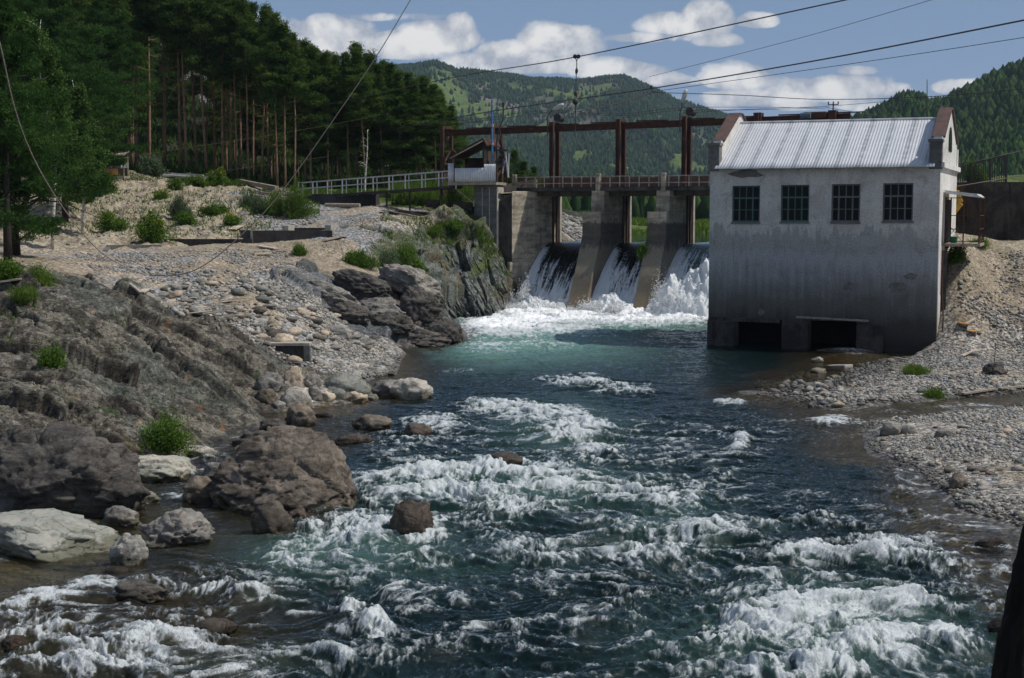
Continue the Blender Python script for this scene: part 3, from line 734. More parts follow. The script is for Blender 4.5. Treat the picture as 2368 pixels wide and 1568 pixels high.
SPL = [(1250, 738, 140, 16, 1.25), (1420, 735, 160, 14, 1.25), (1570, 733, 130, 16, 1.3), (1160, 765, 110, 22, 1.0), (1290, 765, 130, 14, .85), (1450, 752, 180, 9, .8), (1130, 752, 70, 14, 1.),
       (1140, 800, 80, 22, .62), (1250, 800, 100, 16, .45),
       (1330, 885, 90, 13, .8), (1440, 903, 85, 15, .62), (1150, 945, 95, 18, .85), (1250, 965, 110, 20, .9), (1330, 1000, 90, 30, .85), (1385, 1040, 60, 40, .75), (1000, 985, 80, 25, .62),
       (1000, 1105, 120, 20, .95), (1150, 1093, 150, 22, 1.), (1270, 1120, 130, 26, .95), (1050, 1150, 160, 26, .85), (880, 1165, 60, 26, .65), (1200, 1185, 120, 25, .6),
       (800, 1240, 150, 36, .85), (700, 1290, 120, 34, .8), (985, 1240, 50, 36, .85), (1000, 1300, 60, 30, .6), (860, 1120, 60, 14, .7),
       (1450, 1150, 110, 32, .75), (1550, 1165, 100, 22, .65), (1560, 1260, 110, 26, .85), (1480, 1290, 100, 25, .72), (1250, 1290, 110, 25, .6), (1130, 1300, 60, 20, .5),
       (1650, 1240, 150, 36, .6), (1800, 1210, 130, 22, .55), (1710, 1030, 26, 26, .7), (1660, 1085, 45, 14, .6), (1870, 1150, 80, 10, .45),
       (1600, 1330, 120, 30, .6), (1880, 1290, 120, 22, .78), (2060, 1285, 130, 30, .8), (2180, 1310, 80, 25, .6), (1740, 1330, 90, 16, .6),
       (1900, 1430, 190, 50, .95), (2060, 1410, 110, 36, .9), (1750, 1465, 150, 46, .9), (2000, 1510, 190, 42, .92), (1660, 1500, 80, 34, .65), (1850, 1570, 220, 30, .9), (2200, 1490, 60, 50, .55),
       (100, 1395, 100, 22, .85), (210, 1365, 80, 16, .85), (350, 1360, 100, 10, .5), (480, 1368, 60, 13, .8), (610, 1390, 100, 13, .75), (400, 1495, 150, 36, .98), (250, 1545, 200, 36, 1.), (100, 1480, 110, 34, .75), (30, 1420, 60, 30, .7),
       (810, 1410, 40, 40, .8), (870, 1470, 45, 40, .85), (760, 1535, 60, 24, .65), (1130, 1545, 80, 20, .55), (910, 1370, 40, 25, .5),
       (1930, 975, 60, 13, 1.), (1690, 936, 40, 8, .7), (2230, 940, 90, 8, .5), (2080, 955, 60, 8, .5), (1060, 862, 60, 8, .4), (960, 1030, 60, 12, .5), (500, 1215, 50, 8, .35), (405, 1150, 40, 8, .8)]
FD = splat(SPL, WX, WY)
calm = splat([(100, 1290, 260, 70, 1.), (520, 1240, 160, 60, .7), (350, 1190, 140, 60, 1.), (700, 1040, 120, 50, .9), (740, 960, 130, 25, .8), (1000, 850, 90, 40, .5), (1700, 870, 160, 50, .7), (1820, 840, 140, 40, 1.), (1900, 1080, 120, 70, .7), (2050, 880, 300, 50, .6)], WX, WY)
aer = splat([(1230, 785, 230, 50, 1.), (1150, 800, 130, 42, 1.), (1320, 745, 330, 34, 1.), (1290, 800, 120, 40, .7), (1200, 1130, 300, 60, .26), (760, 1270, 240, 70, .3), (1300, 990, 150, 70, .2), (1000, 1290, 330, 60, .12), (1900, 1470, 350, 110, .25), (1550, 1220, 150, 70, .18), (330, 1520, 330, 50, .25)], WX, WY)
depth = np.clip(-H(WX.ravel(), WY.ravel()).reshape(WX.shape), -.3, 3)
turb = np.clip(.30 + .55 * FD + .25 * sst(45, 25, WY), 0, 1.2) * (1 - .85 * np.clip(calm, 0, 1)) * sst(-.02, .35, depth)
w1 = fbm2(WX * .35, WY * .35, 3, 301); w2 = fbm2(WX * .35, WY * .35, 3, 311)
QX, QY = WX + 1.0 * w1, WY + 1.1 * w2
wa = rid2(QX * .33, QY * .62, 4, 321, .52)          # standing waves, crests across the flow
wb = rid2(QX * 1.25 + w2, QY * 2.0, 4, 331, .55)
wc_ = fbm2(QX * 4.2, QY * 6.5, 4, 341, .6)
wd = rid2(QX * 3.6 + 2 * w1, QY * 4.6, 4, 381, .6)
wh = turb * (.42 * (wa - .35) + .13 * (wb - .4) + .045 * wc_ + .05 * (wd - .4)) + .012 * wc_ + .012 * fbm2(WX * 1.3, WY * 3.2, 3, 351)
wh = wh + .10 * np.clip(FD, 0, 1) * (1 - .85 * np.clip(calm, 0, 1)) * sst(95, 70, WY)
crest = sst(.25, .75, wa * .55 + wb * .45 + .15 * wc_)
lace = rid2(QX * 2.6 + 1.2 * w2, QY * 2.2, 5, 361, .62)       # net-like torn foam
lace2 = rid2(QX * 7.5 + 2.5 * w1 + .5 * wc_, QY * 3.6 + 1.5 * w2, 4, 391, .62)
run = rid2(QX * 2.9 + .5 * QY + .5 * wc_, QY * .95, 4, 395, .6)      # torn streaks
FB = np.maximum(FD, .31 * sst(52, 36, WY) * (1 - np.clip(calm, 0, 1)))
fo = FB * 1.22 - .46 + .50 * (crest - .45) + .75 * (lace - .5) + .55 * (lace2 - .5) + .55 * (run - .5) + .15 * wc_
speck = sst(.62, .9, wd * .5 + lace2 * .5 + .15 * wc_) * turb * .38 * sst(.35, .6, crest)
aer = np.maximum(aer, .17 * sst(.25, .9, FD)); foam = np.clip(sst(-.34, .84, fo) * sst(.05, .35, FB) + speck, 0, 1) * (1 - .9 * np.clip(calm, 0, 1) * (FD < .5))
wh += foam * .02 * (wd + wc_)
dsw, dlw = dam_local(WX, WY)
basin = sst(-9, -3, dlw) * sst(-2, 0, dsw) * (1 - sst(30, 32, dsw))
pool_f = splat([(1330, 730, 300, 15, 1.), (1180, 752, 110, 14, .8), (1500, 736, 180, 12, 1.)], WX, WY)
foam = np.maximum(foam, sst(.0, .8, basin * 1.5 + .4 * wc_ + .3 * (lace - .5))) + .7 * np.maximum(basin, pool_f * (WY > 62))
wh += basin * (.12 + .22 * (rid2(WX * .9, WY * .9, 4, 371) - .3) + .05 * wc_)

mw = bpy.data.materials.new('river_water'); mw.use_nodes = True; t = mw.node_tree; t.nodes.clear()
aw = N(t, 'ShaderNodeAttribute', attribute_name='foam'); ad = N(t, 'ShaderNodeAttribute', attribute_name='depth'); aa = N(t, 'ShaderNodeAttribute', attribute_name='aer')
tc = N(t, 'ShaderNodeTexCoord')
mp = N(t, 'ShaderNodeMapping', ins={'Vector': tc.outputs['Object'], 'Scale': (1, 1.5, 1)})
mp3 = N(t, 'ShaderNodeMapping', ins={'Vector': tc.outputs['Object'], 'Rotation': (0, 0, .25), 'Scale': (1.5, .42, 1)})
nf = N(t, 'ShaderNodeTexNoise', ins={'Vector': mp3.outputs[0], 'Scale': 8., 'Detail': 12., 'Roughness': .78, 'Distortion': 1.6})
nr = N(t, 'ShaderNodeTexNoise', ins={'Vector': mp.outputs[0], 'Scale': 3.4, 'Detail': 8., 'Roughness': .62, 'Distortion': .4})
fm = m_(t, 'ADD', aw.outputs['Fac'], m_(t, 'MULTIPLY', m_(t, 'SUBTRACT', nf.outputs[0], .52), m_(t, 'MULTIPLY', m_(t, 'MINIMUM', m_(t, 'MULTIPLY', aw.outputs['Fac'], 3.), 1.), 1.15)))
mp4 = N(t, 'ShaderNodeMapping', ins={'Vector': tc.outputs['Object'], 'Rotation': (0, 0, -.3), 'Scale': (1.3, .55, 1)})
nf2 = N(t, 'ShaderNodeTexNoise', ins={'Vector': mp4.outputs[0], 'Scale': 17., 'Detail': 8., 'Roughness': .72, 'Distortion': 2.2})
fm = m_(t, 'MULTIPLY', ramp(t, fm, .06, 1.05), ramp(t, m_(t, 'ADD', m_(t, 'ADD', nf2.outputs[0], m_(t, 'MULTIPLY', aw.outputs['Fac'], .12)), m_(t, 'MULTIPLY', m_(t, 'MAXIMUM', m_(t, 'SUBTRACT', aw.outputs['Fac'], 1.), 0.), .5)), .40, .66, .22, .98))
body = mixc(t, aa.outputs['Fac'], (.003, .0108, .0115), (.12, .235, .195))
body = mixc(t, ramp(t, ad.outputs['Fac'], .15, .75, .9, 0.), body, (.040, .032, .016))
body = mixc(t, m_(t, 'MULTIPLY', fm, .5), body, (.22, .29, .28))
bd = N(t, 'ShaderNodeBsdfDiffuse', ins={0: body}); tr = N(t, 'ShaderNodeBsdfTransparent', ins={0: (.86, .80, .62, 1)})
sha = m_(t, 'MULTIPLY', ramp(t, ad.outputs['Fac'], .08, .85, .80, 0.), m_(t, 'SUBTRACT', 1., aa.outputs['Fac'], clamp=True))
under = N(t, 'ShaderNodeMixShader', ins={0: sha, 1: bd.outputs[0], 2: tr.outputs[0]})
bp = N(t, 'ShaderNodeBump', ins={'Height': nr.outputs[0], 'Strength': .55, 'Distance': .10})
gl = N(t, 'ShaderNodeBsdfGlossy', ins={0: (1, 1, 1, 1), 'Roughness': .07, 'Normal': bp.outputs[0]})
fr = N(t, 'ShaderNodeFresnel', ins={'IOR': 1.21, 'Normal': bp.outputs[0]})
wat = N(t, 'ShaderNodeMixShader', ins={0: fr.outputs[0], 1: under.outputs[0], 2: gl.outputs[0]})
bp2 = N(t, 'ShaderNodeBump', ins={'Height': nf.outputs[0], 'Strength': .45, 'Distance': .06})
fp = N(t, 'ShaderNodeBsdfPrincipled', ins={'Base Color': mixc(t, ramp(t, aw.outputs['Fac'], 1., 1.4), (.58, .61, .62), (.90, .91, .91)), 'Roughness': .55, 'Normal': bp2.outputs[0]})
fin_ = N(t, 'ShaderNodeMixShader', ins={0: fm, 1: wat.outputs[0], 2: fp.outputs[0]})
N(t, 'ShaderNodeOutputMaterial', ins={0: fin_.outputs[0]})
wo = np_mesh('river_water', np.stack([WX, WY, wh], -1).reshape(-1, 3), grid_faces(len(WR), len(WC)), mw,
             attrs={'foam': foam.ravel(), 'depth': depth.ravel(), 'aer': np.clip(aer, 0, 1).ravel()})
tag(wo, 'dark teal river broken by white rapids', 'water', kind='structure')
def HW(X, Y):
    i = int(np.clip(np.searchsorted(WR, Y) - 1, 0, len(WR) - 1)); j = int(np.clip(np.searchsorted(WC, X / Y) - 1, 0, len(WC) - 1)); return float(wh[i, j])

# upstream pool behind the weir
P_ = [D0 + DX * a + DY * b for a, b in ((-.5, 2.2), (60, 2.2), (60, 40), (-14, 45), (-12, 18), (-.5, 16))]
pool = MB(); pool.v = [(p[0], p[1], 4.02) for p in P_]; pool.f = [tuple(range(6))]
mpz = bpy.data.materials.new('pool_water'); mpz.use_nodes = True; t = mpz.node_tree; b = t.nodes['Principled BSDF']
b.inputs['Base Color'].default_value = (.01, .025, .035, 1); b.inputs['Roughness'].default_value = .04; b.inputs['IOR'].default_value = 1.33
tc = N(t, 'ShaderNodeTexCoord'); nz = N(t, 'ShaderNodeTexNoise', ins={'Vector': tc.outputs['Object'], 'Scale': 1.2, 'Detail': 4.})
bp = N(t, 'ShaderNodeBump', ins={'Height': nz.outputs[0], 'Strength': .08, 'Distance': .1}); t.links.new(bp.outputs[0], b.inputs['Normal'])
tag(pool.build('reservoir_water', mpz), 'still dark water held back behind the weir', 'water', kind='structure')
# ================================================================ concrete materials
def concrete(name, lo, hi, dark, streak=.5, board=0., topz=8., botz=0., darkband=None, base_stretch=(1, 1, 1)):
    """weathered concrete: blotches, run-off streaks, board marks, dirt band with an uneven edge"""
    m = bpy.data.materials.new(name); m.use_nodes = True; t = m.node_tree; b = t.nodes['Principled BSDF']
    b.inputs['Specular IOR Level'].default_value = .2; b.inputs['Roughness'].default_value = .88
    tc = N(t, 'ShaderNodeTexCoord'); O = tc.outputs['Object']
    n1 = N(t, 'ShaderNodeTexNoise', ins={'Vector': O, 'Scale': .9, 'Detail': 10., 'Roughness': .66, 'Distortion': .5})
    c = mixc(t, ramp(t, n1.outputs[0], .36, .64), lo, hi)
    nq = N(t, 'ShaderNodeTexNoise', ins={'Vector': O, 'Scale': 1.9, 'Detail': 12., 'Roughness': .74, 'Distortion': .9}); c = mixc(t, m_(t, 'MULTIPLY', ramp(t, nq.outputs[0], .54, .62), .42), c, dark)
    sp = N(t, 'ShaderNodeMapping', ins={'Vector': O, 'Scale': (3.2, 3.2, .22)})
    ns = N(t, 'ShaderNodeTexNoise', ins={'Vector': sp.outputs[0], 'Scale': 1.4, 'Detail': 6., 'Roughness': .6})
    c = mixc(t, m_(t, 'MULTIPLY', ramp(t, ns.outputs[0], .52, .72), streak), c, dark)
    if board:
        bp_ = N(t, 'ShaderNodeMapping', ins={'Vector': O, 'Scale': (.35, .35, board)})
        nb = N(t, 'ShaderNodeTexNoise', ins={'Vector': bp_.outputs[0], 'Scale': 1.6, 'Detail': 3.})
        c = mixc(t, m_(t, 'MULTIPLY', ramp(t, nb.outputs[0], .45, .6), .45), c, dark)
    sz = N(t, 'ShaderNodeSeparateXYZ', ins={0: O})
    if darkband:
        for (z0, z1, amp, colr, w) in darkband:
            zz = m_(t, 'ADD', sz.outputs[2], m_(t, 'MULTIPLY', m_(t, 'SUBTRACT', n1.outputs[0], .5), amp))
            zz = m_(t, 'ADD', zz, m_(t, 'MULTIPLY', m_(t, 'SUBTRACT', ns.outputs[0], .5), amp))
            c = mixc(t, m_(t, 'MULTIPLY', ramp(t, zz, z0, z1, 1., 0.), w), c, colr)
    if name == 'powerhouse_plaster':
        srp = N(t, 'ShaderNodeMapping', ins={'Vector': O, 'Scale': (3.5, 1, .16)}); nsr = N(t, 'ShaderNodeTexNoise', ins={'Vector': srp.outputs[0], 'Scale': 2.2, 'Detail': 5.})
        zb_ = m_(t, 'MULTIPLY', ramp(t, sz.outputs[2], 2.3, 3.2), ramp(t, sz.outputs[2], 4.5, 4.9, 1., 0.))
        c = mixc(t, m_(t, 'MULTIPLY', m_(t, 'MULTIPLY', ramp(t, nsr.outputs[0], .60, .68), zb_), .6), c, (.27, .20, .10))
    nf = N(t, 'ShaderNodeTexNoise', ins={'Vector': O, 'Scale': 14., 'Detail': 8., 'Roughness': .7})
    c = mixc(t, .5, c, mixc(t, 1., c, mixc(t, ramp(t, nf.outputs[0], .3, .7), (.55, .55, .55), (1.35, 1.35, 1.35)), 'MULTIPLY'))
    t.links.new(c, b.inputs['Base Color'])
    hh = m_(t, 'ADD', nf.outputs[0], m_(t, 'MULTIPLY', n1.outputs[0], 1.5))
    bp = N(t, 'ShaderNodeBump', ins={'Height': hh, 'Strength': .45, 'Distance': .03}); t.links.new(bp.outputs[0], b.inputs['Normal'])
    return m
MT['damconc'] = concrete('dam_concrete', (.50, .43, .33), (.28, .245, .19), (.07, .06, .05), .6, 2.2,
                         darkband=[(-.2, 2.2, 1.8, (.10, .085, .065), .75), (4.2, 4.7, .9, (.09, .08, .07), .0)])
MT['pierconc'] = concrete('pier_concrete', (.42, .37, .29), (.26, .23, .185), (.075, .065, .055), .55, 2.4,
                          darkband=[(5.2, 5.4, .6, (.06, .055, .048), .85), (3.6, 4.2, 1.4, (.24, .205, .155), .8), (2.0, 2.6, 1.6, (.11, .095, .075), .7), (.8, 1.6, 1.0, (.26, .20, .13), .6), (-.2, .6, .6, (.10, .07, .045), .9)])
MT['kconc'] = concrete('grey_pier_concrete', (.17, .17, .165), (.11, .11, .105), (.06, .06, .058), .4, 2.6)
MT['darkconc'] = concrete('blackened_shaded_concrete', (.085, .075, .065), (.035, .03, .027), (.018, .016, .015), .8)
MT['foundconc'] = concrete('foundation_concrete', (.045, .042, .042), (.075, .07, .068), (.02, .02, .02), .6)
MT['foundtop'] = mat('foundation_top_concrete', (.42, .38, .32), (.28, .26, .23), 3, .9, .3)
MT['railpost'] = mat('rail_post_paint', (.42, .41, .38), (.25, .20, .16), 6, .7, .1)
MT['mesh'] = mat('rusty_mesh_panel', (.17, .085, .055), (.11, .06, .045), 5, .8, .3)

# ================================================================ dam
dam = thing('dam', 'concrete weir with three falls, sloping piers and a railed deck on top', 'dam', (D0[0], D0[1], 0), DROT)
s1, s2 = dam_s(1402), dam_s(1552); sp_ = s2 - s1; s3 = s2 + 2.0 * sp_
def pier(sr, part='pier'):
    # sr = local x of the right face; wide lower body and a narrower upper neck
    lo = MB(); pr = [(-3.7, -1.9), (-3.3, 0), (-1.05, 4.3), (-.95, 4.5), (-.95, 5.95), (3.3, 5.95), (3.3, -1.9)]
    lo.prism(pr, 'x', sr - 1.2, sr); o = lo.build(part, MT['pierconc'], dam, bevel=.03)
    up = MB(); up.prism([(-.5, 5.953), (-.42, 7.19), (3.3, 7.19), (3.3, 5.953)], 'x', sr - .82, sr - .002); u = up.build('pier_neck', MT['damconc'], o)
    g = MB()
    for yy in (2.5, 3.0): g.box(sr + .002, sr + .10, yy, yy + .12, 3.2, 7.18)
    g.build('gate_guide', MT['rust'], o)
    c = MB().box(sr - .25, sr + .16, 3.32, 3.6, 4.0, 7.18); c.build('light_column', MT['foundtop'], o)
    return o
for s_ in (s1, s2, s3): pier(s_)
# left abutment: broad wall whose downstream face leans back, with a side towards the first bay
ab = MB(); ab.prism([(-.72, -1.8), (0, 0), (0, 3.3), (-.72, 3.3)], 'z', -1.9, 7.19)
abo = ab.build('abutment', MT['damconc'], dam, bevel=.03)
g = MB()
for yy in (2.5, 3.0): g.box(.002, .10, yy, yy + .12, 3.2, 7.18)
g.build('gate_guide', MT['rust'], abo)
MB().box(-.25, .16, 3.32, 3.6, 4.0, 7.18).build('light_column', MT['foundtop'], abo)
# wing wall: runs back to the left with a sloping top, carrying planks
wg = MB(); wg.prism([(-4.6, -1.9), (-.723, -1.9), (-.723, 6.95), (-1.3, 6.7), (-4.6, 6.0)], 'y', -1.78, 2.2); wg.build('wing_wall', MT['darkconc'], dam, bevel=.03)  # shade of this camera-facing wall is put into its dark concrete
wl = MB().prism([(-.95, -2.0), (-.15, -.05), (.0, -.35), (-.70, -2.1)], 'z', -1.9, 2.9); wl.build('plinth', MT['damconc'], dam, bevel=.03)
# weir sill under the falls
WEIR = [(-3.2, -1.9), (-2.2, -.4), (-.6, 1.2), (.9, 2.9), (1.9, 3.75), (2.6, 3.93), (3.6, 3.75), (4.2, -1.9)]
for a, b_ in ((0.003, s1 - 1.203), (s1 + .003, s2 - 1.203), (s2 + .003, s3 - 1.203), (s3 + .003, s3 + 6)):
    MB().prism(WEIR, 'x', a, b_).build('sill', MT['darkconc'], dam)
# deck + railing
dk_ = MB().box(-1.3, s3 + 6, -.35, 3.5, 7.193, 7.42); dk_.box(-1.3, s3 + 6, .3, .6, 6.9, 7.19).box(-1.3, s3 + 6, 2.4, 2.7, 6.9, 7.19)
dko = dk_.build('deck', MT['darkconc'], dam)
rl = MB()
for z_ in (7.66, 8.06): rl.bar((-1.2, -.3, z_), (s3 + 6, -.3, z_), .045)
x_ = -1.1
while x_ < s3 + 6:
    rl.bar((x_, -.3, 7.42), (x_, -.3, 8.08), .05); x_ += .62
rl.build('railing', MT['railpost'], dam)
mp_ = MB()
for e in range(46):
    mp_.bar((-1.15, -.262, 7.46 + e * .013), (s3 + 6, -.262, 7.46 + e * .013), .006)
mp_.bar((-1.15, 3.35, 7.75), (s3 + 6, 3.35, 7.75), .02, .62)
mp_.build('mesh_panel', MT['mesh'], dam)
for q in (-1.25, s1 - .42, s2 - .42, s3 - .42):
    MB().box(q - .14, q + .14, -.46, -.20, 7.0, 8.22).build('deck_post', MT['damconc'], dam, bevel=.02)

# ---------------------------------------------------------------- hoist frame standing on the deck
fr_ = thing('gate_hoist_frame', 'rust brown steel beam on paired posts running above the dam deck', 'steel frame', (D0[0], D0[1], 0), DROT)
zb = 11.0
def ibeam(mb, a, b, w=.22, h=.34):
    a = np.array(a, float); b = np.array(b, float)
    mb.bar(a + [0, 0, h / 2], b + [0, 0, h / 2], w, .05); mb.bar(a - [0, 0, h / 2], b - [0, 0, h / 2], w, .05); mb.bar(a, b, .05, h)
bm_ = MB(); sL, sR = dam_s(1005), dam_s(1948)
ibeam(bm_, (sL, 1.0, zb - .05), (sR, 1.0, zb + .25))
for q in range(9):
    x0 = sL + 1.8 + q * 2.9; bm_.box(x0, x0 + 2.0, .92, 1.08, zb + .17 + (x0 - sL) * .0116, zb + .235 + (x0 - sL) * .0116)
bm_.build('beam', MT['rust'], fr_)
for px in (1265, 1418, 1570, 1736):
    s_ = dam_s(px)
    for yy in (.62, 1.5):
        p = MB(); zt = zb + .34 + (s_ - sL) * .0116
        p.box(s_ - .13, s_ - .09, yy - .11, yy + .11, 7.42, zt).box(s_ + .09, s_ + .13, yy - .11, yy + .11, 7.42, zt).box(s_ - .09, s_ + .09, yy - .025, yy + .025, 7.42, zt)
        p.build('post', MT['rust'], fr_)
    MB().box(s_ - .12, s_ + .12, .735, 1.385, zb + .2 + (s_ - sL) * .0116, zb + .34 + (s_ - sL) * .0116).build('crosshead', MT['rust'], fr_)
# trestle at the left end, down to the bank
sA, sB = dam_s(1016), dam_s(1132)
for s_, z0 in ((sA, 6.4), (sB, 6.2)):
    for yy in (.45, 1.6):
        p = MB(); p.bar((s_, yy, z0), (s_, yy, zb + .35), .2, .2); p.build('post', MT['rust'], fr_)
    br = MB(); 
    for q in range(4):
        za = z0 + .3 + q * 1.1
        br.bar((s_, .5, za), (s_, 1.55, za + 1.0), .09)
    br.bar((s_, .45, zb + .3), (s_, 1.6, zb + .3), .16); br.bar((s_, .45, z0 + 2.6), (s_, 1.6, z0 + 2.6), .12)
    br.build('brace', MT['rust'], fr_)
MB().bar((sA, 1.6, zb - 1.1), (sA + 2.3, 1.9, zb - 2.7), .14).build('brace', MT['rust'], fr_)
# hoist motor, brackets and insulators near the right end of the beam
for px, z_ in ((1736, .30), (1908, .30)):
    s_ = dam_s(px); m = MB().box(s_ - .22, s_ + .22, .7, 1.3, zb - .02, zb + .62); m.build('beam_bracket', MT['rust'], fr_)
s_ = dam_s(1872); MB().box(s_ - .75, s_ + .6, .6, 1.4, zb + .20, zb + .56).build('hoist_motor', MT['rust'], fr_, bevel=.05)
s_ = dam_s(1850); MB().tube([(s_ - .3, .5, zb + .35), (s_ + .3, .5, zb + .35)], .17, 10).build('winch_drum', mat('blue_grey_paint', (.10, .16, .22), (.06, .08, .10), 5, .6, .1), fr_)
s_ = dam_s(1908); im = MB().bar((s_, 1, zb + .6), (s_, 1, zb + 1.05), .06); im.bar((s_ - .3, 1, zb + .95), (s_ + .3, 1, zb + .95), .05)
for q in (-.28, 0, .28): im.tube([(s_ + q, 1, zb + .97), (s_ + q, 1, zb + 1.12)], .035, 6)
im.build('insulator_mast', MT['darksteel'], fr_)
# drums (counterweights) at two post heads
for px in (1272, 1577):
    s_ = dam_s(px); zt = zb + .62 + (s_ - sL) * .0116
    MB().tube([(s_, .95, zt), (s_, 1.5, zt)], .25, 16).build('pulley_drum', MT['darksteel'], fr_)
# street lamps clamped to the posts
def lamp(px, tilt, label):
    s_ = dam_s(px); P = np.append(D0 + DX * (s_ - .2) + DY * .4, zb + .2)
    o = thing('street_lamp', label, 'lamp', P, DROT, 'lamps on the hoist frame')
    m = MB(); m.tube([(0, 0, -.6), (0, 0, .5), (.05 + .12 * tilt[0], 0, .8), (.35 * tilt[0], 0, .8 + .30 * tilt[1])], .035, 8); m.build('arm', MT['darksteel'], o)
    a = np.array([.35 * tilt[0], 0, .8 + .30 * tilt[1]]); d = np.array([tilt[0], 0, tilt[1]]); d /= np.linalg.norm(d)
    h = MB(); h.tube([a, a + d * .2, a + d * .5, a + d * .75, a + d * .82], [.05, .12, .15, .11, .03], 12)
    h.build('lamp_head', mat('lamp_shell', (.55, .56, .55), (.4, .4, .38), 5, .35, 0, metal=.3), o, smooth=True)
lamp(1265, (1, .45), 'grey street lamp leaning right on the leftmost rusty posts of the dam deck')
lamp(1570, (.35, 1), 'grey street lamp pointing steeply up on the rusty posts beside the powerhouse')

# ---------------------------------------------------------------- falls: water sheets, spray
def falls(a, b, bay, dark, label, brk):
    n, k = 190, 150
    U = np.linspace(a, b, k)[None] + np.zeros((n, 1)); T = np.linspace(0, 1, n)[:, None] + np.zeros((1, k))
    # crest, then a ballistic curve into the basin
    yl = np.where(T < .16, 6.6 - T / .16 * 4.4, 2.2 - ((T - .16) / .84) ** .8 * 4.9)
    zf = np.where(T < .16, 4.05 - .02 * (T / .16), 0)
    q = np.clip((T - .16) / .84, 0, 1); zf = np.where(T >= .16, 4.03 - .25 * q - 4.0 * q ** 1.25, zf)
    st = fbm2(U * 2.6 + bay * 9, T * 1.6, 5, 400 + bay, .62); st2 = rid2(U * 6 + bay * 5 + st, T * 2.6, 4, 410 + bay, .6)
    edge = np.minimum(U - a, b - U); ef = sst(.75, .05, edge + .25 * st)
    amp = sst(.2, .85, T)
    foam_ = np.clip(sst(brk, brk + .55, T + .35 * st + .22 * (st2 - .5)) * (.30 + .9 * st2) + ef * sst(.17, .34, T) * 1.0 + sst(.66, .95, T + .2 * st), 0, 1)
    yl = yl - amp * (.20 * st + .18 * st2) - ef * .25 * amp - foam_ * .10
    zf = zf + amp * .10 * st
    X = D0[0] + DX[0] * U + DY[0] * yl; Y = D0[1] + DX[1] * U + DY[1] * yl
    o = np_mesh('waterfall', np.stack([X, Y, zf], -1).reshape(-1, 3), grid_faces(n, k)[:, ::-1], MT['fall'], attrs={'foam': foam_.ravel(), 'dark': np.full(foam_.size, dark)})
    tag(o, label, 'waterfall', 'falls between the dam piers')
    rs = np.random.RandomState(60 + bay); return rs
m = bpy.data.materials.new('falling_water'); m.use_nodes = True; t = m.node_tree; t.nodes.clear(); MT['fall'] = m
aw = N(t, 'ShaderNodeAttribute', attribute_name='foam'); tc = N(t, 'ShaderNodeTexCoord'); ad = N(t, 'ShaderNodeAttribute', attribute_name='dark')
mp = N(t, 'ShaderNodeMapping', ins={'Vector': tc.outputs['Object'], 'Scale': (4, 4, .55)})
nf = N(t, 'ShaderNodeTexNoise', ins={'Vector': mp.outputs[0], 'Scale': 2.2, 'Detail': 10., 'Roughness': .7, 'Distortion': .3})
fm = ramp(t, m_(t, 'ADD', aw.outputs['Fac'], m_(t, 'MULTIPLY', m_(t, 'SUBTRACT', nf.outputs[0], .5), m_(t, 'MULTIPLY', m_(t, 'MINIMUM', m_(t, 'MULTIPLY', aw.outputs['Fac'], 4.), 1.), 1.5))), .22, .85)
bd = N(t, 'ShaderNodeBsdfDiffuse', ins={0: mixc(t, ad.outputs['Fac'], (.09, .14, .15), (.010, .010, .009))})
bp = N(t, 'ShaderNodeBump', ins={'Height': nf.outputs[0], 'Strength': .35, 'Distance': .1})
gl = N(t, 'ShaderNodeBsdfGlossy', ins={0: (1, 1, 1, 1), 'Roughness': .12, 'Normal': bp.outputs[0]}); fr = N(t, 'ShaderNodeFresnel', ins={'IOR': 1.33, 'Normal': bp.outputs[0]})
w_ = N(t, 'ShaderNodeMixShader', ins={0: fr.outputs[0], 1: bd.outputs[0], 2: gl.outputs[0]})
fp = N(t, 'ShaderNodeBsdfPrincipled', ins={'Base Color': (.82, .85, .87, 1), 'Roughness': .6, 'Normal': bp.outputs[0]})
ft = N(t, 'ShaderNodeBsdfTranslucent', ins={0: (.8, .83, .86, 1)}); fx_ = N(t, 'ShaderNodeMixShader', ins={0: .25, 1: fp.outputs[0], 2: ft.outputs[0]})
N(t, 'ShaderNodeOutputMaterial', ins={0: N(t, 'ShaderNodeMixShader', ins={0: fm, 1: w_.outputs[0], 2: fx_.outputs[0]}).outputs[0]})
falls(.005, s1 - 1.205, 0, 1., 'dark thin fall left of the first pier, breaking white at its foot', .30)
falls(s1 + .005, s2 - 1.205, 1, 1., 'middle fall between the two sloping piers', .20)
falls(s2 + .005, s3 - 1.205, 2, .2, 'foaming white fall cut off by the powerhouse', .04)
falls(s3 + .005, s3 + 6, 3, .2, 'foaming white fall cut off by the powerhouse', .04)
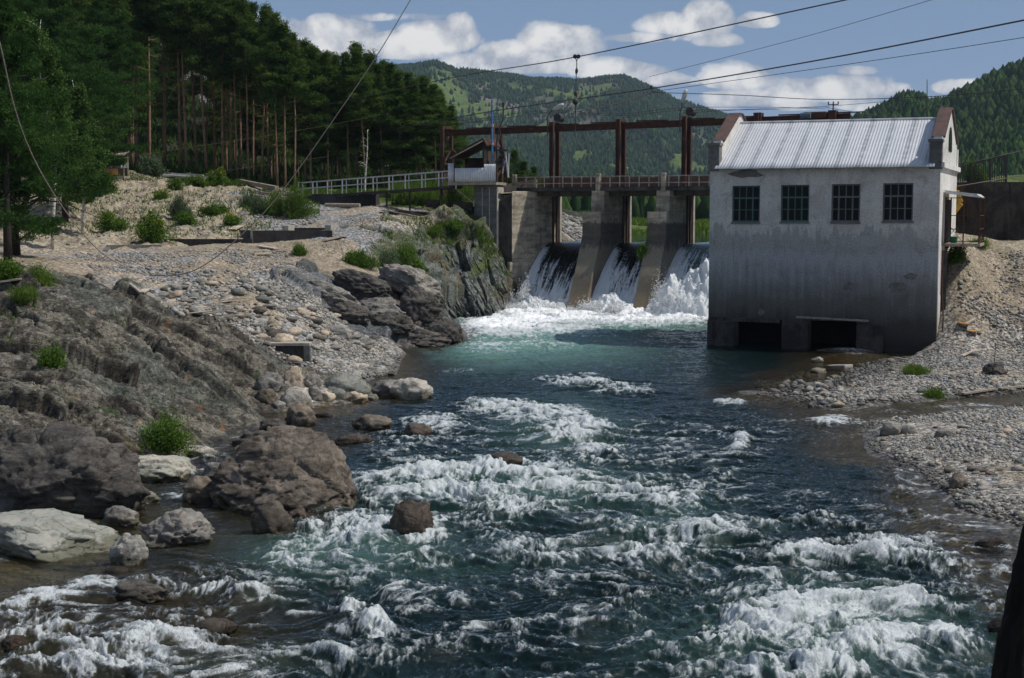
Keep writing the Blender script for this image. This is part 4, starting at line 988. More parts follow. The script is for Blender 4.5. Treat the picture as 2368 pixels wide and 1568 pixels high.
# heaped white water where the falls land
def heap(x0, x1, y0, y1, hgt, seed, label):
    n, k = 120, 110; xs = np.linspace(x0, x1, k)[None] + np.zeros((n, 1)); ys = np.linspace(y0, y1, n)[:, None] + np.zeros((1, k))
    u = (xs - x0) / (x1 - x0); v = (ys - y0) / (y1 - y0); env = (np.sin(np.clip(v, 0, 1) * np.pi) ** .8) * (np.sin(np.clip(u * .9 + .05, 0, 1) * np.pi) ** .3)
    ff = .75 + .55 * fbm2(xs * .7, ys * .6, 5, seed, .58) + .15 * (rid2(xs * 2.6, ys * 2.2, 4, seed + 5) - .4)
    z = hgt * env * np.clip(ff, .05, 1.6) - .12; xs = xs + .12 * fbm2(xs * 3, ys * 3 + z, 3, seed + 8); ys = ys + .2 * fbm2(xs * 3 + z, ys * 3, 3, seed + 9)
    X = D0[0] + DX[0] * xs + DY[0] * ys; Y = D0[1] + DX[1] * xs + DY[1] * ys
    tag(np_mesh('white_water', np.stack([X, Y, z], -1).reshape(-1, 3), grid_faces(n, k), MT['fall'], attrs={'foam': np.full(n * k, .95), 'dark': np.zeros(n * k)}), label, 'white water', kind='stuff')
heap(-.3, s1 - 1.3, -4.4, -1.0, 1.1, 821, 'boiling white water at the foot of the first fall'); heap(s1 - .1, s2 - 1.2, -4.8, -.8, 1.4, 822, 'boiling white water at the foot of the middle fall'); heap(s2 + .1, s2 + sp_ * 1.5, -5.2, .6, 3.3, 823, 'high heap of white water bursting beside the powerhouse')
heap(-1.8, s3, -7.5, -3.8, .38, 824, 'broad low boil of foam in front of the dam')
# spray: thousands of drops thrown up where the falls land
def spray(name, spec, label, seed, mat_=None):
    rs = np.random.RandomState(seed); V0 = np.array([(1, 0, 0), (-1, 0, 0), (0, 1, 0), (0, -1, 0), (0, 0, 1), (0, 0, -1)], float); F0 = np.array([(0, 2, 4), (2, 1, 4), (1, 3, 4), (3, 0, 4), (2, 0, 5), (1, 2, 5), (3, 1, 5), (0, 3, 5)]); Vs, Fs, nb = [], [], 0
    for (x0, x1, y0, y1, hgt, n, r0, r1) in spec:
        x = rs.uniform(x0, x1, n); y = rs.uniform(y0, y1, n); env = np.clip(.5 + 1.1 * fbm2(x * 1.1, y * .6, 4, seed), .1, 1.3)
        z = np.abs(rs.randn(n)) * .42 * hgt * env; r = rs.uniform(r0, r1, n) * np.clip(1.25 - z / hgt * .75, .2, 1)
        X = D0[0] + DX[0] * x + DY[0] * y; Y = D0[1] + DX[1] * x + DY[1] * y
        P = V0[None] * (r[:, None, None] * rs.uniform(.6, 1.4, (n, 1, 3))) + np.stack([X, Y, z + .1], 1)[:, None]
        Vs.append(P.reshape(-1, 3)); Fs.append((F0[None] + (nb + np.arange(n) * len(V0))[:, None, None]).reshape(-1, 3)); nb += n * len(V0)
    return tag(np_mesh(name, np.concatenate(Vs), np.concatenate(Fs), mat_ or MT['sprayw'], smooth=True), label, 'spray', kind='stuff')
m = bpy.data.materials.new('spray'); m.use_nodes = True; t = m.node_tree; t.nodes.clear(); MT['sprayw'] = m
a_ = N(t, 'ShaderNodeBsdfDiffuse', ins={0: (.85, .87, .88, 1)}); b_ = N(t, 'ShaderNodeBsdfTranslucent', ins={0: (.85, .87, .88, 1)})
N(t, 'ShaderNodeOutputMaterial', ins={0: N(t, 'ShaderNodeMixShader', ins={0: .5, 1: a_.outputs[0], 2: b_.outputs[0]}).outputs[0]})
spray('falls_spray', [(-.4, s1 - 1.3, -4.4, -1.6, 1.0, 14000, .012, .042), (-.1, .8, -3.4, 0.2, 2.6, 9000, .015, .055), (s1 + .1, s2 - 1.3, -4.8, -1.5, 1.3, 16000, .012, .042), (s1 - 1.4, s1 + .4, -5.0, -3.9, .5, 2500, .015, .05),
                      (s2 + .3, s2 + sp_ - .6, -5.0, -.2, 3.0, 30000, .008, .032), (s2 + .6, s2 + sp_, -1.4, .8, 3.6, 9000, .008, .03), (-2.0, s2 + sp_, -7.0, -4.0, .35, 12000, .015, .045)],
      'white spray thrown up at the foot of the falls', 77)

# ================================================================ powerhouse
BW, BL, ZE, ZR = 9.8, 8.4, 7.86, 10.05
H_ = thing('powerhouse', 'weathered whitewashed powerhouse with a grey corrugated roof standing in the river', 'building', (B0[0], B0[1], 0), BROT)
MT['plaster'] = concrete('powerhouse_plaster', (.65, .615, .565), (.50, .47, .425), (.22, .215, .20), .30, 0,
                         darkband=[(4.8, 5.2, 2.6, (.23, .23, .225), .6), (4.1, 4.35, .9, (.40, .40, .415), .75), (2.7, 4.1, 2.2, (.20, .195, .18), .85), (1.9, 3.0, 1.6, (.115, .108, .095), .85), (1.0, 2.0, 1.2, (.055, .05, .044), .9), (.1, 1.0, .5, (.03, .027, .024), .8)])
MT['whiteside'] = concrete('powerhouse_white_side', (.72, .71, .68), (.62, .60, .56), (.40, .34, .28), .25, 0, darkband=[(.6, 2.6, 2.0, (.36, .31, .25), .8)])
MT['patch'] = mat('bare_render_patch', (.13, .125, .115), (.20, .19, .175), 5, .9, .4)
wins = [(1693, 1757, 430, 514), (1805.5, 1871, 428, 513), (1922.5, 1989, 426, 513.5), (2041.5, 2111.5, 424, 512)]
holes = []
for (a, b_, y0, y1) in wins:
    (x0, zt), (x1, _), (_, z0) = bld_on_front(a, y0), bld_on_front(b_, y0), bld_on_front(a, y1); holes.append((x0, x1, z0, zt))
tail = []
for (a, b_, y0, y1) in [(1704, 1808, 737, 812), (1872, 1980, 741, 812)]:
    (x0, zt), (x1, _) = bld_on_front(a, y0), bld_on_front(b_, y0); tail.append((x0, x1, -1.2, zt))
def wall_holes(mb, x0, x1, z0, z1, y0, y1, hs):
    xs = sorted({x0, x1, *[h[0] for h in hs], *[h[1] for h in hs]})
    for a, b in zip(xs, xs[1:]):
        mid_ = (a + b) / 2; hh = sorted([h for h in hs if h[0] < mid_ < h[1]], key=lambda h: h[2]); z = z0
        for h in hh:
            if h[2] > z: mb.box(a, b, y0, y1, z, h[2])
            z = h[3]
        mb.box(a, b, y0, y1, z, z1)
wf = MB(); wall_holes(wf, 0, BW, -1.4, ZE, 0, .4, holes + tail)
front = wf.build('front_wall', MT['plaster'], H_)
# joints of the boxes would show in bump only; merge doubles keeps shading clean
sw = MB(); sw.box(BW - .4, BW, .4, BL, -1.4, ZE); sw.prism([(.4, ZE), (BL, ZE), (BL, ZE + .25), (BL / 2 + .2, ZR), (.4, ZE + .25)], 'x', BW - .4, BW)
side = sw.build('side_wall', MT['whiteside'], H_)
o_ = MB().box(0, .4, .4, BL, -1.4, ZE); o_.prism([(.4, ZE), (BL, ZE), (BL, ZE + .25), (BL / 2 + .2, ZR), (.4, ZE + .25)], 'x', 0, .4); o_.build('side_wall', MT['plaster'], H_)
MB().box(.4, BW - .4, BL - .4, BL, -1.4, ZE).build('back_wall', MT['plaster'], H_)
MB().box(.4, BW - .4, .4, BL - .4, 3.0, 3.2).build('floor', MT['darkconc'], H_)
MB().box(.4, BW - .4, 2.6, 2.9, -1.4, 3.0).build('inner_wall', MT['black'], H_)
# white corner strip of the sunlit side and plinth, piers at the outlets
# plaster patches
for (px, py, rx, ry) in [(1962, 664, 13, 15), (2074, 664, 20, 14), (1723, 402, 42, 10), (1759, 722, 8, 8), (2105, 640, 16, 8)]:
    x, z = bld_on_front(px, py); rng = random.Random(px); n = 14
    pts = [(x + math.cos(q * 6.283 / n) * rx * .0182 * rng.uniform(.75, 1.2), z + math.sin(q * 6.283 / n) * ry * .0182 * rng.uniform(.75, 1.2)) for q in range(n)]
    MB().prism(pts, 'y', -.006, .02).build('bare_patch', MT['patch'], H_)
MB().prism([(0, 1.30), (3.2, 1.28), (3.2, 1.10), (0, 1.12)], 'y', -.05, .0).build('ledge', MT['darkconc'], H_)
for xx0, xx1 in ((0.0, tail[0][0] - .1), (tail[0][1] + .02, tail[1][0] - .02), (tail[1][1] + .02, tail[1][1] + 1.15)):
    MB().box(xx0, xx1, -.22, -.003, -1.3, 1.12).build('outlet_pier', MT['darkconc'], H_, bevel=.03)
x0, z0 = bld_on_front(1841, 733, .3); x1, z1 = bld_on_front(2008, 742, .3)
tag(MB().bar(tuple(np.append(B0 + BX * x0 - BY * .3, z0)), tuple(np.append(B0 + BX * x1 - BY * .3, z1)), .2, .07).build('plank', MT['wood']), 'long grey plank lying across the powerhouse outlet piers', 'plank')
# windows
MT['greenframe'] = mat('green_window_frame', (.05, .14, .12), (.09, .13, .12), 6, .6, .1)
MT['glass'] = bpy.data.materials.new('dark_glass'); MT['glass'].use_nodes = True; b = MT['glass'].node_tree.nodes['Principled BSDF']
b.inputs['Base Color'].default_value = (.008, .009, .010, 1); b.inputs['Roughness'].default_value = .15; b.inputs['Specular IOR Level'].default_value = .12
for i, (x0, x1, z0, z1) in enumerate(holes):
    w, h = x1 - x0, z1 - z0; f = MB()
    f.box(x0, x0 + .06, .08, .17, z0, z1).box(x1 - .06, x1, .08, .17, z0, z1).box(x0 + .06, x1 - .06, .08, .17, z1 - .06, z1).box(x0 + .06, x1 - .06, .08, .17, z0, z0 + .07)
    zt = z0 + h * .66; f.box(x0 + .06, x1 - .06, .09, .16, zt - .03, zt + .04)
    for q in (.25, .73): f.box(x0 + w * q - .03, x0 + w * q + .03, .09, .16, z0 + .07, zt - .03)
    for q in (.25, .5, .73): f.box(x0 + w * q - .02, x0 + w * q + .02, .10, .15, zt + .04, z1 - .06)
    f.box(x0 + w * .49 - .018, x0 + w * .49 + .018, .10, .15, z0 + .07, zt - .03)
    for q in (.34, .66):
        pass
    zz = z0 + h * .34; f.box(x0 + .06, x1 - .06, .10, .14, zz - .015, zz + .015)
    fo_ = f.build('window', MT['greenframe'] if i < 2 else mat('grey_window_frame', (.12, .13, .13), (.17, .17, .16), 6, .6, .1), H_)
    pn = MB(); 
    pn.box(x0 + .06, x1 - .06, .118, .124, z0 + .05, zt); pn.box(x0 + .06, x1 - .06, .118, .124, zt + .02, z1 - .05)
    pn.build('pane', MT['glass'], fo_)
    MB().box(x0 - .04, x1 + .04, -.05, .3, z0 - .07, z0 - .001).build('sill', MT['patch'], fo_)
# roof sheets: corrugated, panels slightly different
MT['roof'] = bpy.data.materials.new('corrugated_roof'); MT['roof'].use_nodes = True; t = MT['roof'].node_tree; b = t.nodes['Principled BSDF']
tc = N(t, 'ShaderNodeTexCoord'); sx = N(t, 'ShaderNodeSeparateXYZ', ins={0: tc.outputs['Object']})
shx = m_(t, 'ADD', sx.outputs[0], m_(t, 'MULTIPLY', sx.outputs[1], 0.))
fr_s = m_(t, 'FRACT', m_(t, 'DIVIDE', shx, .92))
c = mixc(t, ramp(t, fr_s, .0, .25, 1., 0.), (.50, .51, .53), (.30, .315, .34)); c = mixc(t, ramp(t, fr_s, .80, 1., 0., 1.), c, (.30, .315, .34))
nz = N(t, 'ShaderNodeTexNoise', ins={'Vector': tc.outputs['Object'], 'Scale': 2.5, 'Detail': 8., 'Roughness': .65}); c = mixc(t, ramp(t, nz.outputs[0], .4, .7, 0., .55), c, (.60, .61, .63))
mpr = N(t, 'ShaderNodeMapping', ins={'Vector': tc.outputs['Object'], 'Scale': (2.2, .5, .5)})
nz2 = N(t, 'ShaderNodeTexNoise', ins={'Vector': mpr.outputs[0], 'Scale': 1.6, 'Detail': 8., 'Roughness': .75}); 
rm = m_(t, 'MULTIPLY', ramp(t, nz2.outputs[0], .62, .70), ramp(t, m_(t, 'ABSOLUTE', m_(t, 'SUBTRACT', sx.outputs[0], 6.1)), .2, 1.2, 1., .15)); c = mixc(t, rm, c, (.42, .25, .15))
t.links.new(c, b.inputs['Base Color']); b.inputs['Roughness'].default_value = .55; b.inputs['Metallic'].default_value = .15
def roof_slope(sgn):
    nx = 760; xs = np.linspace(.25, BW - .22, nx); vs = np.linspace(0, 1, 9)
    ye, yr = (-.32, BL / 2) if sgn < 0 else (BL + .32, BL / 2)
    zz0 = ZE - .02
    Xg, Vg = np.meshgrid(xs, vs); Yg = ye + (yr - ye) * Vg; Zg = zz0 + (ZR - zz0) * Vg + .011 * np.sin(Xg * 2 * np.pi / .13) + .006 * np.sin(Xg * 3.1 + Vg * 4)
    Zg += .012 * np.floor(Vg * 2.01)
    V = np.stack([Xg, Yg, Zg], -1).reshape(-1, 3); Fc = grid_faces(9, nx)
    o = np_mesh('roof', V, Fc, MT['roof'], H_)
    sm = o.modifiers.new('thickness', 'SOLIDIFY'); sm.thickness = .02; sm.offset = -1
    return o
ro = roof_slope(-1); roof_slope(1)
MB().tube([(.3, BL / 2, ZR + .03), (BW - .3, BL / 2, ZR + .03)], .07, 8).build('ridge_cap', MT['roof'], ro)
# gable parapets with brown metal copings
def parapet(x0, x1, side_mat):
    p = MB()
    y_a, y_b = .55, BL - .55; rise = (ZR - ZE) / (BL / 2)
    top = ZR + .42
    prf = [(.5, ZE + .1), (.5, ZE + 1.25), (.95, ZE + 1.25), (BL / 2 - .35, top), (BL / 2 + .35, top), (BL - .95, ZE + 1.25), (BL - .5, ZE + 1.25), (BL - .5, ZE + .1)]
    p.prism(prf, 'x', x0, x1); po = p.build('parapet', side_mat, H_)
    c = MB()
    c.prism([(.80, ZE + 1.20), (.80, ZE + 1.29), (BL / 2 - .36, top + .07), (BL / 2 + .36, top + .07), (BL - .8, ZE + 1.29), (BL - .8, ZE + 1.20), (BL / 2 + .3, top - .02 + .025), (BL / 2 - .3, top + .005)], 'x', x0 - .09, x1 + .09)
    c.build('coping', MT['brownmetal'], po)
    q = MB(); q.box(x0 - .10, x1 + .04, -.02, .52, ZE - .12, ZE + 1.0); q.box(x0 - .16, x1 + .08, -.08, .58, ZE + 1.0, ZE + 1.12)
    q.build('corner_pillar', MT['kconc'] if x0 > 1 else MT['patch'], po)
    r_ = MB(); r_.box(x0 - .10, x1 + .04, BL - .52, BL + .02, ZE - .12, ZE + 1.0); r_.build('corner_pillar', side_mat, po)
    return po
parapet(0.0, .36, MT['whiteside']); pr_ = parapet(BW - .36, BW - .0, MT['whiteside'])
# cornice on the sunlit gable, arched window
MB().box(BW + .002, BW + .16, .0, BL, ZE - .05, ZE + .16).build('cornice', MT['whiteside'], H_)
aw_ = MB(); pts = [(BL / 2 - .75, ZE + .75), (BL / 2 + .75, ZE + .75)] + [(BL / 2 + .75 * math.cos(q * math.pi / 8), ZE + 1.1 + .75 * math.sin(q * math.pi / 8)) for q in range(0, 9)]
aw_.prism(pts, 'x', BW + .003, BW + .03); aw_.build('arched_window', MT['glass'], H_)
# door with a caged landing on the sunlit side
MB().box(BW + .002, BW + .06, 3.0, 4.6, 4.35, 6.5).build('door', MT['darkconc'], H_)
cg = thing('caged_landing', 'rusty cage of bars round the small landing on the sunlit side of the powerhouse', 'landing', np.append(B0 + BX * BW + BY * 2.6, 4.6), BROT)
MB().box(.06, 1.55, -.9, 1.9, -.12, 0).build('platform', MT['wood'], cg)
k = MB()
for a in ((.1, -.85), (1.5, -.85), (.1, 1.85), (1.5, 1.85), (.85, -.85)): k.bar((a[0], a[1], 0), (a[0], a[1], 2.0), .055)
for z_ in (.1, .62, 1.2, 1.95): k.bar((.1, -.85, z_), (1.5, -.85, z_), .035); k.bar((1.5, -.85, z_), (1.5, 1.85, z_), .035)
k.bar((.1, -.85, .1), (.8, -.85, 1.0), .02).bar((.8, -.85, .1), (.1, -.85, 1.0), .02).bar((1.5, 0, 0), (1.5, 0, 2.), .03).bar((1.5, 1, 0), (1.5, 1, 2.), .03)
k.build('bars', MT['rust'], cg)
MB().prism([(.06, 2.28), (1.35, 2.12), (1.5, 2.0), (1.5, 1.95), (.06, 2.15)], 'y', -.95, 1.95).build('canopy', MT['whitepaint'], cg)
bk = MB().tube([(0.45, -.6, .0), (.45, -.6, .28)], [.13, .17], 12); tag(bk.build('bucket', mat('green_plastic', (.02, .16, .09), (.02, .12, .07), 4, .5, 0)), 'small green bucket on the caged landing', 'bucket').location = (0, 0, 0)
bko = bpy.data.objects['bucket']; bko.location = tuple(np.append(B0 + BX * BW + BY * 2.6, 4.62)); bko.rotation_euler = (0, 0, BROT)
MB().box(BW + .003, BW + .22, 1.6, 1.9, -.4, 4.3).build('pipe_chase', MT['darkconc'], H_)
MB().tube([(BW + .1, 1.0, 4.3), (BW + .12, .8, 2.8), (BW + .22, .6, 1.5), (BW + .2, .5, .5)], .03, 6).build('cable_conduit', MT['rust'], H_)
# antenna pole
pa = at(2143, 300, 66.); pt = at(2143, 184, 66.)
tag(MB().tube([pa, pt], [.035, .015], 6).build('antenna_pole', MT['darksteel']), 'thin pole rising behind the powerhouse ridge', 'pole')

# ---------------------------------------------------------------- retaining wall, fence, excavator on the right
w0, w1 = at(2238, 425, 74.), at(2700, 425, 70.)
rw = MB(); rw.bar((w0[0] - 3.4, w0[1] + .3, 5.9), (w1[0], w1[1], 5.9), .6, 3.1)
for q in range(7):
    p = w0 + (w1 - w0) * (q / 6.5); rw.bar((p[0], p[1] - .31, 4.4), (p[0], p[1] - .31, 7.4), .05, .03)
rwo = rw.build('retaining_wall', MT['darkconc']); tag(rwo, 'dark streaked concrete retaining wall right of the powerhouse', 'wall')
fe = thing('iron_fence', 'black bar fence with uneven panels on top of the retaining wall', 'fence', at(2205, 421, 73.8))
def fpos(px, dz): p = at(px, 421, 73.8) - np.array(fe.location); return (p[0], p[1], dz)
segs = [(2190, 2245, .85, 1.0), (2245, 2288, 1.0, 1.15), (2288, 2325, 1.22, 1.35)]
for (a, b_, h0, h1) in segs:
    g = MB(); n = int((b_ - a) / 5)
    for q in range(n + 1):
        x = a + (b_ - a) * q / n; hh = h0 + (h1 - h0) * q / n; g.bar(fpos(x, -.02), fpos(x, hh), .032)
    g.bar(fpos(a, h0), fpos(b_, h1), .05, .06); g.bar(fpos(a, .1), fpos(b_, .1), .04)
    g.build('fence_panel', MT['darksteel'], fe)
    MB().bar(fpos(b_, -.05), fpos(b_, h1 + .04), .1).build('fence_post', MT['darksteel'], fe)
ex = thing('excavator', 'yellow excavator arm and cab half hidden behind the powerhouse', 'excavator', at(2203, 520, 72.))
ym = mat('yellow_paint', (.62, .34, .03), (.45, .25, .03), 3, .5, .1); d_ = lambda px, py, dy=0.: tuple(at(px, py, 72. + dy) - at(2203, 520, 72.))
MB().prism([(-.9, 0), (.05, 0), (.15, .5), (.2, 1.2), (-.05, 1.75), (-.9, 1.6)], 'y', 0, 1.2).build('cab', ym, ex, bevel=.05)
a_ = MB(); a_.bar((-.2, -.3, .5), (.25, -.3, 1.1), .2, .3); a_.bar((.25, -.3, 1.1), (.02, -.3, 1.7), .18, .25); a_.build('boom', ym, ex, bevel=.03)
MB().box(-.7, -.1, -.01, .0, 1.0, 1.45).build('cab_window', MT['glass'], ex)
MB().box(-1.4, .2, -.2, 1.6, -.6, -.02).build('track', MT['darksteel'], ex)

# ================================================================ kiosk on its pier, footbridge
K = at(1122, 545, 87.); kro = -.30
kp = thing('bridge_pier', 'tall grey concrete pier with sunlight built as pale vertical strips under the kiosk', 'pier', (K[0], K[1], 3.6), kro)
zt = at(1122, 428, 87.)[2]
MB().box(-.72, .72, 0, 1.3, 0, zt - 3.6).build('shaft', MT['kconc'], kp, bevel=.02)
st = MB()  # sun on the strips and right face put in as pale concrete
for q in (-.22, .24): st.box(q, q + .05, -.03, -.002, 0, zt - 3.75)
st.box(.722, .76, -.02, 1.3, 0, zt - 3.7); st.build('strip', MT['foundtop'], kp)
ki = thing('lookout_kiosk', 'small wooden kiosk with slanting roof and white corrugated panels above the grey pier', 'kiosk', (K[0], K[1], zt), kro)
MT['whitecorr'] = mat('white_corrugated', (.66, .67, .69), (.55, .56, .58), 2, .5, 0)
MB().box(-2.15, .86, -.55, 1.9, .002, .16).build('platform', MT['wood'], ki)
def corr(x0, x1, z0, z1, y, name='panel', h2=None):
    n = int((x1 - x0) * 80); xs = np.linspace(x0, x1, n); V = []
    for z in (z0, z1):
        for x in xs: V.append((x, y + .018 * math.sin(x * 44), z if not (h2 and z == z1 and x > h2[0]) else h2[1]))
    o = np_mesh(name, np.array(V), grid_faces(2, n), MT['whitecorr'], ki); s = o.modifiers.new('thickness', 'SOLIDIFY'); s.thickness = .012
corr(-1.80, .82, .17, 1.02, -.5, h2=(.1, 1.24)); corr(-2.28, -1.86, .0, 1.32, -.35)
fr2 = MB()
for x, h in ((-1.82, 1.66), (.05, 2.55), (.84, 1.2)): fr2.box(x - .05, x + .05, -.47, -.37, .16, h)
for x, h in ((-1.82, 1.66), (.05, 2.55), (.84, 1.2)): fr2.box(x - .05, x + .05, 1.6, 1.7, .16, h)
fr2.build('post', MT['darkwood'], ki)
MB().box(-1.78, .0, 1.62, 1.66, .16, 1.7).build('back_panel', MT['darkwood'], ki)
MB().box(-1.76, .0, -.40, .1, .98, 1.02).build('counter', MT['darkwood'], ki)
MB().box(.10, .13, -.36, 1.6, .16, 2.4).build('side_panel', MT['darkwood'], ki)
rf = MB(); rf.prism([(-2.05, 1.62), (-2.05, 1.70), (.12, 2.80), (.34, 2.42), (.32, 2.32), (.12, 2.68)], 'y', -.8, 2.0); rfo = rf.build('roof', MT['rust'], ki)
MB().prism([(-1.98, 1.58), (-1.98, 1.62), (.10, 2.66), (.10, 2.58)], 'y', -.83, -.78).build('barge_board', MT['paleboard'], rfo)
MB().bar((-2.1, -.2, -.02), (-.72, 0.1, -1.15), .09, .06).build('strut', MT['wood'], ki)
# blue standpipe and climbing ironwork right of the kiosk
bp2_ = thing('standpipe', 'blue standpipe rising beside the kiosk roof', 'pipe', np.append(K[:2] + [.42, -.2], zt + .9), kro)
MB().tube([(0, 0, 0), (0, 0, 4.2)], .065, 10).build('pipe', mat('blue_paint', (.05, .16, .38), (.12, .2, .3), 5, .5, 0), bp2_)
MB().tube([(0, 0, 3.9), (0, 0, 4.0)], .11, 10).tube([(0, 0, 2.6), (0, 0, 2.75)], .1, 10).tube([(0, 0, 1.5), (0, 0, 1.62)], .1, 10).build('collar', MT['railpost'], bp2_)
iw = thing('hanging_ironwork', 'dark tangle of brackets, chains and pale struts hanging right of the kiosk', 'ironwork', np.append(K[:2] + [1.0, -.1], zt), kro)
g = MB(); rng = random.Random(4)
g.box(-.35, .45, -.3, .3, 2.05, 2.12)
for q in range(16):
    g.bar((rng.uniform(-.45, .25), rng.uniform(-.2, .2), rng.uniform(.9, 1.5)), (rng.uniform(-.35, .3), rng.uniform(-.2, .2), rng.uniform(1.6, 2.3)), .05)
g.tube([(-.3, 0, 1.2), (-.35, 0, 2.4), (-.2, 0, 3.3), (.1, 0, 4.0), (.1, 0, 4.7)], .04, 6); g.box(.04, .16, -.05, .05, 4.7, 4.95); g.bar((.05, 0, 2.1), (-.15, 0, 3.4), .07)
g.build('bracket', MT['darksteel'], iw)
MB().bar((.3, 0, 2.0), (.05, 0, .7), .06).bar((.22, 0, 2.0), (.42, 0, .45), .08).bar((.42, 0, .45), (.42, .1, 1.9), .05).build('pale_strut', MT['whitepaint'], iw)
MB().bar((-.05, -.15, .35), (-1.35, -.55, -.0 + .12), .035).build('rod', MT['darksteel'], iw)
# footbridge
fb = thing('footbridge', 'narrow dark footbridge with white posts and rails leading to the kiosk', 'footbridge', at(860, 470, 92.), 0.)
L0 = np.array(fb.location); q_ = lambda px, py, d, dz=0: tuple(at(px, py, d) - L0 + [0, 0, dz])
a_, b_ = q_(695, 458, 97.), q_(1058, 433, 87.5)
MB().bar(a_, b_, .9, .16).build('deck', MT['darksteel'], fb)
A_, B_ = np.array(a_), np.array(b_)
for f_, nm in ((-.42, 0), (.42, 1)):
    r_ = MB()
    nv = np.array([f_ * .2, f_, 0])
    for hh in (.62, 1.02): r_.bar(A_ + nv + [0, 0, hh], B_ + nv + [0, 0, hh], .045)
    r_.build('rail', MT['whitepaint'], fb)
for q in range(11):
    p = A_ + (B_ - A_) * (q / 10.)
    for f_ in (-.42, .42):
        nv = np.array([f_ * .2, f_, 0]); MB().bar(p + nv + [0, 0, -.1], p + nv + [0, 0, 1.04], .07 if f_ < 0 else .05).build('rail_post', MT['whitepaint'], fb)
for px in (903, 955, 1023):
    t_ = (px - 695) / (1058 - 695); p = A_ + (B_ - A_) * t_; MB().bar(p + [0, 0, -2.3], p + [0, 0, -.08], .11).build('support', MT['darksteel'], fb)
# black girder and bark-faced beam under the bridge at the gap
tag(MB().bar(at(725, 462, 95.), at(873, 462, 93.), .5, .75).build('girder', MT['foundconc']), 'black girder under the left end of the footbridge', 'girder')
tag(MB().tube([at(752, 474, 91), at(832, 475, 90)], .12, 8).build('log', MT['wood']), 'short pale log lying across the rock gap under the footbridge', 'log')
# ================================================================ rocks
def rockmat(name, c1, c2, c3, lich=.3, wetc=None, scale=1.6, stre=(1, 1, 1.6), rough=.85, bump=.7):
    m = bpy.data.materials.new(name); m.use_nodes = True; t = m.node_tree; b = t.nodes['Principled BSDF']
    tc = N(t, 'ShaderNodeTexCoord'); mp = N(t, 'ShaderNodeMapping', ins={'Vector': tc.outputs['Object'], 'Scale': stre}); oi = N(t, 'ShaderNodeObjectInfo')
    off = N(t, 'ShaderNodeVectorMath', operation='ADD', ins={0: mp.outputs[0], 1: m_(t, 'MULTIPLY', oi.outputs['Random'], 30.)})
    n1 = N(t, 'ShaderNodeTexNoise', ins={'Vector': off.outputs[0], 'Scale': scale, 'Detail': 10., 'Roughness': .68, 'Distortion': .5})
    n2 = N(t, 'ShaderNodeTexNoise', ins={'Vector': off.outputs[0], 'Scale': scale * 7, 'Detail': 8., 'Roughness': .7})
    c = mixc(t, ramp(t, n1.outputs[0], .36, .64), c1, c2); c = mixc(t, ramp(t, n2.outputs[0], .56, .72, 0., lich), c, c3)
    c = mixc(t, .35, c, mixc(t, 1., c, mixc(t, oi.outputs['Random'], (.55, .6, .62), (1.4, 1.3, 1.2)), 'MULTIPLY'))
    wv = N(t, 'ShaderNodeVectorMath', operation='MULTIPLY_ADD', ins={0: n1.outputs['Color'], 1: (.9, .9, .9), 2: off.outputs[0]})
    vk = N(t, 'ShaderNodeTexVoronoi', feature='DISTANCE_TO_EDGE', ins={'Vector': wv.outputs[0], 'Scale': scale * 1.1}); ck = ramp(t, vk.outputs[0], 0., .03, .3, 1.)
    n5 = N(t, 'ShaderNodeTexNoise', ins={'Vector': off.outputs[0], 'Scale': scale * 1.3, 'Detail': 12., 'Roughness': .8, 'Distortion': 1.}); c = mixc(t, ramp(t, n5.outputs[0], .50, .60, 0., .65), c, c1)
    c = mixc(t, .8, c, mixc(t, 1., c, mixc(t, ck, (.3, .3, .3), (1, 1, 1)), 'MULTIPLY'))
    geo = N(t, 'ShaderNodeNewGeometry'); z = N(t, 'ShaderNodeSeparateXYZ', ins={0: geo.outputs['Position']}).outputs[2]
    wz = m_(t, 'ADD', z, m_(t, 'MULTIPLY', m_(t, 'SUBTRACT', n1.outputs[0], .5), .5)); wet_ = ramp(t, wz, .08, .24, 1., 0.)
    c = mixc(t, m_(t, 'MULTIPLY', wet_, .85), c, mixc(t, 1., c, wetc or (.40, .38, .28), 'MULTIPLY'))
    t.links.new(c, b.inputs['Base Color']); t.links.new(m_(t, 'SUBTRACT', rough, m_(t, 'MULTIPLY', wet_, .55)), b.inputs['Roughness']); b.inputs['Specular IOR Level'].default_value = .3
    bp = N(t, 'ShaderNodeBump', ins={'Height': m_(t, 'ADD', m_(t, 'MULTIPLY', n1.outputs[0], 1.4), m_(t, 'ADD', n2.outputs[0], m_(t, 'MULTIPLY', ck, .5))), 'Strength': bump, 'Distance': .06}); t.links.new(bp.outputs[0], b.inputs['Normal'])
    return m
MT['rk_brown'] = rockmat('brown_rock', (.080, .064, .050), (.235, .195, .155), (.34, .31, .26), .6)
MT['rk_grey'] = rockmat('grey_rock', (.16, .15, .135), (.33, .305, .27), (.46, .44, .40), .55)
MT['rk_pale'] = rockmat('pale_rock', (.33, .305, .265), (.44, .41, .365), (.22, .20, .165), .6)
MT['rk_slab'] = rockmat('washed_slab_rock', (.32, .33, .285), (.45, .42, .36), (.22, .22, .18), .5)
MT['rk_tan'] = rockmat('tan_rock', (.46, .36, .26), (.56, .47, .36), (.26, .19, .13), .5)
MT['rk_green'] = rockmat('greenish_rock', (.15, .155, .135), (.26, .265, .235), (.34, .33, .29), .4)
MT['rk_wet'] = rockmat('wet_dark_rock', (.052, .038, .028), (.11, .080, .058), (.05, .06, .018), .6, rough=.38)
MT['rk_dark'] = rockmat('dark_rock', (.055, .05, .045), (.14, .125, .11), (.26, .245, .22), .5)

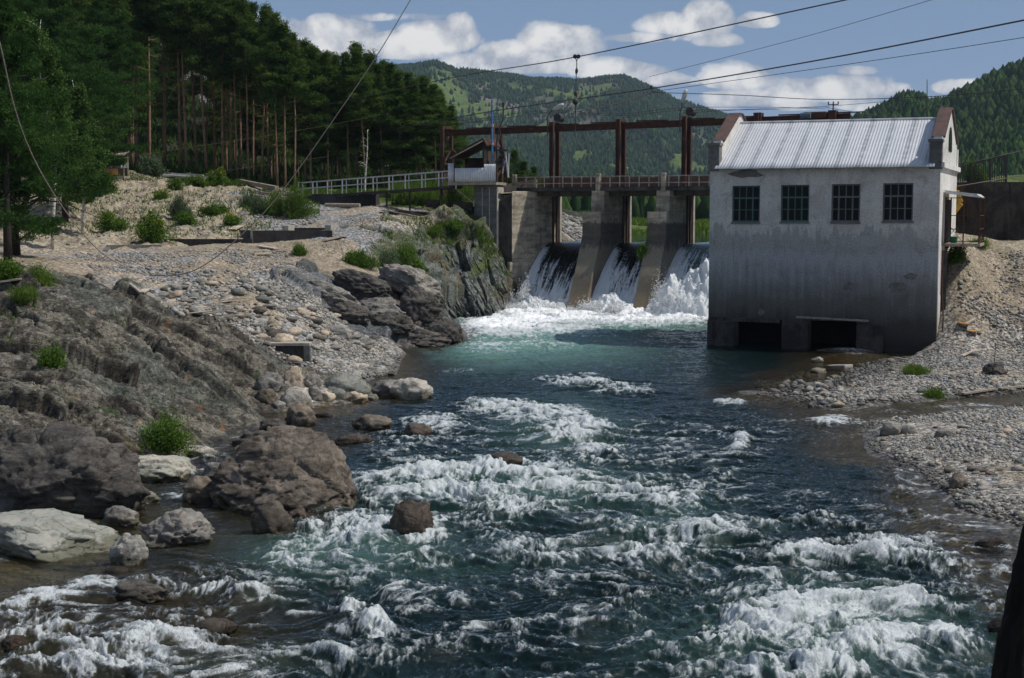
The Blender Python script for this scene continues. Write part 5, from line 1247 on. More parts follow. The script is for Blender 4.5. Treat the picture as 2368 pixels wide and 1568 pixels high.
def rock_geo(seed, dims, sub=4, planes=9, rough=.09, flat=0.):
    V, Fc = ICO[sub]; V = V.copy(); rs = np.random.RandomState(seed)
    for q in range(planes):
        n = rs.randn(3); n[2] *= .7; n /= np.linalg.norm(n); lim = rs.uniform(.66, .92)
        d = V @ n; V -= np.where(d > lim, (d - lim) * .88, 0)[:, None] * n[None]
    nn = V / np.linalg.norm(V, axis=1)[:, None]; o = rs.uniform(0, 50, 3)
    f = fbm3(V[:, 0] * 1.5 + o[0], V[:, 1] * 1.5 + o[1], V[:, 2] * 1.8 + o[2], 3) ; g = fbm3(V[:, 0] * 5 + o[1], V[:, 1] * 5, V[:, 2] * 7 + o[0], 4, 7, .6)
    rg = 1 - 2 * np.abs(pn3(V[:, 0] * 2.2 + o[2], V[:, 1] * 2.2, V[:, 2] * 3 + o[1], 3))
    V = V + nn * (f * rough * 1.2 + g * rough * .55 - sst(.90, 1., rg) * rough * 1.0)[:, None]
    if sub >= 3:
        k_ = 2.1 + .4 * (sub > 4); h1, e1 = cells3(V[:, 0] * k_ * .8 + o[0], V[:, 1] * k_ + o[1], V[:, 2] * k_ * 1.2 + o[2], 3); h2, e2 = cells3(V[:, 0] * 5 + o[1], V[:, 1] * 5 + o[2], V[:, 2] * 7 + o[0], 5)
        V = V + nn * (rough * (1.25 * h1 + .45 * h2 - .5 * (1 - sst(0, .08, e1)) - .22 * (1 - sst(0, .1, e2))))[:, None]
    V[:, 2] = np.where(V[:, 2] < -.45, -.45 + (V[:, 2] + .45) * .3, V[:, 2])
    return V * np.array(dims)[None] / 2., Fc
def boulder(px, py, w, h, mk, label, seed, z0=None, rz=0., deep=.8, group=None, cat='boulder', sub=4, planes=9, rough=.09, name='boulder', lean=0.):
    """px, py: middle of the foot; w, h: size in the picture at that distance"""
    P = hit(px, py) if z0 is None else gp(px, py, z0)
    s = P[1] / F; W_, H_ = w * s, h * s * 1.08; D_ = max(W_ * deep, H_ * .8)
    # visible height h is a mix of height and depth seen from above
    V, Fc = rock_geo(seed, (W_ * 1.06, D_, H_ * 2.0 * .72), sub, planes, rough)
    c, s_ = math.cos(rz), math.sin(rz); V = np.stack([V[:, 0] * c - V[:, 1] * s_, V[:, 0] * s_ + V[:, 1] * c, V[:, 2] + lean * V[:, 0]], 1)
    V[:, 2] += H_ * .22
    o = np_mesh(name, V, Fc, MT[mk]); o.location = (P[0], P[1] + D_ * .36, P[2] - .02)
    tag(o, label, cat, group)
    return o
B_ = [
 (660, 1185, 345, 180, 'rk_brown', 'huge brown boulder rising from the river beside the left bank', 4, 0, .85, 5, 4, .045),
 (628, 1238, 112, 78, 'rk_brown', 'rusty brown wet boulder in front of the huge boulder', 12, 0, .8, 4, 8, .08),
 (692, 1208, 74, 28, 'rk_wet', 'low wet rust coloured rock between the huge boulder and the rapids', 13, 0, .9, 4, 8, .1),
 (778, 1172, 74, 42, 'rk_dark', 'dark slanting rock against the right foot of the huge boulder', 14, 0, .9, 4, 8, .1),
 (951, 1236, 100, 84, 'rk_wet', 'lone dark wet boulder with foam streaming round it mid river', 21, .12, .9, 4, 7, .1),
 (392, 1268, 182, 88, 'rk_grey', 'broad cracked grey boulder with a pale left flank in the still cove', 22, 0, .8, 5, 10, .1),
 (294, 1308, 86, 70, 'rk_pale', 'pointed pale slab leaning in front of the broad cracked boulder', 23, 0, .7, 4, 12, .1),
 (318, 1390, 146, 44, 'rk_dark', 'long low dark rock with a pale left end beside the lower rapids', 24, 0, .5, 4, 9, .1),
 (457, 1163, 88, 58, 'rk_brown', 'rounded brown boulder left of the huge boulder', 25, 0, .9, 4, 7, .07),
 (497, 1112, 78, 42, 'rk_grey', 'grey cracked rock behind the rounded brown boulder', 26, 0, .8, 4, 9, .09),
 (275, 1218, 110, 44, 'rk_grey', 'flat grey rock joining the dark rock face to the cracked boulder', 27, 0, .7, 4, 9, .09),
 (860, 994, 100, 34, 'rk_brown', 'low brown flat-topped rock upstream of the huge boulder', 28, .06, .7, 4, 9, .08),
 (963, 1011, 66, 34, 'rk_wet', 'small mossy rock with white water behind it, right of the low brown rock', 29, .08, .9, 4, 8, .08),
 (816, 1030, 96, 24, 'rk_wet', 'thin black wet rock just behind the huge boulder', 30, 0, .6, 4, 8, .08),
 (690, 988, 80, 52, 'rk_brown', 'brown pyramid-shaped rock at the foot of the shore boulders', 31, 0, .8, 4, 9, .09),
 (628, 1000, 72, 34, 'rk_dark', 'dark rock on the shore left of the pyramid-shaped rock', 32, 0, .8, 4, 9, .09),
 (590, 1035, 110, 40, 'rk_dark', 'dark flat rock in the inlet behind the huge boulder', 51, 0, .7, 4, 9, .09),
 (745, 965, 44, 13, 'rk_wet', 'tiny mossy rock just above the water below the shore boulders', 33, 0, .6, 3, 8, .08),
 (617, 906, 70, 44, 'rk_grey', 'angular grey-brown boulder at the upper left of the shore pile', 34, None, .8, 4, 10, .09),
 (675, 900, 60, 48, 'rk_tan', 'creamy tan boulder at the top of the shore pile', 35, None, .8, 4, 10, .09),
 (718, 898, 50, 34, 'rk_grey', 'grey boulder right of the creamy tan boulder', 36, None, .8, 4, 9, .08),
 (612, 932, 46, 36, 'rk_brown', 'brown egg-shaped boulder under the angular boulder of the shore pile', 37, None, .8, 4, 5, .07),
 (680, 942, 72, 46, 'rk_pale', 'smooth pale round boulder at the front of the shore pile', 38, None, .9, 4, 4, .06),
 (726, 926, 44, 32, 'rk_grey', 'small grey boulder between the round pale boulder and the slab', 39, None, .8, 4, 8, .08),
 (757, 930, 36, 26, 'rk_tan', 'small tan wedge of rock at the waterline of the shore pile', 40, None, .8, 3, 9, .09),
 (641, 946, 36, 20, 'rk_grey', 'small grey stone left of the round pale boulder', 41, None, .8, 3, 8, .08),
 (796, 912, 118, 46, 'rk_green', 'big greenish sloping slab behind the shore boulders', 42, None, .8, 4, 7, .08),
 (820, 933, 62, 30, 'rk_tan', 'low tan boulder in front of the greenish slab', 43, None, .8, 4, 9, .09),
 (783, 925, 40, 26, 'rk_green', 'small blue-green rock beside the low tan boulder', 52, None, .8, 3, 9, .09),
 (893, 916, 84, 40, 'rk_grey', 'grey boulder half behind the white shore boulder', 44, 0, .8, 4, 9, .08),
 (949, 924, 98, 50, 'rk_pale', 'large pale wedge boulder at the water end of the shore pile', 45, 0, .8, 4, 9, .08),
 (857, 925, 34, 16, 'rk_pale', 'small flat pale stone between the tan boulder and the grey boulder', 46, 0, .8, 3, 8, .08),
 (782, 780, 62, 28, 'rk_pale', 'long pale boulder lying on the stony slope below the slate bluff', 47, None, .7, 4, 6, .06),
 (655, 802, 62, 26, 'rk_tan', 'reddish tan rock on the scree above the concrete slab', 48, None, .8, 3, 9, .09),
 (636, 786, 60, 26, 'rk_dark', 'dark square rock beside the reddish tan rock on the scree', 49, None, .8, 3, 9, .09),
 (1170, 1078, 96, 30, 'rk_wet', 'black rock awash in the rapids mid river', 50, .10, .8, 4, 6, .08),
 (490, 1470, 112, 34, 'rk_wet', 'brown wet rock awash above the lower left rapids', 53, .02, .8, 4, 6, .07),
 (775, 1378, 60, 12, 'rk_wet', 'brown rock barely breaking the water below the lone boulder', 54, -.06, .8, 3, 6, .07),
 (30, 1505, 62, 40, 'rk_wet', 'dark wet rock at the lower left edge of the rapids', 55, -.05, .8, 4, 8, .08),
 (258, 1335, 80, 24, 'rk_wet', 'wet dark rock between the pointed slab and the long low rock', 56, -.04, .8, 3, 8, .08),
 (420, 1312, 36, 14, 'rk_wet', 'small wet stone in front of the broad cracked boulder', 57, -.02, .8, 3, 8, .08),
 (2075, 806, 52, 24, 'rk_grey', 'grey flat boulder at the right foot of the powerhouse wall', 58, None, .7, 4, 7, .08),
 (2064, 1006, 58, 32, 'rk_grey', 'rounded grey boulder at the head of the right gravel bar', 59, None, .8, 4, 6, .07),
 (2104, 1004, 40, 26, 'rk_pale', 'pale boulder just right of the rounded grey boulder on the gravel bar', 60, None, .8, 3, 8, .08),
 (2306, 868, 60, 28, 'rk_dark', 'dark boulder with an iron rod standing in it on the gravel', 61, None, .8, 4, 8, .12),
 (2190, 1012, 50, 22, 'rk_grey', 'pale grey cobble standing out on the right gravel bar', 62, None, .8, 3, 8, .08),
 (2216, 1132, 46, 38, 'rk_brown', 'brown upright stone at the edge of the right gravel bar', 63, None, .8, 4, 9, .09),
 (2090, 972, 42, 10, 'rk_wet', 'flat black rock in the side channel', 64, None, .6, 3, 9, .08),
 (1890, 838, 30, 14, 'rk_pale', 'pale stone standing in the shallows before the powerhouse', 65, 0, .8, 3, 8, .08),
 (1893, 862, 40, 13, 'rk_pale', 'flat pale stone beside the concrete block in the shallows', 66, 0, .8, 3, 8, .06),
 (2245, 1172, 60, 16, 'rk_green', 'mossy flat stone at the lower edge of the right gravel bar', 67, None, .8, 3, 8, .08),
 (2295, 1272, 70, 30, 'rk_wet', 'black wet rock in the water near the right tree trunk', 68, -.05, .8, 4, 8, .08),
 (2330, 1480, 90, 50, 'rk_wet', 'black rock under water against the right tree trunk', 69, -.1, .8, 4, 8, .08),
 (1640, 748, 44, 9, 'rk_wet', 'low black rock beside the left corner of the powerhouse', 70, 0, .7, 3, 8, .08),
]
for (px, py, w, h, mk, lab, sd, z0, dp, sub, pls, rg_) in B_:
    boulder(px, py, w, h, mk, lab, sd, z0, 0., dp, sub=(6 if w > 300 else sub), planes=pls + 5, rough=rg_ * 1.25)
# the big dark rock face and the pale washed slab at the lower left
o = boulder(90, 1205, 430, 210, 'rk_dark', 'massive dark rock face above the pale washed slab at the left edge', 81, None, 0., .6, sub=6, planes=10, rough=.075, name='bedrock_block', cat='rock')
o = boulder(60, 1290, 360, 80, 'rk_slab', 'pale blue-green washed slab sloping into the still water at the left edge', 82, 0, 0., .9, sub=5, planes=8, rough=.08, name='bedrock_slab', cat='rock', lean=-.10)
o = boulder(345, 1110, 190, 60, 'rk_slab', 'pale flat ledge below the green bush at the inlet', 83, 0, 0., .7, sub=5, planes=8, rough=.08, name='bedrock_slab', cat='rock')
o = boulder(440, 1058, 110, 26, 'rk_pale', 'thin pale ledge right of the green bush', 84, 0, 0., .6, sub=4, planes=8, rough=.08, name='bedrock_slab', cat='rock')
o = boulder(315, 1165, 100, 30, 'rk_pale', 'small mossy pale ledge at the foot of the dark rock face', 85, 0, 0., .6, sub=4, planes=8, rough=.08, name='bedrock_slab', cat='rock')
for q, (px, py, w, h, sd) in enumerate([(960, 800, 150, 36, 91), (1020, 792, 110, 60, 92), (900, 770, 120, 44, 93), (870, 740, 120, 50, 94), (970, 750, 110, 70, 95), (800, 742, 120, 40, 97)]):
    labs = ['low brown rock shelf along the water under the slate bluff', 'brown rock nose where the slate bluff meets the white water', 'dark broken ledge low on the slate bluff', 'grey slate ledge halfway up the bluff', 'black overhanging rock at the end of the slate bluff', 'grey striated ledge at the upper left of the bluff']
    boulder(px, py, w, h, 'rk_dark' if q != 3 else 'rk_grey', labs[q], sd, None, 0., .6, sub=5, planes=18, rough=.12, name='bluff_rock', cat='rock')

MT['rk_cliff'] = rockmat('mossy_cliff_rock', (.06, .068, .06), (.175, .18, .16), (.085, .11, .03), .8, stre=(1.6, 1, .7))
for q, (px, py, w, h, sd, mk, lab) in enumerate([(940, 680, 150, 60, 199, 'rk_grey', 'grey slate hump between the bluff and the cliff'),
    (760, 700, 130, 46, 200, 'rk_grey', 'striped grey slate slab at the top of the scree'), (840, 690, 150, 50, 201, 'rk_dark', 'long striped slate slab along the top of the bluff')]):
    boulder(px, py, w, h, mk, lab, sd, None, 0., .55, sub=5, planes=20, rough=.12, name='cliff_rock', cat='rock', lean=-.25)

# one continuous cliff face between the bluff and the dam
def cliff():
    bs_ = np.array([gp(*p) for p in ((985, 752), (1040, 744), (1090, 741), (1130, 739), (1172, 729), (1206, 710), (1226, 700))]); bs_[:, 2] = -1.
    tp_ = np.array([at(*p) for p in ((950, 585, 77), (1010, 566, 80), (1065, 558, 83), (1120, 556, 86), (1168, 570, 88.2), (1192, 625, 89), (1222, 690, 90.5))])
    nu, nv = 620, 380; U = np.linspace(0, 1, nu); q = np.linspace(0, 1, 7)
    B3 = np.stack([np.interp(U, q, bs_[:, i]) for i in range(3)], 1); T3 = np.stack([np.interp(U, q, tp_[:, i]) for i in range(3)], 1)
    V_ = np.linspace(0, 1.35, nv)[:, None, None]; P = B3[None] + (T3 - B3)[None] * np.minimum(V_, 1)
    bulge = np.sin(np.clip(V_, 0, 1) * np.pi) * .55; back = np.array([.35, 1., 0]); P = P - back * bulge + back * np.maximum(V_ - 1, 0) * 6. + np.array([0, 0, -1.]) * np.maximum(V_ - 1, 0) * 1.2
    al = (U * 12.)[None] + 0 * P[..., 0]; z = P[..., 2]; w = fbm2(al * .6, z * .6, 3, 901)
    ph_ = R(52); S1 = al * math.sin(ph_) + z * math.cos(ph_) + .3 * w; S2 = al * math.cos(ph_) - z * math.sin(ph_) + .3 * w
    a, ea = cells2(S1 * .75, S2 * .28, 51, .8); b, eb = cells2(S1 * 2.2, S2 * .7, 57, .8); c, ec = cells2(S1 * 6., S2 * 1.8, 63, .8)
    d = .55 * a + .24 * b + .09 * c - .22 * (1 - sst(0, .07, ea)) - .10 * (1 - sst(0, .1, eb)) - .03 * (1 - sst(0, .14, ec)) + .5 * fbm2(al * .35, z * .35, 3, 905) + .03 * fbm2(al * 6, z * 6, 3, 909)
    d = d * (1 - .7 * np.clip((V_[..., 0] - 1) / .35, 0, 1)); nrm = np.array([.42, -.86, .30]); P = P + nrm * d[..., None]
    moss = sst(.02, .22, fbm2(al * .5, z * .8, 5, 911, .62) + .12 * (z - 2.6))
    col = lerp(lerp(cc(.055, .064, .060) + 0 * P, cc(.165, .175, .160) + 0 * P, sst(-.4, .5, c + .5 * b + fbm2(al * 2, z * 2, 4, 915))), cc(.085, .11, .03) + 0 * P, moss * .8)
    col = lerp(col, cc(.14, .115, .085) + 0 * P, sst(.1, .3, fbm2(al * .4, z * .4, 4, 921)) * .6); col = col * (1 - .5 * (1 - sst(.1, .5, z)))[..., None]
    o = np_mesh('cliff', P.reshape(-1, 3), grid_faces(nv, nu), mg, attrs={'col': col.reshape(-1, 3), 'peb': np.zeros(nu * nv), 'rk': np.ones(nu * nv), 'wet': (1 - sst(.05, .3, z)).ravel()})
    tag(o, 'grey-green striated cliff with mossy top running down into the foam pool', 'cliff', kind='structure')
cliff()

# loose stones
pool_geo = [rock_geo(300 + q, (1, .85, .55), 2, 6, .07) for q in range(9)]
def scatter(n, region, r0, r1, seed, keep=None, pw=2.2):
    """random points inside a picture quad, projected to the ground they lie on"""
    rs = np.random.RandomState(seed); out_ = []
    while len(out_) < n:
        px = rs.uniform(region[0], region[2]); py = rs.uniform(region[1], region[3])
        if keep and not keep(px, py, rs): continue
        P = hit(px, py)
        if P[2] < -.12 or P[1] > 200: continue
        out_.append((P, r0 + (r1 - r0) * rs.rand() ** pw, rs.rand(4)))
    return out_
def inpoly(px, py, poly):
    c = False; j = len(poly) - 1
    for i in range(len(poly)):
        if (poly[i][1] > py) != (poly[j][1] > py) and px < (poly[j][0] - poly[i][0]) * (py - poly[i][1]) / (poly[j][1] - poly[i][1]) + poly[i][0]: c = not c
        j = i
    return c
PL_L = [(450, 650), (600, 650), (730, 700), (860, 790), (920, 815), (912, 868), (760, 880), (660, 835), (470, 745), (300, 665)]
PL_R = [(1960, 850), (2120, 820), (2200, 790), (2200, 700), (2600, 700), (2600, 885), (2120, 930), (1900, 945), (1840, 925)]
PL_R2 = [(1995, 985), (2367, 930), (2600, 915), (2600, 1300), (2367, 1220), (2230, 1185), (2130, 1095), (2010, 1040)]
PL_M = [(170, 590), (660, 580), (720, 640), (560, 650), (400, 655), (230, 640)]
stones_mats = ['rk_grey', 'rk_pale', 'rk_tan', 'rk_green', 'rk_grey', 'rk_brown']
smesh = {}
for gi, (V, Fc) in enumerate(pool_geo):
    for mk in set(stones_mats):
        o = np_mesh('stone', V, Fc, MT[mk]); smesh[(gi, mk)] = o.data; bpy.data.objects.remove(o)
def stones(pts, label, group, seed):
    rng = random.Random(seed)
    for (P, r, rr) in pts:
        o = bpy.data.objects.new('stone', smesh[(rng.randrange(9), rng.choice(stones_mats))]); COL.objects.link(o)
        o.location = (P[0], P[1], P[2] + r * .10); o.scale = (r * (1 + rr[0] * .5), r * (1 + rr[1] * .3), r * (.6 + rr[2] * .7)); o.rotation_euler = (rr[0] * .5 - .25, rr[1] * .5 - .25, rr[3] * 6.28)
        tag(o, label, 'stone', group)
stones(scatter(135, (300, 640, 930, 880), .22, .62, 1, lambda a, b, r: inpoly(a, b, PL_L)), 'loose rounded stone on the scree of the left bank', 'loose stones on the left scree', 1)
stones(scatter(52, (1840, 700, 2367, 945), .14, .42, 2, lambda a, b, r: inpoly(a, b, PL_R) and b > 740), 'loose stone on the gravel spit below the powerhouse', 'loose stones on the upper gravel spit', 2)
stones(scatter(58, (1990, 925, 2367, 1225), .14, .34, 3, lambda a, b, r: inpoly(a, b, PL_R2)), 'grey cobble on the lower right gravel bar', 'cobbles on the lower gravel bar', 3)
# gravel: uncountable small stones
PTH = [hit(*p)[:2] for p in ((470, 588), (515, 640), (560, 680), (600, 705), (650, 745))] 
def pathd(X, Y):
    r = np.full(X.shape, 99.)
    for a, b in zip(PTH, PTH[1:]):
        d = b - a; t_ = np.clip(((X - a[0]) * d[0] + (Y - a[1]) * d[1]) / (d @ d), 0, 1); r = np.minimum(r, np.hypot(X - a[0] - d[0] * t_, (Y - a[1] - d[1] * t_) * .6))
    return r
def gravel(name, regs, label, seed, mk, low=-.15):
    rs = np.random.RandomState(seed); V0, F0 = rock_geo(seed, (1, .85, .6), 1, 4, .06); V0b, _ = rock_geo(seed + 1, (1, .7, .5), 1, 5, .08); Vs = []; n = 0; vv_ = []
    for (poly, cnt, r0, r1) in regs:
        xs = [p[0] for p in poly]; ys = [p[1] for p in poly]
        # uniform in the world: sample ground positions inside the polygon's footprint
        W4 = [(hit(*p) if len(p) == 2 else p) for p in poly]; wx = [p[0] for p in W4]; wy = [p[1] for p in W4]
        c = 0; tries = 0
        while c < cnt and tries < 60:
            tries += 1; m = cnt * 4
            X = rs.uniform(min(wx), max(wx), m); Y = rs.uniform(min(wy), max(wy), m)
            wp = [(a, b) for a, b in zip(wx, wy)]
            ok = np.zeros(m, bool); j = len(wp) - 1
            for i in range(len(wp)):
                with np.errstate(divide='ignore', invalid='ignore'):
                    xi = (wp[j][0] - wp[i][0]) * (Y - wp[i][1]) / (wp[j][1] - wp[i][1] + 1e-9) + wp[i][0]
                ok ^= ((wp[i][1] > Y) != (wp[j][1] > Y)) & (X < xi); j = i
            X, Y = X[ok][:cnt - c], Y[ok][:cnt - c]
            if len(X) == 0: break
            Zg = H(X, Y) if len(X) > 1 else np.array([H(X, Y)]); clus = fbm2(X * .45, Y * .3, 3, seed + 60); k = (Zg > low) & (rs.rand(len(X)) < .72 + 1.2 * clus) & ((pathd(X, Y) > .45) | (rs.rand(len(X)) < .2)); X, Y, Zg = X[k], Y[k], Zg[k]; clus = clus[k]
            r = (r0 + (r1 - r0) * rs.rand(len(X)) ** 3.) * np.clip(.85 + 1.3 * clus, .45, 1.5)
            a = rs.uniform(0, 6.28, len(X)); ca_, sa_ = np.cos(a), np.sin(a)
            base = V0[None] if tries % 2 else V0b[None]
            sc = r[:, None, None] * rs.uniform(.7, 1.3, (len(X), 1, 3)); P = base * sc; tl = rs.uniform(-.4, .4, (len(X), 1))
            Px = P[..., 0] * ca_[:, None] - P[..., 1] * sa_[:, None]; Py = P[..., 0] * sa_[:, None] + P[..., 1] * ca_[:, None]; Pz = P[..., 2] + tl * Px
            Vs.append(np.stack([Px + X[:, None], Py + Y[:, None], Pz + Zg[:, None] + r[:, None] * .1], -1).reshape(-1, 3)); vv_.append(np.repeat(rs.rand(len(X)), len(V0))); c += len(X); n += len(X)
    V = np.concatenate(Vs); Fc = (F0[None] + (np.arange(n) * len(V0))[:, None, None]).reshape(-1, 3)
    return tag(np_mesh(name, V, Fc, mk, smooth=False, attrs={'v': np.concatenate(vv_)}), label, 'gravel', kind='stuff')
def gravmat(name, cols_):
    m = bpy.data.materials.new(name); m.use_nodes = True; t = m.node_tree; b = t.nodes['Principled BSDF']; b.inputs['Roughness'].default_value = .88; b.inputs['Specular IOR Level'].default_value = .2
    a = N(t, 'ShaderNodeAttribute', attribute_name='v'); r_ = N(t, 'ShaderNodeValToRGB', ins={0: a.outputs['Fac']}); r_.color_ramp.interpolation = 'CONSTANT'
    while len(r_.color_ramp.elements) < len(cols_): r_.color_ramp.elements.new(.5)
    for i, c in enumerate(cols_): r_.color_ramp.elements[i].position = i / len(cols_); r_.color_ramp.elements[i].color = (*c, 1)
    tc = N(t, 'ShaderNodeTexCoord'); nz = N(t, 'ShaderNodeTexNoise', ins={'Vector': tc.outputs['Object'], 'Scale': 12., 'Detail': 5.})
    geo = N(t, 'ShaderNodeNewGeometry'); z = N(t, 'ShaderNodeSeparateXYZ', ins={0: geo.outputs['Position']}).outputs[2]
    f = m_(t, 'MULTIPLY', ramp(t, nz.outputs[0], .3, .7, .7, 1.2), ramp(t, z, .05, .17, .42, 1.))
    cm = N(t, 'ShaderNodeVectorMath', operation='SCALE', ins={0: r_.outputs[0], 3: f}); t.links.new(cm.outputs[0], b.inputs['Base Color']); return m
gm_ = gravmat('river_gravel', [(.17, .168, .158), (.34, .315, .27), (.24, .235, .225), (.43, .40, .345), (.14, .14, .135), (.29, .265, .225), (.35, .345, .325), (.23, .20, .165)])
gm2 = gravmat('slate_rubble', [(.20, .20, .20), (.31, .295, .275), (.15, .15, .153), (.37, .335, .285), (.25, .25, .252), (.35, .29, .22)])
gravel('scree_gravel', [(PL_L, 9000, .05, .30), ([(700, 800), (860, 790), (925, 820), (912, 868), (800, 880)], 2500, .08, .24)], 'tan and grey rubble covering the scree slope of the left bank', 31, gm_)
gravel('slate_gravel', [(PL_M, 5000, .05, .22), ([(640, 440), (720, 470), (740, 520), (620, 530), (560, 480)], 900, .08, .35), ([(800, 500), (880, 500), (920, 560), (800, 600), (740, 580)], 1600, .04, .16)], 'blue-grey slate rubble heaped on the bank', 35, gm2)
gravel('bar_gravel', [(PL_R, 14500, .04, .20), (PL_R2, 19000, .035, .17), ([(2215, 560), (2600, 560), (2600, 740), (2215, 740)], 3500, .04, .22)], 'grey river gravel covering the right bank', 39, gm_)
gravel('stone_pile', [([(2.4, 101, 0), (8.5, 101, 0), (9.5, 122, 0), (3.4, 124, 0)], 900, .2, .8)], 'pale broken stones on the far shore seen under the dam deck', 51, gm_)
gravel('riffle_stones', [([(1690, 895), (1780, 870), (1880, 860), (1950, 900), (1900, 945), (1760, 930)], 700, .12, .45)], 'dark wet stones breaking the riffle in front of the spit', 47, gm_, -.4)
gravel('sand_slope_stones', [([(60, 560), (80, 460), (300, 430), (560, 440), (640, 540)], 1500, .06, .28)], 'scattered small stones on the sandy slope', 43, gm_)

# ================================================================ vegetation
def tris(cent, size, per, spread, rs, aspect=.35, up=0., v=None):
    n = len(cent) * per; c = np.repeat(cent, per, 0) + rs.randn(n, 3) * np.array(spread)
    d = rs.randn(n, 3); d[:, 2] += up; d /= np.linalg.norm(d, axis=1)[:, None]; s = rs.randn(n, 3); s -= d * (s * d).sum(1)[:, None]; s /= np.linalg.norm(s, axis=1)[:, None]
    L = size * rs.uniform(.6, 1.3, (n, 1)); V = np.stack([c - s * L * aspect * .5, c + s * L * aspect * .5, c + d * L], 1).reshape(-1, 3)
    if v is None: v = rs.rand(len(cent))
    vv_ = np.repeat(np.clip(np.repeat(v, per) + rs.randn(n) * .12, 0, 1), 3)
    return V, np.arange(n * 3).reshape(-1, 3), vv_
def limb(mb, p, q, r0, r1, sag=0., n=4, k=5):
    p, q = np.array(p, float), np.array(q, float); pts = [p + (q - p) * t_ + np.array([0, 0, -sag * 4 * t_ * (1 - t_)]) for t_ in np.linspace(0, 1, n)]
    mb.tube(pts, list(np.linspace(r0, r1, n)), k, cap=False); return pts
def pine_geo(seed, Ht, cs, Rc, r0, nb, per=34, tuft=.22, lean=0., dead=8, clump=.28, crook=.0):
    rs = np.random.RandomState(seed); mb = MB(); k = 9; ph = rs.uniform(0, 6, 2)
    def axis(z): t_ = z / Ht; return np.array([lean * z + (.10 + crook) * math.sin(ph[0] + t_ * 5) * t_, (.10 + crook) * math.sin(ph[1] + t_ * 4) * t_, z])
    mb.tube([axis(Ht * t_) for t_ in np.linspace(0, 1, k)], [r0 * (1 - .93 * t_ ** 1.1) for t_ in np.linspace(0, 1, k)], 8)
    C_ = []; vv_ = []
    for i in range(nb):
        t_ = cs + (1 - cs) * ((i + rs.rand()) / nb); z = Ht * t_; u = (t_ - cs) / (1 - cs)
        L = Rc * (math.sin(min(1, (u + .18) * 1.02) * math.pi) ** .75 * .9 + .12) * rs.uniform(.55, 1.2) * (1.0 if u < .85 else .7)
        a = rs.uniform(0, 6.283); b0 = axis(z); e = b0 + np.array([math.cos(a) * L, math.sin(a) * L, L * (.05 + .5 * u) + rs.uniform(-.15, .2)])
        pts = limb(mb, b0, e, max(.015, r0 * .28 * (1 - .6 * t_)), .008, .06 * L)
        tone = rs.rand()
        for f in np.linspace(.35, 1.0, max(3, int(L / clump))):
            pb = b0 + (e - b0) * f; w = L * .38 * (1.15 - abs(f - .6))
            for j in range(2 + (f > .45)):
                C_.append(pb + np.array([rs.randn() * w * .55, rs.randn() * w * .55, rs.uniform(-.08, .16) * (1 + .3 * L)])); vv_.append(np.clip(tone * .55 + .45 * rs.rand(), 0, 1))
    for i in range(dead):
        t_ = rs.uniform(.25, cs + .05); a = rs.uniform(0, 6.283); L = Rc * rs.uniform(.3, .8); b0 = axis(Ht * t_); limb(mb, b0, b0 + np.array([math.cos(a) * L, math.sin(a) * L, rs.uniform(-.3, .3) * L]), .025, .008, .05)
    for q in range(5): C_.append(axis(Ht) + rs.randn(3) * [.15, .15, .3]); vv_.append(.6)
    V, Fc, v = tris(np.array(C_), tuft, per, (clump * .55, clump * .55, clump * .26), rs, .26, .5, np.array(vv_))
    return mb, (V, Fc, v)
def make_tree(mb, fol, name, label, cat, loc, rz, group, bark, leafm, fname='crown', scale=1.):
    t_ = thing(name, label, cat, loc, rz, group); t_.scale = (scale,) * 3
    mb.build('trunk', MT[bark], t_, smooth=True); np_mesh(fname, fol[0], fol[1], MT[leafm], t_, smooth=False, attrs={'v': fol[2]}); return t_
PROT = []
HP = 15.
for q in range(6):   # bare stems, crowns high
    mb, fo2 = pine_geo(500 + q, HP, [.50, .58, .5, .62, .55, .48][q], [1.6, 1.4, 1.7, 1.3, 1.6, 1.8][q], .115, 50, per=30, tuft=.26, dead=9, clump=.36, crook=.12 if q == 3 else 0)
    PROT.append((mb, fo2))
for q in range(6):   # full crowns at the wood's edge
    mb, fo2 = pine_geo(520 + q, HP, [.22, .28, .18, .3, .24, .2][q], [2.0, 2.3, 1.9, 2.4, 2.1, 2.2][q], .12, 74, per=28, tuft=.27, dead=4, clump=.38)
    PROT.append((mb, fo2))
_pm = {}
TREELINE = prof([(-400, -200), (470, -60), (520, 0), (560, 18), (600, 30), (640, 45), (665, 80), (690, 88), (715, 110), (745, 115), (775, 125), (830, 105), (850, 112), (900, 140), (935, 150), (960, 178), (985, 170), (1010, 185), (1040, 235), (1060, 285), (1090, 320)])
def plant(proto, px, py, d, top, label, group, rz=None, name='pine_tree'):
    P = at(px, py, d); z = H(P[0], P[1]); P[2] = z - .15
    zt = at(px, top, d)[2]; Ht = max(3.5, zt - P[2]); s = Ht / HP
    if proto not in _pm:
        mb, fo2 = PROT[proto]; t_ = make_tree(mb, fo2, name, label, 'tree', P, 0, group, 'bark', 'needle'); _pm[proto] = t_
    else:
        t_ = _pm[proto].copy(); COL.objects.link(t_); t_.name = name
        for ch in _pm[proto].children:
            c = ch.copy(); COL.objects.link(c); c.parent = t_
        t_['label'] = label; t_['group'] = group
    t_.location = tuple(P); w = max(s, .62 * s + .35); t_.scale = (w, w, s); t_.rotation_euler = (rng.gauss(0, .018), rng.gauss(0, .018), rz if rz is not None else rng.uniform(0, 6.28)); return t_
rng = random.Random(8)
GF = 'tall bare-stemmed pines at the front of the wood'; GE = 'bushy pines of the wood behind the footbridge'; GB = 'pines farther back on the wooded slope'
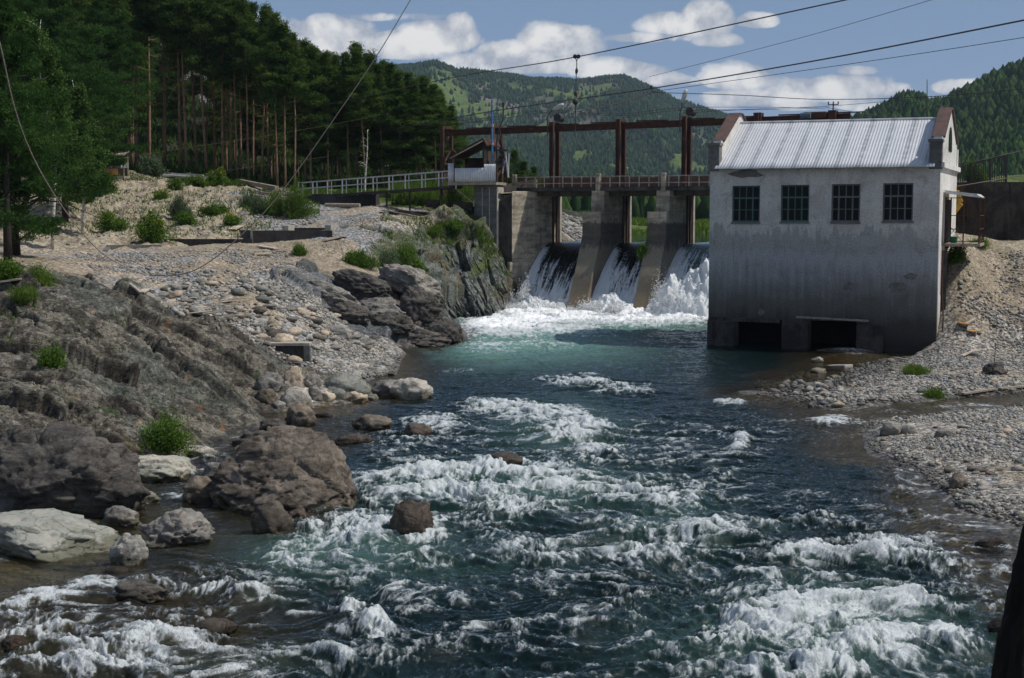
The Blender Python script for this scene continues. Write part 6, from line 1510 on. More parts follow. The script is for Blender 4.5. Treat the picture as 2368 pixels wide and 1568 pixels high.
for px, d, top in [(300, 108, -190), (318, 112, -220), (345, 116, -180), (380, 110, -160), (417, 108, -150), (432, 107, -120), (455, 110, -90), (478, 107, -70), (496, 111, -60), (515, 107, -30), (524, 112, -40), (533, 108, -20), (548, 107, 0), (557, 109, 10), (575, 106, 14), (584, 112, 10), (604, 107, 28), (622, 110, 36)]:
    plant(rng.randrange(3) if px != 380 else 4, px, 412, d, top + rng.uniform(-15, 5), 'tall pine with bare orange stem at the front edge of the dark wood', GF)
plant(5, 642, 425, 104, 42, 'straight orange-stemmed pine left of the slightly leaning one at the wood edge', GF)
plant(1, 660, 428, 104, 66, 'slightly leaning pale-stemmed pine just left of the crooked pine', GF)
plant(3, 681, 428, 104, 84, 'pine with a crooked twisting orange stem at the wood edge', GF)
for px, d, bot in [(705, 108, 430), (722, 106, 432), (742, 110, 430), (762, 106, 434), (783, 112, 434), (805, 107, 436), (828, 109, 437), (846, 106, 438), (866, 110, 438), (886, 107, 440), (905, 111, 440), (925, 107, 440), (944, 110, 440), (963, 107, 440), (984, 109, 440), (1004, 107, 440), (1022, 111, 440), (1044, 108, 440)]:
    plant(6 + rng.randrange(6) if rng.random() < .7 else rng.randrange(6), px + rng.uniform(-4, 4), bot, d, float(TREELINE(px)) + rng.uniform(-2, 22), 'bushy green pine of the dark wood behind the footbridge', GE)
for q in range(46):
    px = rng.uniform(240, 1050); d = rng.uniform(113, 150); tl = float(TREELINE(px)); P = at(px, 400, d); zt = at(px, tl + rng.uniform(4, 60), d)[2]; z = H(P[0], P[1])
    Ht = min(zt - z, rng.uniform(13, 19)); py_ = 0; top = 488 - (z + Ht - CH) / d * F
    if Ht < 4: continue
    plant(6 + rng.randrange(6) if px > 520 else rng.randrange(12), px, 400, d, top, 'pine standing farther back on the dark wooded slope', GB)
for q in range(14):
    px = rng.uniform(-60, 300); d = rng.uniform(100, 130); plant(rng.randrange(12), px, 400, d, -rng.uniform(60, 260), 'dark pine in the shade of the upper left wood', 'pines in the upper left wood')
for q in range(16):
    px = rng.uniform(600, 1020); d = rng.uniform(150, 195); P = at(px, 400, d); z = H(P[0], P[1]); Ht = rng.uniform(9, 12); top = 488 - (z + Ht - CH) / d * F
    if top < float(TREELINE(px)) + 4: continue
    plant(6 + rng.randrange(6), px, 400, d, top, 'pine standing farther back on the dark wooded slope', GB)
# trees behind the dam's left end
for px, top, d in [(1168, 365, 118), (1190, 350, 124), (1212, 385, 116), (1236, 400, 120)]:
    t_ = plant(6 + rng.randrange(6), px, 440, d, top, 'short bushy dark pine beyond the dam left of the deck', 'short pines beyond the dam')
    t_.scale = (t_.scale[0] * 1.1, t_.scale[1] * 1.1, t_.scale[2])
# near pines at the upper left
def near_pine(seed, px, py, d, Ht, cs, Rc, r0, nb, label, lean=0., name='pine_tree', per=60):
    mb, fo2 = pine_geo(seed, Ht, cs, Rc, r0, nb, per=per, tuft=.17, lean=lean, dead=10, clump=.26)
    P = at(px, py, d); P[2] = H(P[0], P[1]) - .1
    return make_tree(mb, fo2, name, label, 'tree', P, 0, None, 'bark_dark', 'needle_near')
near_pine(601, 18, 590, 52, 11.0, .12, 2.1, .17, 74, 'dark leaning pine at the left edge of the outcrop')
near_pine(602, -70, 560, 56, 13.5, .10, 2.7, .2, 76, 'dense dark pine filling the left edge of the photo')
near_pine(603, 150, 470, 82, 14.5, .15, 3.4, .2, 84, 'broad dark pine behind the birch in the upper left')
near_pine(604, 40, 440, 90, 17.5, .2, 3.8, .22, 84, 'tall dark pine behind the leaning pine at the upper left')
near_pine(605, 235, 430, 94, 15., .12, 2.8, .2, 70, 'dark pine beside the wooden stall')
# leaning pine with long bare branches over the sand
def bare_tree():
    P = hit(38, 590); t_ = thing('leaning_pine', 'crooked leaning pine with long bare branches reaching over the sandy slope', 'tree', P); s = P[1] / F
    q = lambda px, py, dy=0.: ((px - 38) * s, dy, (590 - py) * s)
    mb = MB(); mb.tube([q(38, 598), q(36, 540), q(44, 500), q(62, 470), (q(72, 440)), q(80, 380, .3), q(96, 320, .5), q(110, 250, .6)], [.2, .17, .15, .13, .11, .09, .07, .04], 8)
    rs = np.random.RandomState(3); Cc = []
    for pts in ([(52, 490), (90, 462), (160, 470), (230, 505)], [(60, 475), (100, 452), (150, 458), (215, 520)], [(66, 462), (110, 448), (190, 445)], [(46, 515), (100, 505), (190, 503)], [(40, 560), (80, 530), (110, 520)], [(36, 540), (10, 470), (-30, 430)], [(70, 430), (120, 420), (200, 425), (240, 432)], [(78, 390), (120, 380), (180, 400)], [(90, 340), (140, 330), (190, 350)]):
        pp = [q(a, b, rs.uniform(-.6, .6) * i) for i, (a, b) in enumerate(pts)]
        mb.tube(pp, list(np.linspace(.05, .012, len(pp))), 5, cap=False)
        if pts[0] in ((70, 430), (78, 390), (90, 340), (40, 560)):
            for f in range(26):
                a = np.array(pp[rs.randint(len(pp) - 1)]); b = np.array(pp[-1]); Cc.append(a + (b - a) * rs.rand() + rs.randn(3) * .25)
    for f in range(130): Cc.append(np.array(q(rs.normal(75, 55), rs.uniform(250, 430), rs.normal(.2, .6))))
    for f in range(26): Cc.append(np.array(q(rs.normal(110, 16), rs.normal(525, 8), rs.normal(0, .2))))
    mb.build('trunk', MT['bark_dark'], t_, smooth=True)
    V, Fc, v = tris(np.array(Cc), .16, 60, (.16, .16, .08), rs, .26, .4); np_mesh('crown', V, Fc, MT['needle_near'], t_, smooth=False, attrs={'v': v})
bare_tree()
# birches
def birch(px, py, d, Ht, Rc, label, seed, n=420, bare=False):
    P = at(px, py, d); P[2] = H(P[0], P[1]) - .1; rs = np.random.RandomState(seed); mb = MB()
    ax = lambda z: np.array([.06 * z * math.sin(z * .5), .05 * z, z]); mb.tube([ax(z) for z in np.linspace(0, Ht, 9)], list(np.linspace(.09, .012, 9)), 7)
    Cc = []
    for i in range(30 if not bare else 9):
        z = Ht * rs.uniform(.25, .98); a = rs.uniform(0, 6.28); L = Rc * rs.uniform(.5, 1.1) * (1.15 - z / Ht * .6); b0 = ax(z); e = b0 + np.array([math.cos(a) * L, math.sin(a) * L, L * .35]); limb(mb, b0, e, .025, .006, -.15)
        for f in range(n // 30):
            st_ = b0 + (e - b0) * rs.uniform(.4, 1.05)
            dr = rs.uniform(.2, 1.3)      # hanging twigs
            for g in range(3): Cc.append(st_ + np.array([rs.randn() * .12, rs.randn() * .12, -dr * g / 3.]))
    t_ = thing('birch_tree', label, 'tree', P); mb.build('trunk', MT['birchbark'], t_, smooth=True)
    V, Fc, v = tris(np.array(Cc), .12, 17 if not bare else 5, (.13, .13, .15), rs, .8, -.3); np_mesh('crown', V, Fc, MT['birchleaf'], t_, smooth=False, attrs={'v': v})
birch(120, 560, 70, 11.3, 1.9, 'light green drooping birch in front of the dark pines at the upper left', 71, 900)
birch(190, 520, 78, 8.5, 1.5, 'small light green birch left of the wooden stall', 72, 500)
birch(843, 440, 101, 4.6, .7, 'thin leafless white-stemmed birch behind the footbridge', 73, 40, True)

# bushes
def bush(px, py, w, h, label, seed, kind='bush', flowers=0., leaf='bushleaf', group=None, P0=None, dens=1., name=None):
    P = hit(px, py) if P0 is None else np.array(P0); s = P[1] / F; W_, H_ = w * s, h * s; rs = np.random.RandomState(seed)
    t_ = thing(name or 'bush', label, 'bush' if kind == 'bush' else 'plant', P, 0, group)
    mb = MB(); Cc = []; ns = int(22 + 16 * min(3, W_)); wh_ = []
    for i in range(ns):
        a = rs.uniform(0, 6.28); r = W_ / 2 * math.sqrt(rs.rand()) * .95 * (1 + .25 * math.sin(a * 3 + seed)); x, y = math.cos(a) * r, math.sin(a) * r * .8; hh = H_ * (1 - .55 * (r / (W_ / 2)) ** 2) * rs.uniform(.35, 1.0) * (1 + .2 * math.sin(x * 5 / W_ + seed))
        if kind == 'bush': e = np.array([x, y, hh]); b0 = np.array([x * .45, y * .45, 0])
        else: e = np.array([x * 1.15, y * 1.15, hh]); b0 = np.array([x * .9, y * .9, 0])
        mb.tube([b0, b0 + (e - b0) * .5 + [0, 0, .04], e], [.014, .01, .004], 4, cap=False)
        m = max(4, int(hh / .10)); tone = rs.rand()
        for f in np.linspace(.18 if kind == 'bush' else .05, 1, m): Cc.append(b0 + (e - b0) * f + rs.randn(3) * [.05, .05, .03]); wh_.append(np.clip(tone * .5 + .5 * rs.rand(), 0, 1))
    mb.build('stems', MT['bark_dark'] if kind == 'bush' else MT[leaf], t_, smooth=False) if kind == 'bush' else None
    sz = max(.045, min(.0016 * P[1], .12)) * (1 if kind == 'bush' else 1.5); per_ = int(16 * dens * min(3., (.11 / max(.045, min(.0016 * P[1], .12))) ** 1.4))
    V, Fc, v = tris(np.array(Cc), sz, per_, (.11, .11, .09), rs, .55 if kind == 'bush' else .16, .3 if kind == 'bush' else 1.8, np.array(wh_))
    if flowers:
        k = rs.rand(len(v) // 3) < flowers; hi_ = V.reshape(-1, 3, 3)[:, 0, 2] > H_ * .5; k &= hi_; v = v.reshape(-1, 3); v[k] = 2.; v = v.ravel()
    np_mesh('foliage', V, Fc, MT[leaf], t_, smooth=False, attrs={'v': v}); return t_
BU = [(372, 1042, 140, 82, 'large bright green bush at the river inlet on the left', 1, 'bush', 0, 'bushleaf'),
 (350, 560, 92, 66, 'broad green bush with yellow flowers at the left end of the concrete footing', 2, 'bush', .05, 'bushleaf'),
 (258, 532, 84, 42, 'low bush with yellow flowers on the sandy slope', 3, 'bush', .07, 'bushleaf'),
 (534, 522, 44, 32, 'compact round bush dotted with yellow flowers', 4, 'bush', .12, 'bushleaf'),
 (373, 462, 36, 24, 'small round bush high on the sandy slope', 5, 'bush', .08, 'bushleaf'),
 (404, 440, 36, 26, 'small dark bush just left of the white boards', 6, 'bush', .02, 'bushleaf'),
 (502, 428, 56, 38, 'yellow-green flowering bush at the right end of the white boards', 7, 'bush', .10, 'bushleaf'),
 (455, 430, 60, 22, 'low green bush under the white boards', 8, 'bush', .04, 'bushleaf'),
 (418, 505, 50, 46, 'grey-green tall weed on the sandy slope above the footing', 9, 'plant', 0, 'sage'),
 (430, 518, 44, 30, 'green weed clump beside the grey-green weed', 10, 'bush', 0, 'bushleaf'),
 (500, 495, 70, 26, 'low spreading green clump above the round yellow-flowered bush', 11, 'bush', 0, 'bushleaf'),
 (575, 478, 34, 34, 'grey-green clump left of the plank pile', 12, 'plant', 0, 'sage'),
 (636, 500, 44, 56, 'tall grassy clump left of the footbridge end', 13, 'plant', 0, 'grass'),
 (693, 505, 70, 84, 'tall green and yellow reeds at the end of the footbridge', 14, 'plant', 0, 'grass'),
 (600, 498, 40, 40, 'grey-green weed in the slate rubble', 15, 'plant', 0, 'sage'),
 (845, 620, 60, 42, 'dark green bush on the ledge above the slate bluff', 16, 'plant', 0, 'bushleaf'),
 (815, 608, 40, 30, 'small green bush at the left end of the ledge above the slate bluff', 17, 'bush', 0, 'bushleaf'),
 (895, 622, 50, 56, 'tall leafy weed in the middle of the ledge above the slate bluff', 18, 'plant', 0, 'sage'),
 (935, 615, 52, 56, 'bright green tall clump at the right of the ledge above the slate bluff', 19, 'plant', 0, 'bushleaf'),
 (962, 632, 36, 26, 'clump with white flower heads below the bright green clump', 20, 'bush', 0, 'bushleaf'),
 (692, 590, 20, 24, 'small green sprig on the dirt path below the footing', 21, 'plant', 0, 'bushleaf'),
 (97, 660, 50, 44, 'dry green grass clump at the top of the left outcrop', 22, 'plant', 0, 'grass'),
 (20, 640, 52, 44, 'leafy bush under the leaning pine', 23, 'bush', 0, 'bushleaf'),
 (55, 690, 40, 18, 'small grass tuft on the left outcrop', 24, 'plant', 0, 'grass'),
 (120, 850, 34, 38, 'dark weed growing in a crevice of the outcrop', 25, 'bush', 0, 'bushleaf'),
 (240, 448, 70, 34, 'dark green shrub in front of the wooden stall', 26, 'bush', 0, 'bushleaf'),
 (350, 405, 70, 44, 'dark blue-green shrub right of the wooden stall', 27, 'bush', 0, 'sage'),
 (195, 470, 60, 50, 'light green sapling on the sandy slope below the birch', 28, 'bush', 0, 'birchleaf'),
 (2251, 424, 50, 58, 'leafy green bush growing through the iron fence', 29, 'bush', 0, 'bushleaf'),
 (2212, 604, 34, 48, 'yellow-green bush at the sunlit corner of the powerhouse', 30, 'bush', .03, 'bushleaf'),
 (2262, 572, 40, 14, 'small green strip of weeds high on the gravel embankment', 31, 'plant', 0, 'grass'),
 (2275, 530, 30, 14, 'small weed at the foot of the retaining wall', 32, 'plant', 0, 'bushleaf'),
 (2115, 868, 44, 18, 'grass tuft with a dry branch on the gravel spit', 33, 'plant', 0, 'grass'),
 (2160, 918, 26, 6, 'tiny grass patch on the gravel spit', 34, 'plant', 0, 'grass'),
 (1533, 585, 26, 36, 'small bush sprouting from the second dam pier', 35, 'bush', 0, 'bushleaf'),
 (1052, 545, 40, 22, 'green weed at the foot of the kiosk pier', 36, 'bush', 0, 'bushleaf'),
 (1000, 545, 40, 22, 'weed clump on the cliff edge left of the kiosk pier', 37, 'plant', 0, 'grass'),
 (1030, 590, 30, 24, 'small weed clump on the cliff face', 38, 'plant', 0, 'grass'),
]
for (px, py, w, h, lab, sd, kd, fl, lf) in BU:
    P0 = None
    if px == 1533: P0 = np.append(D0 + DX * (s2 - 1.25) + DY * -1.25, 3.3)
    if px == 2251: P0 = at(2251, 424, 74.6)
    bush(px, py, w, h, lab, sd, kd, fl, lf, P0=P0)
# ================================================================ grass (uncountable)
def grass(name, regs, label, seed):
    rs = np.random.RandomState(seed); Vs, vs = [], []
    for (quad, n, h, tone) in regs:
        W4 = [np.array(p) for p in quad]; a, b = rs.rand(2, n); 
        base = np.array([hit(W4[0][0] + (W4[1][0] - W4[0][0]) * x + (W4[2][0] - W4[0][0]) * y * 0, W4[0][1] + (W4[1][1] - W4[0][1]) * x) if False else (0, 0, 0) for x, y in ()])
        # quad: (X0, Y0, X1, Y1) pixels -> sample a coarse lattice of hits, then interpolate
        g = np.array([[hit(px, py) for px in np.linspace(quad[0][0], quad[1][0], 9)] for py in np.linspace(quad[0][1], quad[1][1], 5)])
        ia, ib = a * 3.999, b * 7.999; i0, j0 = ia.astype(int), ib.astype(int); fa, fb = (ia - i0)[:, None], (ib - j0)[:, None]
        P = (g[i0, j0] * (1 - fb) + g[i0, j0 + 1] * fb) * (1 - fa) + (g[i0 + 1, j0] * (1 - fb) + g[i0 + 1, j0 + 1] * fb) * fa
        k = fbm2(P[:, 0] * .5, P[:, 1] * .5, 3, seed) > -.12; P = P[k]; m = len(P); P[:, 2] = H(P[:, 0], P[:, 1]) - .02
        hh = h * rs.uniform(.5, 1.3, m); d = rs.randn(m, 2) * .25; wd = .018 + .0006 * P[:, 1]; an = rs.uniform(0, 3.14, m)
        q = np.stack([np.cos(an), np.sin(an), 0 * an], 1) * wd[:, None] * .5
        tip = P + np.stack([d[:, 0] * hh, d[:, 1] * hh, hh], 1)
        Vs.append(np.stack([P - q, P + q, tip], 1).reshape(-1, 3)); vs.append(np.repeat(np.clip(tone + rs.randn(m) * .25, 0, 1), 3))
    V = np.concatenate(Vs); return tag(np_mesh(name, V, np.arange(len(V)).reshape(-1, 3), MT['grass'], smooth=False, attrs={'v': np.concatenate(vs)}), label, 'grass', kind='stuff')
grass('bank_grass', [(((905, 445), (1092, 476)), 16000, .8, .5), (((700, 442), (905, 458)), 4000, .3, .3), (((520, 408), (640, 432)), 3000, .3, .3), (((1000, 520), (1160, 570)), 2500, .2, .4),
                     (((880, 505), (1000, 560)), 1200, .2, .4), (((380, 408), (520, 425)), 1500, .25, .4), (((240, 400), (380, 420)), 900, .2, .2), (((1040, 560), (1200, 660)), 1500, .16, .3)], 'tall green grass and weeds on the left bank', 5)
grass('slope_weeds', [(((120, 440), (640, 545)), 5000, .22, .45), (((560, 440), (740, 500)), 2500, .3, .4)], 'sparse weeds dotted over the sandy slope', 15)
grass('outcrop_grass', [(((0, 700), (300, 850)), 700, .12, .3), (((60, 880), (500, 1000)), 500, .10, .2), (((255, 1090), (330, 1165)), 900, .10, .7)], 'thin grass and moss in the cracks of the outcrop', 6)
def meadow_grass():
    rs = np.random.RandomState(9); n = 26000; X = rs.uniform(8, 40, n); Y = rs.uniform(120, 190, n); k = fbm2(X * .1, Y * .1, 3, 7) > -.1; X, Y = X[k], Y[k]; Z = H(X, Y); m = len(X)
    hh = rs.uniform(.2, .62, m) * (.6 + .8 * np.clip(fbm2(X * .25, Y * .25, 3, 17) + .4, 0, 1)); an = rs.uniform(0, 3.14, m); q = np.stack([np.cos(an), np.sin(an), 0 * an], 1) * .09; P = np.stack([X, Y, Z], 1)
    tip = P + np.stack([rs.randn(m) * .2, rs.randn(m) * .2, hh], 1); V = np.stack([P - q, P + q, tip], 1).reshape(-1, 3)
    tag(np_mesh('meadow_growth', V, np.arange(len(V)).reshape(-1, 3), MT['grass'], smooth=False, attrs={'v': np.repeat(rs.uniform(.3, 1, m), 3)}), 'bright green willow scrub and grass on the far shore seen under the dam deck', 'scrub', kind='stuff')
meadow_grass()
def undergrowth():  # dark blades added to deepen shade the crowns leave too thin
    rs = np.random.RandomState(19); n = 30000; X = rs.uniform(-48, -1, n); Y = rs.uniform(106, 155, n); k = (fbm2(X * .25, Y * .25, 3, 27) > -.2) & (X / Y > -.40) & (X / Y < -.03); X, Y = X[k], Y[k]; Z = H(X, Y); m = len(X)
    hh = rs.uniform(.25, .9, m); an = rs.uniform(0, 3.14, m); q = np.stack([np.cos(an), np.sin(an), 0 * an], 1) * .12; P = np.stack([X, Y, Z], 1)
    tip = P + np.stack([rs.randn(m) * .2, rs.randn(m) * .2, hh], 1); V = np.stack([P - q, P + q, tip], 1).reshape(-1, 3)
    tag(np_mesh('undergrowth', V, np.arange(len(V)).reshape(-1, 3), MT['needle'], smooth=False, attrs={'v': np.repeat(rs.uniform(.0, .7, m), 3)}), 'dark undergrowth added to deepen the shade on the pine wood floor', 'undergrowth', kind='stuff')
undergrowth()
# rubble on the far shore under the deck
def far_rubble():
    rs = np.random.RandomState(12)
    for q in range(45):
        X = rs.uniform(2.6, 8.5); Y = rs.uniform(102, 122); o = bpy.data.objects.new('stone', smesh[(rs.randint(9), ['rk_pale', 'rk_grey'][rs.randint(2)])]); COL.objects.link(o)
        r = rs.uniform(.25, .6); o.location = (X, Y, H(X, Y) + .1); o.scale = (r, r, r); o.rotation_euler = tuple(rs.rand(3) * 3)
        tag(o, 'pale block in the stone pile on the far shore seen under the dam deck', 'stone', 'stone pile behind the first dam opening')
far_rubble()

# ================================================================ boards, planks, footings
def plank(p, q, w, h, label, m='wood', name='plank', cat='plank', group=None, up=(0, 0, 1)):
    return tag(MB().bar(tuple(p), tuple(q), w, h, up).build(name, MT[m]), label, cat, group)
def hp(px, py, dz=0.): p = hit(px, py); return p + [0, 0, dz]
# white boards on the crest
for q, (a, b_, c, d) in enumerate([(378, 404, 480, 409), (376, 406, 455, 412), (400, 402, 470, 406)]):
    plank(at(a, b_, 101.5 - q * .3), at(c, d, 101.5 - q * .3), .3, .10, 'stacked white board on the crest of the sandy slope', 'whitepaint', 'board', 'board', 'white boards on the slope crest')
plank(hp(556, 425, .15), hp(640, 446, .3), .3, .28, 'long brown log lying behind the plank pile', 'wood', 'log', 'log')
rng = random.Random(21)
for q in range(22):
    x, y = rng.uniform(575, 655), 0; y = 436 + (x - 575) * .42 + rng.uniform(-8, 22); L = rng.uniform(18, 46)
    P = hp(x, y, .1 + rng.random() * .15); a = rng.uniform(-.2, .9); Q = P + np.array([math.cos(a) * L * .028, -math.sin(a) * L * .03 * 1.5, -math.sin(a) * .25])
    plank(P, Q, .16, .05, 'weathered plank in the tumbled pile left of the footbridge', 'paleboard' if q % 3 else 'wood', 'plank', 'plank', 'tumbled planks left of the footbridge')
rng = random.Random(22)
for q in range(26):
    t_ = q / 25.; x0 = 872 + 30 * rng.random() + 25 * t_; y0 = 484 + 22 * rng.random(); x1 = x0 + rng.uniform(70, 150); y1 = y0 + rng.uniform(6, 16)
    P = at(x0, y0, 86.5 + rng.random()), at(min(x1, 1085), min(y1, 508), 85.8 + rng.random()); zz = .04 * q
    plank(P[0], P[1], .26, .07, 'long grey board in the heap under the footbridge', ['wood', 'paleboard', 'darkwood'][rng.choice([0, 0, 1, 2, 2])], 'plank', 'plank', 'boards heaped under the footbridge')
P = [at(985, 470, 88), at(1092, 478, 87.5)]; tag(MB().bar(P[0], P[1], .3, .5).build('beam', MT['darkwood']), 'black timber beam lying above the board heap', 'beam')
# planks at the dam's left abutment: plank wall and plank deck
s_ = dam_s
for q in range(9):
    x = -3.4 + q * .24; a = np.append(D0 + DX * x + DY * -1.95, 6.98 - .03 + q * -.0 + (x + 3.4) * .12 - .12); b_ = np.append(D0 + DX * (x + .15) + DY * 2.0, 7.0 + (x + 3.4) * .12)
    plank(a, b_, .23, .05, 'grey plank in the sloping walkway beside the dam abutment', 'wood', 'plank', 'plank', 'planks of the sloping walkway by the dam')
for q in range(4):
    a = np.append(D0 + DX * -3.9 + DY * 2.2, 6.75 + q * .24); b_ = np.append(D0 + DX * -.95 + DY * 2.2, 7.15 + q * .24)
    plank(a, b_, .10, .22, 'thick sunlit timber in the low wall behind the sloping walkway', 'paleboard', 'timber', 'timber', 'timbers of the low wall by the dam')
tag(MB().bar(tuple(np.append(D0 + DX * -1.5 + DY * .8, 7.25)), tuple(np.append(D0 + DX * -.95 + DY * .8, 8.05)), .22, .05).bar(tuple(np.append(D0 + DX * -1.2 + DY * .9, 7.2)), tuple(np.append(D0 + DX * -.85 + DY * .9, 7.85)), .12, .05).build('plank', MT['paleboard']), 'short pale plank leaning up against the left end of the dam deck', 'plank')
# concrete footings on the left bank
ft = thing('footing', 'long black-faced concrete footing with stepped pale tops on the left bank', 'footing', at(590, 560, 77.))
o3 = np.array(ft.location); f3 = lambda px, py, d: at(px, py, d) - o3
def wall3(a, b_, zt_, h, th, nm='wall', m='foundconc'):
    a, b_ = np.array(a), np.array(b_); a[2] = b_[2] = zt_; 
    MB().bar(a - [0, 0, h / 2], b_ - [0, 0, h / 2], th, h).build(nm, MT[m], ft)
zA = at(600, 553, 76.)[2] - o3[2]; zB = at(700, 533, 76.)[2] - o3[2]
wall3(f3(382, 560, 76.6), f3(584, 560, 76.), zA, 1.3, .22); wall3(f3(586, 540, 76.), f3(768, 540, 76.), zB, 1.5, .24)
for (a, b_, z_, nm) in [((368, 560, 76.), (384, 560, 78.), zA + .01, 0), ((586, 545, 75.9), (606, 545, 78.4), zB + .01, 1), ((536, 550, 76.2), (556, 545, 78.4), zA + .012, 2), ((660, 540, 76.4), (676, 540, 80.), zB + .25, 3), ((758, 540, 76.4), (776, 540, 80.), zB + .28, 4)]:
    A_, B2 = f3(*a), f3(*b_); A_[2] = B2[2] = z_; MB().bar(A_ - [0, 0, .35], B2 - [0, 0, .35], .32, .70).build('cross_wall', MT['foundtop'], ft)
wall3(f3(676, 530, 79.6), f3(760, 530, 79.6), zB + .1, .8, .2); wall3(f3(556, 545, 78.3), f3(600, 545, 78.3), zB - .02, .9, .2)
ft2 = tag(MB().bar(at(248, 583, 72.), at(372, 582, 73.5), .22, .7).bar(at(243, 592, 69.), at(250, 582, 72.), .25, .5).build('footing', MT['kconc']), 'low grey concrete footing at the foot of the sandy slope', 'footing')
# boards on the bench
for (a, b_, c, d, w, lab, m) in [(88, 600, 146, 601, .3, 'white boards stacked on the dirt left of the grey footing', 'paleboard'), (190, 587, 236, 604, .3, 'pale plank sloping down in front of the grey footing', 'paleboard'), (205, 590, 262, 607, .22, 'brown plank beside the sloping pale plank', 'wood'),
    (2, 664, 50, 664, .35, 'brown board at the left edge on top of the outcrop', 'wood'), (407, 703, 478, 722, .12, 'long bleached pole on the scree', 'paleboard'), (300, 676, 326, 690, .2, 'short grey plank on the slate rubble', 'wood'), (326, 690, 345, 676, .22, 'short pale plank end standing in the rubble', 'paleboard'),
    (583, 592, 622, 590, .3, 'flat pale board on the dirt path below the footing', 'paleboard'), (600, 573, 640, 580, .5, 'broken pale panel on the dirt in front of the footing', 'paleboard'), (750, 560, 800, 548, .35, 'weathered plank on the gravel ridge', 'wood'), (536, 535, 556, 525, .5, 'buff plywood scrap behind the footing', 'paleboard'),
    (2225, 762, 2255, 745, .14, 'pale stick lying on the rubble right of the powerhouse', 'paleboard'), (2222, 828, 2258, 813, .12, 'short pale stick on the gravel spit', 'paleboard'), (2225, 918, 2302, 906, .16, 'dark weathered board beside the side channel', 'wood'), (2310, 906, 2400, 896, .16, 'long board running out of the right edge by the side channel', 'wood'),
    (2120, 822, 2160, 810, .10, 'brown stick at the corner of the powerhouse', 'wood'), (2065, 832, 2100, 838, .1, 'thin brown stick in front of the flat boulder', 'wood')]:
    P, Q = hp(a, b_, .09), hp(c, d, .09)
    if abs(P[1] - Q[1]) > 6: Q = at(c, d, P[1] - .8)
    plank(P, Q, w, .05, lab, m)
tag(MB().bar(hp(2215, 757, .1), hp(2240, 757, .1), .7, .05).build('board', mat('ochre_board', (.55, .30, .08), (.4, .22, .08), 3, .8, .1)), 'ochre square board lying on the rubble right of the powerhouse', 'board')
tag(MB().bar(hp(2238, 773, .1), hp(2258, 773, .1), .5, .05).build('board', bpy.data.materials['ochre_board']), 'small ochre board below the larger ochre board', 'board')
tag(MB().bar(hp(1914, 855, .1), hp(1962, 855, .1), .5, .18).build('concrete_block', MT['foundtop'], bevel=.02), 'pale rectangular concrete block in the shallows at the spit', 'block')
# driftwood sticks on the scree
rng = random.Random(5)
for q in range(16):
    P = hp(rng.uniform(410, 520), rng.uniform(700, 745), .1); a = rng.uniform(-.5, .5); L = rng.uniform(.5, 1.6)
    tag(MB().tube([P, P + [L * .5 * math.cos(a), L * .5 * math.sin(a), .06], P + [L * math.cos(a), L * math.sin(a), rng.uniform(-.02, .1)]], [.025, .02, .008], 5).build('driftwood', MT['paleboard']), 'bleached driftwood stick tangled on the scree', 'driftwood', 'driftwood on the scree')
# concrete slab propped on the outcrop's end
sl_ = thing('concrete_slab', 'black-edged concrete slab with a square end post between outcrop and scree', 'slab', hit(720, 838) + [0, -.3, .28])
s0 = sl_.location; d_s = s0[1]; sc_ = d_s / F
MB().box(-128 * sc_, 0, -.1, .5, 22 * sc_, 29 * sc_).build('top', MT['foundtop'], sl_, bevel=.01); MB().box(-100 * sc_, -14 * sc_, -.02, .1, -.3, 22 * sc_).build('face', MT['foundconc'], sl_)
MB().box(-14 * sc_, 0, -.12, .2, -.3, 22 * sc_).build('post', MT['kconc'], sl_)
# iron rod in the dark boulder
P = hit(2302, 862); tag(MB().tube([P + [0, .2, .2], P + [.03, .2, 1.05]], .012, 6).build('iron_rod', MT['rust']), 'thin rusty rod standing up from the dark boulder', 'rod')

# ================================================================ wooden stall in the wood
P = at(262, 391, 99.); P[2] = H(P[0], P[1]); zt_ = P[2]
stl = thing('wooden_stall', 'small open wooden stall with a sloping roof at the edge of the wood', 'stall', P, .1); s = 99. / F
MB().box(-27 * s, 24 * s, 0, 1.8, -.2, .25).build('base', MT['wood'], stl)
k = MB()
for x in (-26 * s, 23 * s):
    for y in (.05, 1.75): k.box(x - .05, x + .05, y - .05, y + .05, .25, 1.75)
k.build('post', MT['wood'], stl)
MB().box(-25 * s, 10 * s, -.02, .02, .3, .75).build('counter', mat('ochre_counter', (.42, .24, .07), (.30, .17, .06), 4, .8, .1), stl)
MB().prism([(-.5, 1.62), (-.5, 1.70), (2.1, 2.1), (2.1, 2.02)], 'x', -28 * s, 27 * s).build('roof', MT['wood'], stl)
MB().box(-25 * s, 22 * s, 1.72, 1.76, .25, 1.9).build('back_wall', MT['darkwood'], stl)
MB().box(23 * s, 34 * s, -.05, -.02, .8, 1.55).build('shelf_frame', MT['whitepaint'], stl)
rng = random.Random(9)
for q in range(7):
    c_ = [(.5, .2, .06), (.1, .3, .4), (.6, .55, .5), (.35, .12, .08)][q % 4]
    o = MB(); x = -.55 + q * .17; o.tube([(0, 0, 0), (0, 0, .12), (0, 0, .3), (0, 0, .36)], [.05, .08, .06, .02], 8)
    o = o.build('souvenir', mat('souvenir_%d' % q, c_, None, 3, .7, 0)); o.location = (P[0] + x, P[1] + .3, zt_ + .78); tag(o, 'small coloured trinket on the counter of the wooden stall', 'trinket', 'trinkets on the stall')

